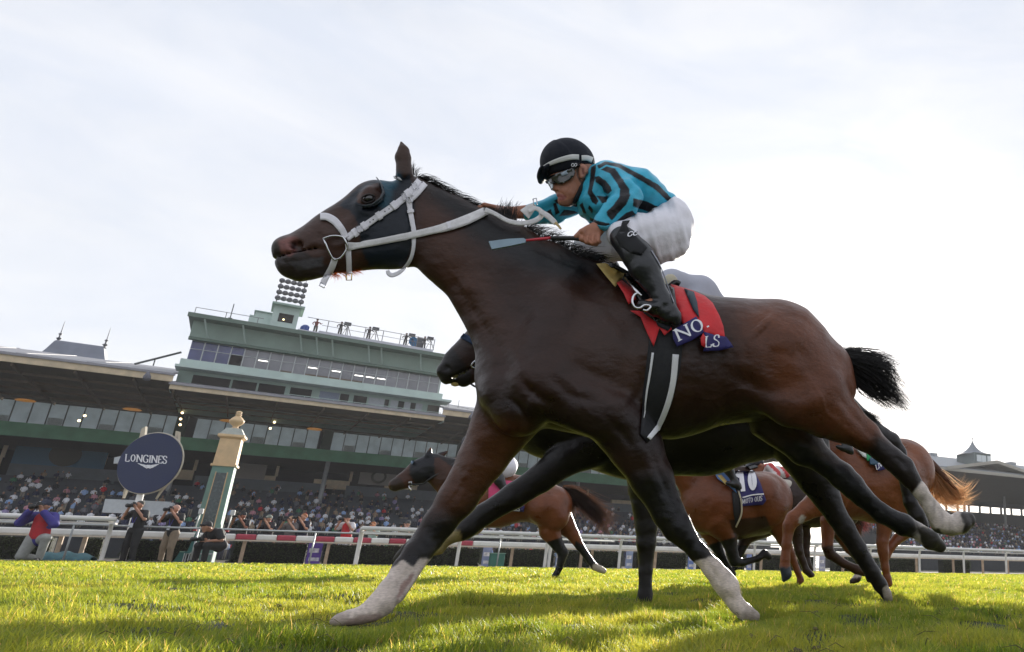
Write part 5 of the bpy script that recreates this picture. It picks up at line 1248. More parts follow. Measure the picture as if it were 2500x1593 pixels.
m = MB(); m.lathe(rw(tu, 2.8, tze - .1), [(q_ * .74, z_ * k_) for q_, z_ in ((5.2, 0), (4.3, .5), (3.2, 1.2), (2.1, 2.3), (1.2, 3.6), (.55, 5.0), (.15, 6.3), (.05, 7.3))], 8); rf_ = fpart('turret_roof', m, mat('turret_slate', (.19, .21, .235), .6, var=.12, nscale=.8), tr)
m = MB(); m.ball(rw(tu, 2.8, tza + .05), .2, 8); fpart('finial', m, g_mull, tr)

# ------------------------------------------------------------------ spectators
CLO = [('white', (.80, .80, .84)), ('pale blue', (.34, .48, .75)), ('navy', (.022, .028, .07)), ('black', (.015, .015, .017)), ('red', (.55, .03, .04)), ('pink', (.58, .28, .33)), ('tan', (.33, .24, .16)), ('grey', (.16, .16, .18)), ('green', (.06, .20, .11)), ('lilac', (.34, .28, .48))]
def spectator_mesh(c, skin, hair, standing, rr):
    """small seated or standing figure, base at the seat or the ground"""
    m = MB(); cols = []
    def add(f, col):
        n = len(m.v); f(); cols.extend([col] * (len(m.v) - n))
    h = .86 if standing else 0.0
    tr_ = (.05, .05, .07) if rr.random() < .6 else (.25, .22, .18)
    if standing:
        for s in (-.1, .1): add(lambda s=s: m.tube([(s, 0, 0), (s, 0, .45), (s * .9, 0, .9)], [.06, .075, .09], 6), tr_)
    else:
        for s in (-.1, .1): add(lambda s=s: m.tube([(s, 0, .08), (s * 1.2, -.38, .12), (s * 1.2, -.42, -.3)], [.085, .075, .05], 6), tr_)
    add(lambda: m.lathe((0, 0, h), [(.10, 0), (.165, .08), (.17, .3), (.195, .46), (.13, .56), (.05, .60)], 9), c)
    up = rr.random() < .3
    for s in (-1, 1):
        if up: add(lambda s=s: m.tube([(s * .2, 0, h + .48), (s * .27, -.18, h + .36), (s * .08, -.26, h + .66)], [.055, .05, .04], 6), c if rr.random() < .5 else skin)
        else: add(lambda s=s: m.tube([(s * .2, 0, h + .50), (s * .25, -.05, h + .24), (s * .13, -.24, h + .16)], [.055, .05, .04], 6), c)
    add(lambda: m.ball((0, -.01, h + .73), (.085, .10, .12), 9), skin)
    add(lambda: m.ball((0, .02, h + .77), (.092, .10, .10), 9), hair)
    return m, cols
def person_mats(): return mat('crowd_cloth', vcol=True, rough=.8, var=.05)
sr = random.Random(5)
SKI = [(.30, .15, .10), (.22, .11, .07), (.36, .20, .14), (.12, .06, .04)]; HAI = [(.03, .02, .015), (.10, .06, .03), (.25, .18, .10), (.35, .34, .33), (.5, .5, .48)]
protos = {}
for cn, c in CLO:
    for st in (0, 1):
        for v in (0, 1):
            m, cols = spectator_mesh(c, sr.choice(SKI), sr.choice(HAI), st, sr); protos[cn, st, v] = (m, cols)
spots = []                                                        # (x, y, z, turn, standing)
for ri, (w, z) in enumerate(ROWS):
    u = -30.0
    while u < 66:
        u += .62 + .5 * sr.random() * (1.3 if ri > 6 else .7)
        if sr.random() < (.9, .9, .88, .82, .74, .66, .55, .42, .34, .26, .2)[ri]:
            st = 1 if sr.random() < .12 else 0
            p = sw(u, w + .3 * sr.random(), z + (.42 if not st else 0)); spots.append((p, math.radians(SA) + sr.uniform(-.5, .5), st, ri))
for k in range(190):                                              # standing on the apron in front of the stand
    u = -6 + 48 * sr.random(); w = 16 + 22 * sr.random(); p = sw(u, w, 0.0); spots.append((p, math.radians(SA) + sr.uniform(-.5, .5), 1, -1))
for ri, (w, z) in enumerate(RROWS):
    u = FU0
    while u < FU1 - 60:
        u += .62 + .45 * sr.random()
        if sr.random() < .8: p = rw(u, w, z + .42); spots.append((p, math.radians(RA) + sr.uniform(-.4, .4), 0, 20))
spots = [s for s in spots if -20 < proj(s[0])[0] < 2520]
# the ones that show largest and are not behind the nearest horse become people of their own
def key(s):
    x, y, zc = proj(s[0] + np.array([0, 0, .5])); hid = (1180 < x < 1330) or (1560 < x < 1700); return zc + (60 if hid else 0) + (40 if s[3] == -1 and y > 1300 else 0)
spots.sort(key=key)
TALLY = {}
meshes = {}
for i, (p, a, st, ri) in enumerate(spots[:290]):
    cn = sr.choices([c[0] for c in CLO], weights=(24, 11, 19, 22, 5, 5, 6, 10, 3, 5))[0]; v = sr.randint(0, 1)
    kk = (cn, st, v)
    if kk not in meshes:
        m, cols = protos[kk]; o = mesh_obj('spectator', m.v, m.f, person_mats(), None, True, col=np.array(cols)); meshes[kk] = o
    else: o = meshes[kk].copy(); COL.objects.link(o)
    o.location = [float(q) for q in p]; o.rotation_euler = (0, 0, a)
    pose = 'standing on the apron' if ri == -1 else ('standing among the seats' if st else 'seated')
    tag(o, f'spectator in {cn} top {pose} in front of the green grandstand' if ri == -1 else f'spectator in {cn} top {pose} on the terrace of the green grandstand', 'person', f'{cn} clad spectators {pose}')
CV, CF, CC = [], [], []
nb_ = 0
for (p, a, st, ri) in spots[290:]:
    cn = sr.choices([c[0] for c in CLO], weights=(23, 11, 19, 22, 5, 5, 7, 10, 3, 5))[0]
    m, cols = protos[cn, st, sr.randint(0, 1)]
    V = np.array(m.v); ca, sa = math.cos(a), math.sin(a)
    V = np.column_stack([V[:, 0] * ca - V[:, 1] * sa, V[:, 0] * sa + V[:, 1] * ca, V[:, 2]]) + p
    CV.append(V); CF += [tuple(i + nb_ for i in f) for f in m.f]; CC += cols; nb_ += len(V)
o = mesh_obj('crowd', np.concatenate(CV), CF, person_mats(), None, True, col=np.array(CC)); tag(o, 'distant mass of seated spectators filling both grandstands', 'crowd', kind='stuff')
# people and cameras on the press box roof
def roof_person(u, z, c, tr_, label):
    m = MB(); cols = []
    def add(f, col):
        n = len(m.v); f(); cols.extend([col] * (len(m.v) - n))
    b = sw(u, 8.5, z)
    t = SF.t
    for s in (-.13, .13): add(lambda s=s: m.tube([b + t * s * 1.3, b + t * s, b + t * s * .8 + np.array([0, 0, .9])], [.09, .09, .11], 7), tr_)
    add(lambda: m.lathe(b + np.array([0, 0, .85]), [(.15, 0), (.19, .3), (.23, .52), (.12, .62), (.06, .66)], 9), c)
    add(lambda: m.tube([b - t * .23 + np.array([0, 0, 1.4]), b - t * .42 + np.array([0, 0, 1.15]), b - t * .3 + np.array([0, 0, 1.0])], [.07, .06, .05], 6), c)
    add(lambda: m.tube([b + t * .23 + np.array([0, 0, 1.4]), b + t * .45 + np.array([0, 0, 1.2]), b + t * .55 + np.array([0, 0, 1.35])], [.07, .06, .05], 6), c)
    add(lambda: m.ball(b + np.array([0, 0, 1.63]), (.11, .11, .14), 9), (.3, .15, .1)); add(lambda: m.ball(b + np.array([0, 0, 1.7]), (.15, .15, .09), 9), (.05, .03, .03))
    o = mesh_obj('person', m.v, m.f, person_mats(), None, True, col=np.array(cols)); tag(o, label, 'person')
roof_person(3.05, 26.55, (.18, .045, .04), (.05, .05, .04), 'person in dark red shirt standing beside the booth on the press box roof')
for u, lb in ((5.6, 'camera operator bent over a tripod, nearest the booth on the roof deck'), (8.7, 'camera operator in the middle of the roof deck railing'), (12.9, 'camera operator beside the blue dish on the roof deck'), (15.1, 'camera operator at the far right corner of the roof deck')):
    roof_person(u, 26.75, (.06, .055, .06), (.05, .05, .055), lb)
    tp = thing('video_camera', 'black video camera on tripod, ' + lb.split('operator ')[1].replace('bent over a tripod, ', ''), 'camera', sw(u + .8, 8.6, 26.75))
    m = MB()
    m.box(sw(u + .62, 8.6, 28.35), (.75, .35, .38), AX3); m.build('camera_body', mat('frame_dark'), tp)
    m = MB()
    for q in (-.45, .1, .5): m.tube([sw(u + .7, 8.6, 28.15), sw(u + .7 + q, 8.6 + .3 * (q > 0), 26.75)], .04, 5)
    m.build('tripod', mat('frame_dark'), tp)
m = MB(); c = sw(13.8, 8.6, 27.5); m.lathe(c, [(.05, -.2), (.35, -.1), (.62, .1), (.64, .12), (.3, -.02)], 14, axis=SF.n + SF.t * .3); tag(m.build('satellite_dish', mat('dish_blue', (.03, .16, .34), .4)), 'blue dish on the press box roof deck by the railing', 'dish')
m = MB(); m.ball(sw(2.0, 8.4, 26.9), (.55, .45, .5), 12); tag(m.build('tarpaulin', mat('tarp_blue', (.02, .06, .26), .6, bump=.5, bscale=4), smooth=True), 'bright blue tarpaulin bundle beside the booth on the roof', 'tarpaulin')
m = MB(); sbox(m, 14.2, 14.9, 8.0, 8.6, 26.75, 28.2); tag(m.build('equipment_case', mat('frame_dark'), bevel=.03), 'tall dark equipment case at the right end of the roof deck', 'case')

# ------------------------------------------------------------------ rails, hedge and posts along the turf
RANG = math.degrees(math.atan2(RD[1], RD[0]))
def rframe(off): o = RAIL_A + RN * off; return Frame(o[0], o[1], RANG)
RLA, RLB, RLC = rframe(.35), rframe(2.4), rframe(.9)
def rp(fr, u, z, w=0): return fr.o + fr.t * u + fr.n * w + np.array([0, 0, z])
pvc = mat('white_pvc', (.74, .72, .69), .4, var=.08, nscale=3, bump=.05, bscale=20)
galv = mat('galvanised', (.45, .47, .48), .45, metal=.4, var=.15, nscale=6)
AXL = [RLA.t, RLA.n, np.array([0, 0, 1.0])]
def uat(fr, x, y): return fr.loc(x, y, 0)[0]
# front running rail in two runs
ends = ((-6, uat(RLA, 284, 1269), 'white running rail ending beside the black shirted photographer at the left'), (uat(RLA, 884, 1291), 75, 'long white running rail with gooseneck posts behind the galloping horses'))
bases = [[228], [865, 1116, 1335, 1345, 1519, 1707, 1853, 2002, 2140, 2261, 2370, 2474]]
for (ua, ub, lb), bs in zip(ends, bases):
    a = rp(RLA, ua, 0)
    t = thing('running_rail', lb, 'rail', a)
    m = MB(); m.tube([rp(RLA, ua, 1.32), rp(RLA, ub, 1.32)], .075, 12); m.build('top_rail', pvc, t, True)
    m = MB(); m.box(rp(RLA, (ua + ub) / 2, 1.19, -.16), (ub - ua, .30, .05), AXL); m.build('apron_board', pvc, t)
    for x in bs:
        u = uat(RLA, x, 1390); m = MB()
        pth = spline([rp(RLA, u, -.05, -.55), rp(RLA, u, .6, -.55), rp(RLA, u, 1.1, -.52), rp(RLA, u, 1.26, -.35), rp(RLA, u, 1.31, -.05)], 5)
        m.tube(pth, .06 if x not in (865,) else .075, 10); m.build('post', pvc, t, True)
# thin galvanised pipe rail
ua, ub = -6, uat(RLC, 1500, 1320)
t = thing('pipe_rail', 'thin grey galvanised pipe rail running across behind the standing photographers', 'rail', rp(RLC, ua, 0))
m = MB(); m.tube([rp(RLC, ua, 1.14), rp(RLC, ub, 1.14)], .032, 8); m.build('top_pipe', galv, t, True)
for x in (148, 460, 486, 752, 1212, 1335):
    u = uat(RLC, x, 1385); m = MB(); m.tube([rp(RLC, u, -.05), rp(RLC, u, 1.14)], .028, 7); m.build('post', galv, t, True)
for x in (2255, 2359, 2459, 1889, 2021):
    pass
# rear rail with red and white bands near the finish
xs_red = [(575, 626), (676, 723), (772, 818), (864, 908), (952, 993), (1036, 1078), (1120, 1157)]
t = thing('striped_rail', 'broad white rear rail painted with red bands beside the finish post', 'rail', rp(RLB, -6, 0))
redp = mat('rail_red', (.40, .045, .075), .5, var=.12, nscale=5)
zc_, hh_ = .93, .20
def rail_piece(ua, ub, mt, nm):
    m = MB(); m.box(rp(RLB, (ua + ub) / 2, zc_), (ub - ua - .004, .14, hh_), AXL); o = m.build(nm, mt, t); b = o.modifiers.new('bevel', 'BEVEL'); b.width = .05; b.segments = 3
prev = -8.0
for a, b in xs_red:
    ua, ub = uat(RLB, a, 1312), uat(RLB, b, 1312); rail_piece(prev, ua, pvc, 'white_band'); rail_piece(ua, ub, redp, 'red_band'); prev = ub
rail_piece(prev, 78, pvc, 'white_band')
m = MB(); m.box(rp(RLB, 34, .81, .03), (84, .08, .05), AXL); m.build('lower_lip', mat('rail_cream', (.55, .47, .38), .6), t)
tanp = mat('tan_post', (.42, .31, .22), .7, var=.2, nscale=6)
for x in (126, 186, 583, 792, 1000, 1247, 1418, 1444, 1600, 1725, 1860, 1945, 2060, 2240, 2330, 2402, 2463):
    u = uat(RLB, x, 1380); m = MB(); m.box(rp(RLB, u, .40, -.1), (.11, .10, .84), AXL); m.build('post', tanp, t)
# hedge in sections behind the rails
hr = np.random.default_rng(4)
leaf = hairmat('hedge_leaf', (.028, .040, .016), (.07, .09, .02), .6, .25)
HG = rframe(3.3)
xsH = [(-60, 120), (196, 245), (286, 470), (560, 745), (780, 1000), (1010, 1170), (1200, 1350), (1362, 1515), (1545, 1672), (1690, 1815), (1830, 1985), (2030, 2140), (2165, 2235), (2295, 2362)]
for i, (a, b) in enumerate(xsH):
    ua, ub = uat(HG, a, 1378), uat(HG, b, 1378)
    t = thing('hedge', f'dark clipped hedge section below the striped rail', 'hedge', rp(HG, (ua + ub) / 2, 0), 'clipped hedge sections below the rails')
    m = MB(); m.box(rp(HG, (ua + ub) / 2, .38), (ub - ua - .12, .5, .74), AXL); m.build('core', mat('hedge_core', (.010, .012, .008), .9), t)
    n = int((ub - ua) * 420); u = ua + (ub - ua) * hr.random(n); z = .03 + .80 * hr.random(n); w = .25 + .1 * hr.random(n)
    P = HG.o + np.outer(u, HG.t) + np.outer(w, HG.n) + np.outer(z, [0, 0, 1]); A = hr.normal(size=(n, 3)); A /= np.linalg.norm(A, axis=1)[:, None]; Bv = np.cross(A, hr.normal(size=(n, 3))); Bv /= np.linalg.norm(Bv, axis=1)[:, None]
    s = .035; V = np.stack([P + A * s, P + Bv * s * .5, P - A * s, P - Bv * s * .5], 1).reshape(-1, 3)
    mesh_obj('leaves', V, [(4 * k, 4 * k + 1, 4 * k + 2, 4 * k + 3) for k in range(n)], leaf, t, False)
# picture banners between the hedge sections
bnr = [(762, 24, (.10, .05, .30)), (1183, 17, (.20, .24, .40)), (1357, 9, (.25, .30, .45)), (1530, 14, (.22, .28, .45)), (1681, 13, (.14, .22, .50)), (1822, 11, (.16, .22, .48)), (2000, 14, (.3, .32, .45))]
for x, wpx, c in bnr:
    u = uat(HG, x, 1378); wd = wpx * HG.sc(x, 1378) * 1.2
    t = thing('banner', f'upright picture banner hung under the rail, {"purple" if x == 762 else "blue and white"}', 'banner', rp(HG, u, 0), None if x == 762 else 'blue picture banners under the rail')
    m = MB(); m.box(rp(HG, u, .43, .3), (wd, .03, .84), AXL); m.build('sheet', mat('banner%d' % x, c, .6, var=.3, nscale=3), t)
    m = MB(); m.box(rp(HG, u - wd * .05, .52, .317), (wd * .7, .004, .16), AXL); m.build('pale_print', mat('banner_white', (.55, .55, .6), .6, var=.5, nscale=9), t)
    m = MB(); m.box(rp(HG, u + wd * .05, .20, .317), (wd * .75, .004, .13), AXL); m.build('pale_print', mat('banner_white'), t)
# green crate by the rail
fr = rframe(1.4)
u0, u1 = uat(fr, 1192, 1390), uat(fr, 1226, 1390)
t = thing('utility_box', 'green utility box standing on the kerb under the rail', 'box', rp(fr, (u0 + u1) / 2, 0))
m = MB(); m.box(rp(fr, (u0 + u1) / 2, .26), (u1 - u0, .5, .56), AXL); m.build('cabinet', mat('box_green', (.05, .17, .13), .6, var=.15, nscale=5), t, bevel=.02)
m = MB(); m.box(rp(fr, (u0 + u1) / 2, .555), (u1 - u0 + .04, .54, .03), AXL); m.build('lid', mat('box_edge', (.22, .36, .28), .6), t)

# ------------------------------------------------------------------ finish post
PF = rframe(4.5)
def ppx(x, y, w=0): return PF.pt(x, y, w)
tan_st = mat('post_tan', (.66, .47, .27), .65, var=.1, nscale=4, bump=.1, bscale=30); teal = mat('post_teal', (.17, .29, .245), .6, var=.12, nscale=4)
top = PF.loc(577, 1018); basez = 0.0
px_u = PF.loc(540, 1250)[0]; s_ = PF.sc(555, 1150)
fpst = thing('finish_post', 'tall square finish post in teal and tan with an urn on top', 'post', rp(PF, px_u, 0))
def zpx(y): return PF.loc(545, y)[1]
def sq(m, u, z0, z1, h0, h1):
    q = []
    for z, h in ((z0, h0), (z1, h1)): q += [rp(PF, u - h, z, h), rp(PF, u + h, z, h), rp(PF, u + h, z, -h), rp(PF, u - h, z, -h)]
    m.add(q, [(0, 1, 5, 4), (1, 2, 6, 5), (2, 3, 7, 6), (3, 0, 4, 7), (4, 5, 6, 7), (3, 2, 1, 0)])
cu = PF.loc(549, 1140)[0]
h = 24 * s_
zA, zB, zC, zD, zE, zF = zpx(1300), zpx(1140), zpx(1088), zpx(1078), zpx(1068), zpx(1062)
z_sh0, z_sh1 = -.05, PF.loc(543, 1140)[1]; z_t1 = PF.loc(560, 1088)[1]; z_c1 = PF.loc(563, 1066)[1]; z_u = PF.loc(571, 1018)[1]
m = MB(); sq(m, cu, z_sh0, z_sh1, h * 1.02, h * .88); m.build('shaft', teal, fpst)
m = MB(); a = h * .5
m.add([rp(PF, cu - a, 1.0, h * 1.02), rp(PF, cu + a, 1.0, h * 1.02), rp(PF, cu + a * .85, z_sh1 - .25, h * .925), rp(PF, cu - a * .85, z_sh1 - .25, h * .925)], [(0, 1, 2, 3)]); m2 = MB(); m2.quadbox(m.v, PF.n * .012); m2.build('shaft_panel', mat('panel_dark', (.03, .05, .05), .25, var=.2, spec=.8), fpst)
for sx in (-1, 1):
    m = MB(); m.quadbox([rp(PF, cu + sx * a, 1.0, h * 1.03), rp(PF, cu + sx * (a + .03), 1.0, h * 1.03), rp(PF, cu + sx * (a * .85 + .03), z_sh1 - .22, h * .935), rp(PF, cu + sx * a * .85, z_sh1 - .22, h * .935)], PF.n * .03); m.build('panel_trim', tan_st, fpst)
m = MB(); sq(m, cu, z_sh1, z_sh1 + .08, h * 1.05, h * 1.05); m.build('neck_moulding', tan_st, fpst)
zt0 = z_sh1 + .08; zt1 = zt0 + 62 * s_
m = MB(); sq(m, cu, zt0, zt1, h * .92, h * .86); m.build('tan_block', tan_st, fpst)
m = MB(); sq(m, cu, zt1, zt1 + .07, h * .90, h * 1.1); sq(m, cu, zt1 + .07, zt1 + .16, h * 1.12, h * 1.08); m.build('cornice', tan_st, fpst)
m = MB(); sq(m, cu, zt1 + .16, zt1 + .42, h * 1.0, h * .62); m.build('cap', mat('cap_pale', (.40, .42, .38), .6), fpst)
b = rp(PF, cu, zt1 + .40); k = h * 1.24
m = MB(); m.lathe(b, [*[(k * .78 * r_, q_ * .64) for r_, q_ in ((.45, 0), (.42, .06), (.24, .12), (.26, .2), (.55, .34), (.66, .46), (.68, .56), (.60, .60), (.5, .68), (.26, .82), (.22, .86), (.32, .90), (.20, .96), (.26, 1.03), (.28, 1.08), (.16, 1.14), (.02, 1.17))]], 20); m.build('urn', tan_st, fpst, True)

# ------------------------------------------------------------------ round sign on its pole
LF = Frame(*(RAIL_A + RN * 3.0), RANG - 28)
ls = LF.sc(365, 1130)
sp = LF.loc(365, 1130)
sgn = thing('round_sign', 'round navy sign on a white pole with a pale board below', 'sign', rp(LF, LF.loc(330, 1290)[0], 0))
c = LF.pt(365, 1130, 0)
R_ = 73 * ls
navs = mat('sign_navy', (.012, .022, .075), .5, var=.08, nscale=2)
m = MB(); n = 48
ring = lambda w, r: [c + LF.t * r * math.cos(q) + np.array([0, 0, 1]) * r * math.sin(q) + LF.n * w for q in np.linspace(0, 2 * math.pi, n, endpoint=False)]
m.add(ring(0, R_) + ring(-.12, R_), [tuple(range(n)), tuple(range(n, 2 * n))[::-1]] + [(i, n + i, n + (i + 1) % n, (i + 1) % n) for i in range(n)]); dsk = m.build('disc', navs, sgn)
m = MB(); m.tube(ring(-.06, R_ + .012) + [ring(-.06, R_ + .012)[0]], .028, 6, cap=False); m.build('rim', mat('sign_edge', (.5, .45, .36), .5), dsk, True)
mpl = lambda x, y: LF.pt(x, y, .012)
v, f = letters('LONGINES', (304, 1126), (18.3, 1.0), (1.8, -17.5), mpl, .17); mesh_obj('lettering', v, f, mat('white_print', (.8, .8, .84)), dsk, smooth=False)
V = []; Fc = []
def poly(pts):
    b_ = len(V); V.extend([mpl(x, y) for x, y in pts]); Fc.append(tuple(range(b_, b_ + len(pts))))
for s in (-1, 1):
    for k, (ln, yy) in enumerate(((27, 0), (22, 3), (16, 6))):
        cx_ = 362; poly([(cx_ + s * 3, 1136 + yy), (cx_ + s * ln, 1131.5 + yy + s * 1), (cx_ + s * (ln - 4), 1134.5 + yy + s * 1), (cx_ + s * 3, 1138.5 + yy)])
poly([(358, 1135), (367, 1135), (366, 1143), (359, 1143)])
mesh_obj('emblem', V, Fc, mat('white_print'), dsk, smooth=False)
m = MB(); m.tube([LF.pt(348, 1190, -.16), rp(LF, LF.loc(322, 1290, -.16)[0], 0, -.16)], .10, 10); m.build('pole', pvc, sgn, True)
q = [LF.pt(x, y, -.3) for x, y in ((257, 1218), (415, 1225), (405, 1258), (249, 1251))]; m = MB(); m.quadbox(q, -LF.n * .05); m.build('board', mat('board_pale', (.42, .45, .48), .6, var=.08), sgn)
# fins of the bracket behind the disc
for pts in (((337, 1080), (345, 1047), (355, 1041), (352, 1070), (345, 1078)), ((425, 1078), (429, 1052), (436, 1054), (435, 1086), (432, 1090)), ((303, 1193), (309, 1194), (300, 1216), (298, 1216)), ((420, 1165), (408, 1180), (388, 1205), (379, 1218), (384, 1208), (400, 1178))):
    q = [LF.pt(x, y, -.25) for x, y in pts]; m = MB(); m.quadbox(q, -LF.n * .10); m.build('fin', mat('fin_cream', (.50, .44, .34), .6), sgn)
q = [LF.pt(x, y, -.2) for x, y in ((279, 1117), (293, 1114), (293, 1130), (277, 1132))]; m = MB(); m.quadbox(q, -LF.n * .2); m.build('louvre_box', mat('board_pale'), sgn)

# ------------------------------------------------------------------ the horses behind
def xf(prims, o, s, n, rot=0.0):
    """carry the jockey's build over to another seat: scaled and tipped about the hip"""
    ca, sa = math.cos(rot), math.sin(rot); out = []
    def q(p):
        x, y = (p[0] - o[0]) * s, (p[1] - o[1]) * s
        return (n[0] + x * ca - y * sa, n[1] + x * sa + y * ca, p[2], p[3] * s)
    for p in prims: out.append((q(p[0]), q(p[1])) + tuple(p[2:]))
    return out
BOOTS = [((1522, 582, .30, 33), (1556, 622, .325, 37), .9, .9, .02), ((1556, 622, .325, 37), (1574, 655, .335, 36), .9, .9, .02), ((1574, 655, .335, 36), (1612, 725, .345, 22), .9, .9, .02), ((1612, 725, .345, 22), (1634, 760, .35, 24), 1, 1, .02),
         ((1634, 764, .35, 22), (1650, 782, .35, 16), .9, .9, .015), ((1640, 768, .35, 20), (1600, 756, .35, 18), .9, 1.1, .015), ((1600, 756, .35, 18), (1566, 744, .35, 13), 1.2, 1.3, .015)]
HELM = [((1384, 400, .02, 62), (1388, 398, .02, 60), 1.02, 1.02, .01), ((1340, 418, .03, 11), (1322, 426, .04, 9), 6.0, 5.0, .01)]
def rider(fr, hip, s, label, silk_c, stripe=None, helm=(.01, .012, .02), breech=(.70, .68, .74), rot=0.0, res=.012, bpx=None):
    T = lambda P: xf(P, (1632, 558), s, hip, rot)
    p0 = fr.pt(hip[0], hip[1]); t = thing('person', label, 'person', p0)
    def blob(nm, P, mt, cut=(), colf=None):
        v, q = surface(fr, T(P), res, T(list(cut))); v = smooth_mesh(v, q, 1, .4); return mesh_obj(nm, v, q, mt, t, col=None if colf is None else colf(v))
    blob('body', B, mat('rider_skin', (.34, .15, .09), .5))
    def sc_(v):
        C = np.tile(np.array(silk_c, float), (len(v), 1))
        if stripe:
            u = (v - fr.o) @ fr.t; k = (np.sin((u * 1.0 + v[:, 2] * .6) * 34) > 0.1); C[k] = stripe
        return C
    blob('silks', S + N + Fa, mat('rider_silk', vcol=True, rough=.45, var=.1, nscale=12, bump=.2, bscale=30), colf=sc_)
    bm_ = mat('breeches_%d' % int(breech[0] * 100), breech, .65, var=.06, bump=.25, bscale=22)
    if bpx: v, q = surface(fr, bpx + T(Bq), res); mesh_obj('breeches', smooth_mesh(v, q, 2, .5), q, bm_, t)
    else: blob('breeches', Bq, bm_)
    for sg in (1, -1): blob('boot', [((a[0], a[1], a[2] * sg, a[3]), (b[0], b[1], b[2] * sg, b[3])) + tuple(r) for a, b, *r in BOOTS], mat('boot_leather'))
    blob('helmet', HELM, mat('helmet_%d_%d' % (int(helm[0] * 1000), int(helm[1] * 1000)), helm, .5), [((1486, 812, .02, 400), (1487, 813, .02, 400), 1, 1, .004)])
    v, f = ribbon([(hip[0] + (1338 - 1632) * s, hip[1] + (440 - 558) * s), (hip[0] + (1402 - 1632) * s, hip[1] + (420 - 558) * s)], 26 * s, lambda x, y: fr.pt(x, y, .12)); mesh_obj('goggles', v, f, mat('goggle_lens'), t)
    return t

def racer(fr, label, trunk, head, legs, base, jobs, res, manef=None, tailf=None, taily=None, hairm=None, cuts=(), extra=()):
    """trunk: midline stations; head: prims; legs: (w, stations)"""
    Pq = []
    for c in trunk: chain(c, .06, Pq)
    Pq += list(head)
    for w, L in legs: limb(L, w, .9, .02, Pq)
    v, q = surface(fr, Pq, res, cuts); v = smooth_mesh(v, q, 1, .5)
    p0 = fr.pt(trunk[0][1][0], trunk[0][1][1]); t = thing('racehorse', label, 'racehorse', (p0[0], p0[1], 0))
    mesh_obj('body', v, q, coat('bay_coat'), t, col=paint(v, base, jobs, 3, 3.0))
    if manef: 
        vv, ff = strands(manef[0], manef[1], manef[2], manef[3], 3, 6, wob=.004); mesh_obj('mane', vv, ff, hairm or hair_b, t)
    if tailf:
        vv, ff = strands(tailf[0], tailf[1], tailf[2], tailf[3], 5, 9, wob=.012); mesh_obj('tail', vv, ff, taily or hair_b, t)
    return t, Skin(v, q, fr)
def L2(fr, pts, w=0.0): return [fr.pt(x, y, w) for x, y in pts]
def drape(fr, sk, name, poly_, off, mt, parent, step=6, w=.25, fold=.0):
    v, f = patch(poly_, lambda x, y: sk.hit(x, y, off, w), step, .004, fold); return mesh_obj(name, v, f, mt, parent)

# second horse, just behind the nearest
F2 = Frame(-0.27, 5.05, 21.8)
DBAY = (0.030, 0.014, 0.010)
h2, k2 = racer(F2, 'dark racehorse half hidden behind the nearest horse, carrying the grey breeched jockey',
    [[(1370, 985, 138, .7), (1560, 1010, 155, .72), (1720, 1004, 150, .8), (1850, 985, 132, .9), (1960, 960, 108, .95)], [(1400, 900, 110, .5), (1290, 820, 78, .5)]],
    [((1290, 815, 0, 74), (1215, 818, 0, 60), .6, .6, .03), ((1215, 818, 0, 60), (1128, 888, 0, 45), .6, .6, .03), ((1128, 886, 0, 44), (1092, 906, 0, 24), .65, 1.0, .015), ((1108, 915, 0, 26), (1090, 925, 0, 14), .9, 1.1, .01), ((1150, 912, 0, 26), (1132, 930, 0, 16), .9, 1.0, .01),
     ((1300, 745, .06, 12), (1290, 715, .06, 4), .8, .8, .01)],
    [(.10, [(1500, 1060, 72), (1384, 1117, 43), (1320, 1168, 34), (1256, 1210, 31), (1182, 1256, 26), (1140, 1290, 24), (1128, 1302, 17), (1086, 1322, 12), (1070, 1340, 14), (1052, 1352, 7)]),
     (-.12, [(1580, 1080, 72), (1575, 1190, 40), (1578, 1285, 26), (1578, 1325, 23), (1576, 1395, 16), (1575, 1452, 17), (1572, 1472, 18), (1566, 1486, 16)]),
     (.13, [(1940, 1050, 85), (1990, 1160, 48), (2042, 1258, 26), (2062, 1288, 25), (2096, 1342, 21), (2130, 1398, 19), (2149, 1428, 17), (2163, 1450, 13), (2172, 1464, 9)]),
     (-.12, [(1990, 980, 80), (2100, 1040, 40), (2152, 1066, 24), (2176, 1078, 22), (2196, 1104, 17), (2222, 1225, 17), (2238, 1258, 20), (2252, 1280, 16)])],
    (0.012, 0.009, 0.009),
    [([(1060, 780), (1330, 700), (1330, 900), (1180, 960), (1060, 960)], DBAY), ([(1060, 870), (1105, 850), (1150, 910), (1150, 960), (1060, 960)], (.012, .009, .009)), ([(1036, 1300), (1090, 1296), (1122, 1294), (1130, 1325), (1080, 1360), (1036, 1362)], (.22, .17, .07)), ([(2155, 1435), (2185, 1420), (2190, 1480), (2160, 1480)], (.35, .3, .26))], .012,
    cuts=[((1084, 893, .08, 10), (1088, 898, .06, 9), .9, .9, .01), ((1104, 926, 0, 3), (1150, 905, 0, 3), 12, 12, .008)])
v, f = ribbon([(1128, 820), (1140, 826), (1160, 838), (1176, 850)], 14, lambda x, y: k2.hit(x, y, .01)); mesh_obj('noseband', v, f, mat('navy_fleece', (.03, .05, .10), .9), h2)
m = MB(); m.tube([k2.hit(x, y, .015, .08) for x, y in spline([(1160, 880), (1170, 869), (1182, 870), (1186, 885), (1178, 900), (1160, 900), (1150, 892), (1160, 880)], 3)], .005, 6); m.build('bit_ring', steel, h2, True)
m = MB(); m.tube([F2.pt(x, y, .02) for x, y in spline([(1149, 937), (1160, 944), (1172, 945), (1190, 935)], 3)], .006, 5); m.build('rein', mat('black_leather'), h2, True)
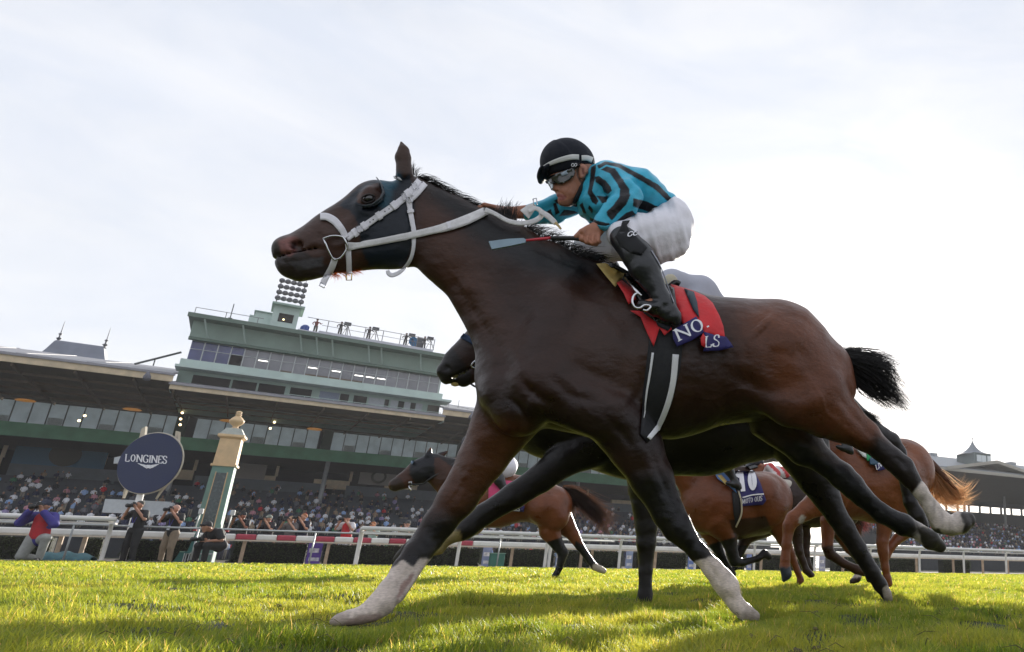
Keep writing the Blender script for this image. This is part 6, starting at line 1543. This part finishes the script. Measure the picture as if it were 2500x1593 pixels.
m = MB(); m.ball(F2.pt(1112, 936, 0), (.03, .02, .02), 8); m.build('bit_rubber', mat('yellow_foam'), h2, True)
v, f = strands([L2(F2, [(2095, 1000), (2125, 1010), (2165, 1025)]), L2(F2, [(2100, 1010), (2130, 1025), (2160, 1050)])], 120, .0018, .012, 5, 6, wob=.004); mesh_obj('tail', v, f, hair_b, h2)
drape(F2, k2, 'girth_edge', [(1640, 1040), (1700, 1046), (1760, 1025), (1790, 1010), (1760, 1034), (1700, 1056)], .012, mat('olive_edge', (.20, .20, .04), .6), h2, 8)
rider(F2, (1712, 724), .60, 'jockey in grey breeches and green helmet bent low behind the turquoise jockey', (.30, .30, .36), helm=(.008, .12, .09), breech=(.38, .38, .44), rot=math.radians(-24), res=.010, bpx=[((1640, 698, .12, 40), (1700, 722, .02, 40), 1.1, 1.7, .04), ((1700, 722, .02, 40), (1752, 748, 0, 24), 1.7, 1.8, .04), ((1640, 698, -.12, 40), (1700, 722, -.02, 40), 1.1, 1.7, .04), ((1640, 696, .14, 36), (1570, 730, .25, 26), 1, 1, .03)])
m = MB(); p = F2.pt(1636, 690, .30); m.ball(p, (.05, .04, .06), 12); m.build('saddle_roll', mat('tan_roll', (.42, .37, .27), .6), h2, True)

# bay horse with the pink cloth, farther out towards the rail
F3 = Frame(-4.9, 11.4, 24)
RBAY = (0.150, 0.045, 0.016)
h3, k3 = racer(F3, 'bay racehorse with pink saddle cloth galloping beyond the nearest horse by the rail',
    [[(1152, 1222, 66, .75), (1220, 1220, 64, .75), (1290, 1216, 52, .9), (1345, 1236, 50, 1.0)], [(1160, 1205, 60, .5), (1110, 1168, 46, .48), (1056, 1140, 32, .5)]],
    [((1052, 1138, 0, 30), (1026, 1150, 0, 29), .65, .65, .03), ((1026, 1150, 0, 29), (990, 1172, 0, 21), .6, .6, .03), ((990, 1172, 0, 21), (966, 1184, 0, 16), .65, .9, .02),
     ((1046, 1112, .06, 9), (1051, 1094, .06, 3), .8, .8, .02), ((1076, 1112, -.06, 9), (1092, 1102, -.06, 3), .8, .8, .02), ((1330, 1240, .2, 40), (1352, 1262, .17, 36), .8, .8, .05)],
    [(.0, [(1130, 1270, 36), (1070, 1300, 20), (1018, 1318, 14), (990, 1338, 9), (977, 1354, 9), (968, 1364, 8)]), (-.1, [(1150, 1275, 34), (1110, 1290, 18), (1066, 1314, 12), (1045, 1330, 8), (1052, 1345, 8)]),
     (.12, [(1345, 1262, 38), (1342, 1296, 24), (1362, 1332, 14), (1375, 1350, 12), (1366, 1386, 8), (1357, 1404, 8), (1350, 1414, 8)]), (-.12, [(1362, 1262, 34), (1398, 1304, 15), (1416, 1334, 10), (1440, 1368, 8), (1452, 1384, 8), (1464, 1389, 8), (1474, 1394, 7)])],
    RBAY, [([(940, 1150), (1000, 1110), (1120, 1080), (1140, 1170), (1060, 1200), (950, 1215)], (.055, .020, .011), 12), ([(955, 1170), (975, 1165), (990, 1185), (975, 1210), (950, 1210)], (.03, .015, .01)), ([(1000, 1135), (1020, 1112), (1060, 1095), (1100, 1095), (1060, 1120), (1062, 1165), (1030, 1185), (1015, 1180), (1000, 1160)], (.012, .012, .016)), ([(1060, 1110), (1120, 1112), (1160, 1150), (1120, 1150)], (.012, .010, .010)),
           ([(1330, 1325), (1375, 1310), (1400, 1345), (1380, 1430), (1330, 1430)], BLK), ([(1405, 1320), (1440, 1340), (1462, 1380), (1440, 1390), (1400, 1340)], BLK), ([(1446, 1378), (1490, 1370), (1490, 1410), (1446, 1400)], (.42, .36, .30)), ([(950, 1330), (1010, 1310), (1000, 1380), (950, 1380)], (.03, .025, .02))], .017,
    tailf=([L2(F3, [(1376, 1192), (1405, 1198), (1440, 1222), (1470, 1236), (1518, 1256)]), L2(F3, [(1378, 1196), (1410, 1206), (1445, 1236), (1475, 1262), (1505, 1285)]), L2(F3, [(1378, 1202), (1410, 1218), (1452, 1255), (1474, 1285), (1488, 1316)]), L2(F3, [(1382, 1200), (1405, 1222), (1425, 1245), (1450, 1262)])], 620, .0038, .06),
    taily=hairmat('brown_hair', (.030, .018, .013), (.60, .38, .26), mixf=.42))
v, f = strands([L2(F3, [(1384, 1205), (1392, 1230), (1388, 1262)]), L2(F3, [(1392, 1205), (1406, 1235), (1415, 1262)])], 120, .003, .03, 6, 6, wob=.01); mesh_obj('tail_fringe', v, f, hairmat('tan_hair', (.10, .06, .04), (.6, .4, .28), mixf=.5), h3)
pink = mat('cloth_pink', (.60, .05, .16), .6, var=.08)
sc3 = drape(F3, k3, 'saddle_cloth', [(1193, 1180), (1210, 1172), (1250, 1176), (1268, 1190), (1282, 1224), (1281, 1234), (1236, 1234), (1192, 1226)], .03, pink, h3, 6)
nb3 = drape(F3, k3, 'name_band', [(1200, 1230), (1236, 1233), (1281, 1234), (1279, 1248), (1236, 1246), (1200, 1243)], .05, navy, sc3, 6)
v, f = letters('S FABLES', (1228, 1244), (8.3, .3), (.8, -9), lambda x, y: k3.hit(x, y, .065), .14); mesh_obj('lettering', v, f, mat('white_print'), nb3, smooth=False)
drape(F3, k3, 'blinker_hood_cup', [(1004, 1130), (1010, 1123), (1013, 1127), (1007, 1136)], .03, mat('pale_cup', (.16, .24, .36), .3), h3, 4)
m = MB(); m.tube([k3.hit(x, y, .02) for x, y in ((997, 1178), (1004, 1176), (1004, 1186), (997, 1184), (1000, 1192), (1003, 1198))], .012, 5); m.build('bit_ring', steel, h3, True)
m = MB(); m.tube([F3.pt(x, y, .1) for x, y in spline([(1003, 1182), (1030, 1182), (1048, 1170), (1080, 1150), (1110, 1130)], 4)], .012, 5); m.build('rein', mat('black_leather'), h3, True)
rider(F3, (1240, 1138), .36, 'jockey in white breeches and orange cuffed blue silks on the bay horse with pink cloth', (.03, .05, .25), (.55, .16, .05), rot=0, res=.018)

# number ten
F4 = Frame(-1.1, 9.3, 30)
CBAY = (0.140, 0.042, 0.015)
h4, k4 = racer(F4, 'bay racehorse with navy number ten saddle cloth seen between the legs of nearer horses',
    [[(1738, 1228, 76, .85), (1800, 1234, 78, .85), (1850, 1228, 74, .95), (1868, 1222, 68, 1.0)], [(1735, 1200, 70, .55), (1680, 1130, 52, .5), (1640, 1090, 36, .5)]],
    [((1640, 1088, 0, 36), (1585, 1110, 0, 26), .6, .6, .03), ((1585, 1110, 0, 26), (1560, 1125, 0, 16), .7, .9, .02), ((1860, 1215, .2, 54), (1880, 1240, .18, 46), .85, .85, .05)],
    [(.12, [(1750, 1270, 40), (1778, 1310, 22), (1788, 1350, 14), (1794, 1370, 13), (1812, 1374, 9), (1850, 1364, 8), (1866, 1352, 10), (1878, 1360, 8)]), (-.1, [(1725, 1270, 36), (1745, 1325, 16), (1762, 1360, 10), (1780, 1392, 8), (1790, 1402, 8)]),
     (-.12, [(1860, 1280, 36), (1822, 1312, 17), (1808, 1345, 11), (1800, 1368, 10), (1795, 1385, 8)]), (.12, [(1895, 1265, 38), (1912, 1312, 18), (1930, 1352, 11), (1946, 1392, 8), (1955, 1416, 8), (1952, 1422, 8)])],
    CBAY, [([(1770, 1330), (1900, 1330), (1900, 1400), (1770, 1400)], BLK), ([(1730, 1330), (1800, 1310), (1800, 1420), (1740, 1420)], BLK), ([(1780, 1270), (1870, 1260), (1900, 1330), (1800, 1330)], (.035, .015, .010))], .016)
sc4 = drape(F4, k4, 'saddle_cloth', [(1790, 1150), (1840, 1150), (1856, 1180), (1870, 1222), (1862, 1232), (1812, 1236), (1800, 1200)], .03, navy, h4, 6)
v, f = letters('10', (1799, 1203), (50, -5), (-5, -46), lambda x, y: k4.hit(x, y, .055), .22, False); mesh_obj('lettering', v, f, mat('white_print'), sc4, smooth=False)
v, f = letters('MOTO OUS', (1810, 1231), (8.4, -1.6), (.4, -11), lambda x, y: k4.hit(x, y, .055), .14); mesh_obj('lettering', v, f, mat('white_print'), sc4, smooth=False)
v, f = ribbon([(1811, 1216), (1840, 1209), (1864, 1207)], 3, lambda x, y: k4.hit(x, y, .05)); mesh_obj('white_line', v, f, mat('white_print'), sc4)
drape(F4, k4, 'front_panel', [(1740, 1152), (1764, 1150), (1790, 1180), (1798, 1205), (1780, 1190), (1752, 1172)], .03, mat('cloth_blue', (.10, .22, .50), .6), sc4, 6)
drape(F4, k4, 'saddle_pad', [(1750, 1164), (1760, 1162), (1778, 1182), (1770, 1186)], .04, mat('yellow_foam'), sc4, 6)
drape(F4, k4, 'girth', [(1786, 1200), (1806, 1200), (1808, 1250), (1796, 1286), (1790, 1250)], .02, girth_b, h4, 6)
v, f = ribbon([(1802, 1199), (1809, 1225), (1809, 1255), (1796, 1286)], 4, lambda x, y: k4.hit(x, y, .03)); mesh_obj('girth_edge', v, f, mat('cream_edge', (.5, .45, .33), .6), h4)
rider(F4, (1800, 1110), .37, 'jockey with blue tinted boots on the number ten horse', (.10, .16, .40), breech=(.55, .50, .44), res=.018)

# chestnut with the bright tail, and a dark bay between
F5 = Frame(0.75, 7.4, 30)
CHS = (0.185, 0.056, 0.019)
h5, k5 = racer(F5, 'chestnut racehorse with glowing tail and green cloth behind the kicked back hind legs',
    [[(2066, 1172, 92, .8), (2145, 1180, 92, .8), (2196, 1156, 80, .95), (2204, 1150, 77, 1.0)], [(2050, 1140, 78, .5), (1975, 1085, 55, .5), (1925, 1050, 38, .5)]],
    [((1925, 1050, 0, 38), (1880, 1080, 0, 28), .6, .6, .03), ((1880, 1080, 0, 28), (1850, 1100, 0, 18), .7, .9, .02), ((2200, 1160, .2, 56), (2214, 1190, .18, 50), .85, .85, .05)],
    [(.12, [(2030, 1205, 48), (1968, 1246, 24), (1936, 1268, 19), (1926, 1284, 16), (1920, 1330, 12), (1917, 1366, 12), (1916, 1384, 13), (1920, 1402, 13), (1914, 1416, 6)]), (-.1, [(2060, 1220, 44), (2022, 1270, 20), (2020, 1335, 14), (2026, 1352, 13), (2060, 1376, 10), (2090, 1390, 11), (2110, 1400, 8)]),
     (.12, [(2200, 1210, 52), (2162, 1268, 24), (2154, 1325, 15), (2156, 1345, 14), (2161, 1385, 10), (2166, 1412, 10), (2170, 1424, 10)]), (-.12, [(2225, 1210, 45), (2226, 1290, 18), (2190, 1316, 13), (2172, 1336, 13), (2162, 1358, 12), (2156, 1368, 8)])],
    CHS, [([(1895, 1386), (1932, 1384), (1940, 1430), (1895, 1430)], (.05, .06, .075)), ([(1990, 1335), (2060, 1330), (2120, 1380), (2120, 1410), (2000, 1400)], (.045, .018, .010)), ([(2066, 1219), (2113, 1225), (2105, 1275), (2070, 1260)], (.19, .06, .03)), ([(1955, 1255), (1968, 1262), (1960, 1280), (1948, 1276)], (.4, .35, .3))], .014,
    tailf=([L2(F5, [(2272, 1136), (2300, 1160), (2330, 1196), (2352, 1185), (2369, 1160)]), L2(F5, [(2272, 1145), (2300, 1172), (2335, 1205), (2358, 1200), (2372, 1178)]), L2(F5, [(2272, 1150), (2300, 1185), (2330, 1220), (2355, 1222), (2381, 1214)]), L2(F5, [(2274, 1155), (2292, 1190), (2310, 1225), (2340, 1238), (2377, 1236)]), L2(F5, [(2274, 1160), (2284, 1195), (2292, 1225), (2302, 1250)]), L2(F5, [(2268, 1165), (2270, 1195), (2275, 1225), (2280, 1245)])], 460, .0030, .04),
    taily=hairmat('chestnut_hair', (.45, .18, .07), (1.0, .80, .60), mixf=.8))
m = MB(); m.tube(L2(F5, [(2262, 1120), (2285, 1146), (2306, 1170), (2330, 1194), (2340, 1202)]), [.045, .05, .045, .03, .012], 10); m.build('tail_dock', mat('dock_red', (.09, .025, .008), .6, bump=.4, bscale=60), h5, True)
sc5 = drape(F5, k5, 'saddle_cloth', [(2084, 1092), (2112, 1102), (2114, 1122), (2104, 1116)], .03, mat('pad_white', (.6, .62, .58), .6), h5, 6)
drape(F5, k5, 'green_panel', [(2113, 1104), (2136, 1102), (2142, 1118), (2128, 1130), (2114, 1126)], .03, mat('cloth_green', (.01, .30, .10), .6), sc5, 6)
drape(F5, k5, 'boot_shadow_patch', [(2120, 1122), (2140, 1108), (2156, 1124), (2140, 1140), (2120, 1136)], .05, mat('boot_shade', (.02, .07, .12), .4), sc5, 6)  # dark patch on the cloth, coloured as the shadow by the boot
nb5 = drape(F5, k5, 'name_band', [(2136, 1138), (2160, 1128), (2176, 1120), (2180, 1134), (2158, 1148), (2140, 1152)], .055, navy, sc5, 6)
v, f = letters('LIVE IN', (2134, 1150), (9.4, -5.0), (-2.5, -11), lambda x, y: k5.hit(x, y, .075), .15); mesh_obj('lettering', v, f, mat('white_print'), nb5, smooth=False)
rider(F5, (2072, 1012), .42, 'jockey hidden behind the haunch of the nearest horse, riding the chestnut', (.05, .30, .15), breech=(.6, .6, .62), res=.018)

F6 = Frame(0.2, 10.6, 30)
h6, k6 = racer(F6, 'dark bay racehorse between the number ten horse and the chestnut, mostly its legs in view',
    [[(1905, 1216, 62, .85), (1990, 1222, 62, .85), (2045, 1215, 58, .95), (2070, 1222, 52, 1.0)], [(1900, 1205, 54, .5), (1850, 1180, 40, .5), (1800, 1165, 28, .5)]],
    [((1800, 1165, 0, 28), (1770, 1185, 0, 20), .6, .6, .03), ((1770, 1185, 0, 20), (1748, 1196, 0, 13), .7, .9, .02)],
    [(.1, [(1930, 1260, 32), (1945, 1300, 16), (1950, 1345, 11), (1960, 1370, 9), (1968, 1392, 9), (1978, 1402, 8), (1984, 1404, 6)]), (-.1, [(1950, 1262, 30), (1968, 1310, 12), (1968, 1350, 9), (1972, 1378, 9), (1980, 1390, 7)]),
     (.1, [(2062, 1258, 36), (2045, 1300, 16), (2072, 1340, 11), (2094, 1362, 9), (2104, 1385, 9), (2092, 1412, 10), (2080, 1420, 7)]), (-.1, [(2080, 1258, 34), (2090, 1310, 14), (2104, 1350, 10), (2112, 1385, 8), (2122, 1415, 8)])],
    (.030, .014, .010), [([(2075, 1385), (2125, 1372), (2110, 1408), (2078, 1412)], (.45, .4, .35)), ([(2030, 1285), (2100, 1280), (2110, 1370), (2060, 1350)], (.10, .032, .014))], .017,
    tailf=([L2(F6, [(2090, 1240), (2105, 1270), (2130, 1290)]), L2(F6, [(2085, 1250), (2095, 1280), (2105, 1300)])], 160, .004, .04), taily=hairmat('pink_hair', (.20, .07, .06), (.7, .28, .24), mixf=.5))
rider(F6, (1928, 1184), .34, 'jockey in red and white striped silks seen over the rump of number ten', (.60, .58, .58), (.45, .03, .03), breech=(.5, .46, .4), res=.018)

# ------------------------------------------------------------------ photographers along the rail
class MFrame(Frame):
    """same plane, but positions given in metres: along, up, towards the viewer"""
    def loc(s, x, y, w=0.0): return np.array([x, y, w], float)
    def sc(s, x, y, w=0.0): return 1.0
def photog(x, yfoot, off, label, shirt, trousers, skin=(.40, .20, .13), cap=None, hair=(.05, .03, .02), pose='stand', turn=0.0, s=1.0, vest=None, bare=True, zoff=0.0, camlabel=None, badge=False):
    base = rframe(off); u = base.loc(x, yfoot)[0]; p = rp(base, u, zoff)
    fr = MFrame(p[0], p[1], RANG - 28 + turn); fr.o = np.array([p[0], p[1], zoff])
    t = thing('person', label, 'person', p)
    c = lambda a, b, ra, rb, k=1.0, k2=None, bl=.03: ((a[0] * s, a[1] * s, a[2] * s, ra * s), (b[0] * s, b[1] * s, b[2] * s, rb * s), k, k2 or k, bl)
    if pose == 'stand':
        hipz, lean = .93, 0.0
        legs = [c((.10, .90, 0), (.12, .48, .03), .10, .068), c((.12, .48, .03), (.13, .08, -.02), .062, .045), c((-.10, .90, 0), (-.14, .48, .03), .10, .068), c((-.14, .48, .03), (-.17, .08, -.02), .062, .045)]
        feet = [((.13, .05, 0), (.15, .04, .14)), ((-.17, .05, 0), (-.20, .04, .14))]
    elif pose == 'kneel':
        hipz = .52
        legs = [c((.10, .50, 0), (.36, .52, .28), .11, .075), c((.36, .52, .28), (.30, .08, .22), .065, .05), c((-.10, .50, 0), (-.16, .12, .10), .12, .075), c((-.16, .12, .10), (-.16, .08, -.3), .065, .05)]
        feet = [((.30, .05, .22), (.34, .04, .36)), ((-.16, .06, -.3), (-.16, .04, -.40))]
    else:                                                                     # sitting on a low stool, bent over
        hipz = .48
        legs = [c((.10, .48, 0), (.16, .46, .42), .11, .075), c((.16, .46, .42), (.15, .08, .40), .06, .045), c((-.10, .48, 0), (-.18, .46, .40), .11, .075), c((-.18, .46, .40), (-.19, .08, .38), .06, .045)]
        feet = [((.15, .05, .40), (.15, .04, .54)), ((-.19, .05, .38), (-.19, .04, .52))]
    d = hipz - .93
    bend = .22 if pose == 'sit' else .04
    dz = -.16 if pose == 'sit' else 0
    torso = [c((0, hipz, 0), (0, 1.18 + d, bend * .4), .155, .15, .75), c((0, 1.18 + d, bend * .4), (0, 1.38 + d + dz, bend), .16, .13, .75), c((-.17, 1.42 + d + dz, bend), (.17, 1.42 + d + dz, bend), .075, .075, .9)]
    hd = np.array([0, 1.63 + d + dz * 1.6, bend + .08 + (.14 if pose == 'sit' else 0)])
    if pose == 'sit': hands = [(.06, 1.02 + d, .40), (-.10, 1.04 + d, .42)]; elb = [(.33, 1.06 + d, .20), (-.33, 1.06 + d, .20)]
    else: hands = [(.07, hd[1] - .06, hd[2] + .17), (-.09, hd[1] - .05, hd[2] + .20)]; elb = [(.34, 1.24 + d, bend + .12), (-.36, 1.26 + d, bend + .12)]
    sh = [(.20, 1.42 + d + dz, bend), (-.20, 1.42 + d + dz, bend)]
    arms = []; sleeves = []
    for S_, E_, H_ in zip(sh, elb, hands):
        S_, E_, H_ = map(np.array, (S_, E_, H_)); M_ = S_ + (E_ - S_) * .65
        arms += [c(S_, E_, .055, .045), c(E_, H_, .045, .032), c(H_, H_ + np.array([0, .05, .02]), .042, .035, .9, None, .015)]
        for k in range(4): arms.append(c(H_ + np.array([(-.03 + .02 * k), .04, .03]), H_ + np.array([(-.03 + .02 * k) * .8, .08, .06]), .012, .010, 1, 1, .006))
        sleeves += [c(S_, M_ if bare else E_, .07, .068)] + ([] if bare else [c(E_, H_ + (E_ - H_) * .25, .062, .05)])
    head = [c((0, 1.47 + d + dz, bend + .02), hd - np.array([0, .05, .01]), .055, .055), c(hd + np.array([0, .03, -.01]), hd + np.array([0, .02, .01]), .098, .095, 1.08), c(hd + np.array([0, -.02, .03]), hd + np.array([0, -.09, .045]), .07, .045, 1), c(hd + np.array([0, -.01, .1]), hd + np.array([0, -.03, .12]), .016, .018, 1, 1, .01), c(hd + np.array([-.1, 0, 0]), hd + np.array([.1, 0, 0]), .022, .022, 1, 1, .01)]
    def add(nm, P, mt, res=.017, parent=None, cut=()):
        v, q = surface(fr, P, res, cut); return mesh_obj(nm, smooth_mesh(v, q, 1, .4), q, mt, parent or t)
    add('body', legs + torso + arms + head, mat('skin_%d' % int(skin[0] * 1000), skin, .55, var=.1))
    big = lambda P, e: [((a[0], a[1], a[2], a[3] + e), (b[0], b[1], b[2], b[3] + e), k, k2, bl) for a, b, k, k2, bl in P]
    nm = lambda pre, c_: mat('%s_%d_%d_%d' % ((pre,) + tuple(int(q * 100) for q in c_)), c_, .75, var=.15, nscale=9, bump=.35, bscale=14)
    so_ = add('shirt', big(torso + sleeves, .03), nm('cloth', shirt))
    add('trousers', big(legs, .026) + big(torso[:1], .022), nm('cloth', trousers), cut=[c((0, 1.24 + d, 0), (0, 1.26 + d, 0), .22, .22, 1.2)])
    for a, b in feet: add('shoe', [c(a, b, .055, .045)], mat('shoe_dark', (.03, .028, .026), .6))
    hp_ = [c(hd + np.array([0, .055, -.02]), hd + np.array([0, .05, -.03]), .098, .10)]
    if cap:
        hp_ = [c(hd + np.array([0, .06, -.01]), hd + np.array([0, .06, -.01]), .108, .108), c(hd + np.array([-.05, .06, .11]), hd + np.array([.05, .06, .11]), .03, .03, 1.6)]
        add('cap', hp_, nm('cap', cap), .014)
    else: add('hair', hp_, nm('hair', hair), .014)
    if vest: add('vest', big([c((0, 1.0 + d, .0), (0, 1.36 + d, bend), .155, .13, .8)], .046), nm('vest', vest), .017)
    if badge:
        m = MB(); m.box(fr.o + fr.t * .02 * s + fr.n * .20 * s + np.array([0, 0, (1.06 + d) * s]), (.10, .01, .14), [fr.t, fr.n, [0, 0, 1]]); m.build('badge', mat('badge_white', (.6, .62, .68), .5), so_)
        m = MB(); 
        for sx in (-.07, .07): m.tube([fr.o + fr.t * sx + fr.n * .16 + np.array([0, 0, 1.42 + d]), fr.o + fr.t * .02 + fr.n * .20 + np.array([0, 0, 1.13 + d])], .008, 5)
        m.build('lanyard', mat('lanyard_blue', (.04, .04, .35), .6), so_)
    # the camera held in both hands
    cp_ = (hd + np.array([0, 0.0, .17])) if pose != 'sit' else np.array([-.02, 1.08 + d, .46])
    W0 = lambda q: fr.o + fr.t * q[0] * s + fr.n * q[2] * s + np.array([0, 0, q[1] * s])
    tc_ = thing('camera', camlabel or ('black camera held up by the ' + label.split(' ', 1)[1]), 'camera', W0(cp_))
    m = MB(); m.box(W0(cp_), (.15 * s, .08 * s, .11 * s), [fr.t, fr.n, [0, 0, 1]]); m.box(W0(cp_ + np.array([0, .07, 0])), (.06 * s, .06 * s, .05 * s), [fr.t, fr.n, [0, 0, 1]]); m.build('camera_body', mat('camera_black', (.012, .012, .013), .45), tc_, bevel=.008)
    ln = .16 if pose != 'sit' else .22
    m = MB(); a = cp_ + np.array([0, -.01, .04]); b_ = cp_ + np.array([0, -.02, .04 + ln]); m.tube([W0(a), W0((a + b_) / 2), W0(b_)], [.042 * s, .05 * s, .058 * s], 14); m.build('lens', mat('camera_black'), tc_, True)
    return t
BLK_S, KHA, NVY = (.014, .014, .016), (.26, .20, .14), (.02, .022, .035)
photog(72, 1380, -.35, 'photographer kneeling in a blue jacket with red bib at the left edge', (.05, .04, .24), (.30, .30, .29), cap=(.02, .025, .05), pose='kneel', vest=(.45, .02, .03), bare=False, s=1.30, turn=6, camlabel='black camera of the kneeling photographer in the red bib')
photog(306, 1382, .55, 'photographer standing all in black with a white badge below the round sign', BLK_S, (.016, .016, .018), hair=(.06, .055, .05), badge=True, s=1.09, turn=-8, camlabel='black camera of the photographer all in black')
photog(398, 1382, 1.5, 'photographer in black shirt and khaki trousers left of the finish post', BLK_S, KHA, skin=(.44, .22, .15), hair=(.50, .30, .24), badge=True, s=1.07, turn=-8, camlabel='black camera of the photographer in khaki trousers')
photog(522, 1382, .45, 'photographer in black sitting bent over a camera right of the finish post', BLK_S, (.016, .016, .018), cap=(.02, .02, .022), pose='sit', s=1.25, turn=-20, camlabel='camera in the lap of the sitting photographer in black')
bys = [(572, 'photographer in black cap and shirt close beside the finish post', BLK_S, (.02, .02, .025), (.32, .13, .08), (.02, .02, .02), None, .99),
       (638, 'photographer in dark top with a pale cap behind the red band', (.03, .025, .03), NVY, (.50, .26, .17), (.22, .24, .20), None, .95),
       (692, 'bareheaded fair photographer in grey top behind the striped rail', (.14, .13, .13), NVY, (.52, .29, .20), None, None, .95),
       (724, 'tall ginger photographer in dark vest between two shorter ones', (.02, .022, .04), (.12, .04, .04), (.50, .24, .15), None, None, 1.01),
       (832, 'photographer in white shirt with red bib beyond the striped rail', (.55, .53, .55), (.45, .44, .46), (.46, .24, .17), (.02, .02, .022), (.50, .02, .03), 1.02),
       (898, 'short red haired photographer low behind the rail', (.30, .42, .38), NVY, (.55, .24, .12), None, None, .90),
       (984, 'photographer in black singlet with a shiny cap right of the red bib', BLK_S, NVY, (.48, .27, .2), (.05, .05, .05), None, .95)]
for x, lb, sh_, tr_, sk_, cp__, vs_, s_ in bys:
    photog(x, 1372, 4.6, lb, sh_, tr_, skin=sk_, cap=cp__, hair=(.35, .13, .05) if 'ginger' in lb or 'red haired' in lb else (.35, .22, .12), vest=vs_, s=s_ * 1.08, turn=random.uniform(-25, 0), camlabel='black camera of the ' + lb.split(' behind')[0].split(' close')[0].split(' low')[0].split(' between')[0].split(' beyond')[0].split(' right of')[0])
# folding seats and a draped cover at the foot of the finish post
sfr = rframe(1.6)
def sp(x, z, w=0.0): return rp(sfr, sfr.loc(x, 1380)[0], z, w)
gseat = mat('seat_green', (.03, .13, .12), .6, var=.15)
t = thing('folding_chair', 'green high backed chair standing beside the finish post', 'chair', sp(455, 0))
m = MB(); m.quadbox([sp(447, .35), sp(461, .35), sp(468, 1.02), sp(456, 1.02)], -sfr.n * .06); m.build('backrest', gseat, t, bevel=.02)
m = MB(); m.quadbox([sp(447, .33), sp(461, .33), sp(461, .33, .4), sp(447, .33, .4)], (0, 0, .05)); m.build('seat', gseat, t, bevel=.01)
for x, w in ((448, 0), (460, 0), (448, .38), (460, .38)):
    m = MB(); m.tube([sp(x, -.02, w), sp(x, .34, w)], .015, 6); m.build('leg', galv, t)
t = thing('low_panel', 'small green panel leaning in the grass left of the steel stand', 'panel', sp(430, 0))
m = MB(); m.quadbox([sp(418, 0), sp(440, 0), sp(447, .37), sp(430, .38)], -sfr.n * .05); m.build('board', gseat, t, bevel=.03)
m = MB(); m.tube([sp(430, .38, .02), sp(447, .37, .02)], .015, 6); m.build('edge', mat('box_edge'), t)
t = thing('steel_stand', 'grey tubular stand below the finish post', 'stand', sp(490, 0))
for x in (448, 512):
    m = MB(); m.tube([sp(x, 0), sp(x, .32)], .02, 6); m.build('leg', galv, t)
m = MB(); m.tube([sp(448, .32), sp(512, .32)], .025, 6); m.build('bar', galv, t)
m = MB(); m.tube([sp(470, .8), sp(512, .45)], .02, 6); m.build('brace', galv, t)
# draped cover
cv = mat('cover_teal', (.06, .15, .17), .7, var=.2, bump=.5, bscale=5)
n = 26; V = []; Fc = []
fr = rframe(1.9); u0, u1 = fr.loc(60, 1378)[0], fr.loc(225, 1378)[0]
for i in range(n):
    for j in range(10):
        a = i / (n - 1); b = j / 9
        z = .30 * math.sin(math.pi * b) ** .6 * (.55 + .45 * math.sin(a * 3.0)) + .03 * math.sin(a * 21 + b * 5)
        V.append(rp(fr, u0 + (u1 - u0) * a, max(z, 0.0), .45 - .9 * b))
Fc = [(i * 10 + j, i * 10 + j + 1, (i + 1) * 10 + j + 1, (i + 1) * 10 + j) for i in range(n - 1) for j in range(9)]
o = mesh_obj('ground_cover', V, Fc, cv); tag(o, 'crumpled teal ground cover lying behind the kneeling photographer', 'tarpaulin'); sm = o.modifiers.new('thick', 'SOLIDIFY'); sm.thickness = .01
# flags with crests on the pipe rail beside the post: two slim lamps
for x, nm_ in ((477, 'left'), (556, 'right')):
    fr = rframe(.95); u = fr.loc(x, 1290)[0]; t = thing('rail_sensor', f'slim white sensor head clamped to the pipe rail just {nm_} of the finish post', 'sensor', rp(fr, u, 1.14))
    m = MB(); m.tube([rp(fr, u, 1.12), rp(fr, u + .02, 1.62)], .018, 7); m.build('stem', pvc, t, True)
    m = MB(); m.box(rp(fr, u + .03, 1.70), (.13, .12, .18), AXL); m.build('head', mat('sensor_white', (.6, .6, .6), .5), t, bevel=.02)
    m = MB(); m.box(rp(fr, u, 1.10), (.10, .08, .10), AXL); m.build('clamp', mat('clamp_red', (.4, .02, .03), .5), t)

# ------------------------------------------------------------------ dusty air between the camera and the stands
m = MB(); m.box((20, 90, 27.5), (600, 380, 58))
hzm = bpy.data.materials.new('haze_air'); hzm.use_nodes = True; t = hzm.node_tree; t.nodes.remove(t.nodes['Principled BSDF'])
pv_ = t.nodes.new('ShaderNodeVolumePrincipled'); pv_.inputs['Density'].default_value = 0.0003; pv_.inputs['Color'].default_value = (.95, .95, 1.0, 1); pv_.inputs['Anisotropy'].default_value = .2
t.links.new(pv_.outputs[0], t.nodes['Material Output'].inputs['Volume'])
tag(m.build('haze', hzm), kind='stuff')
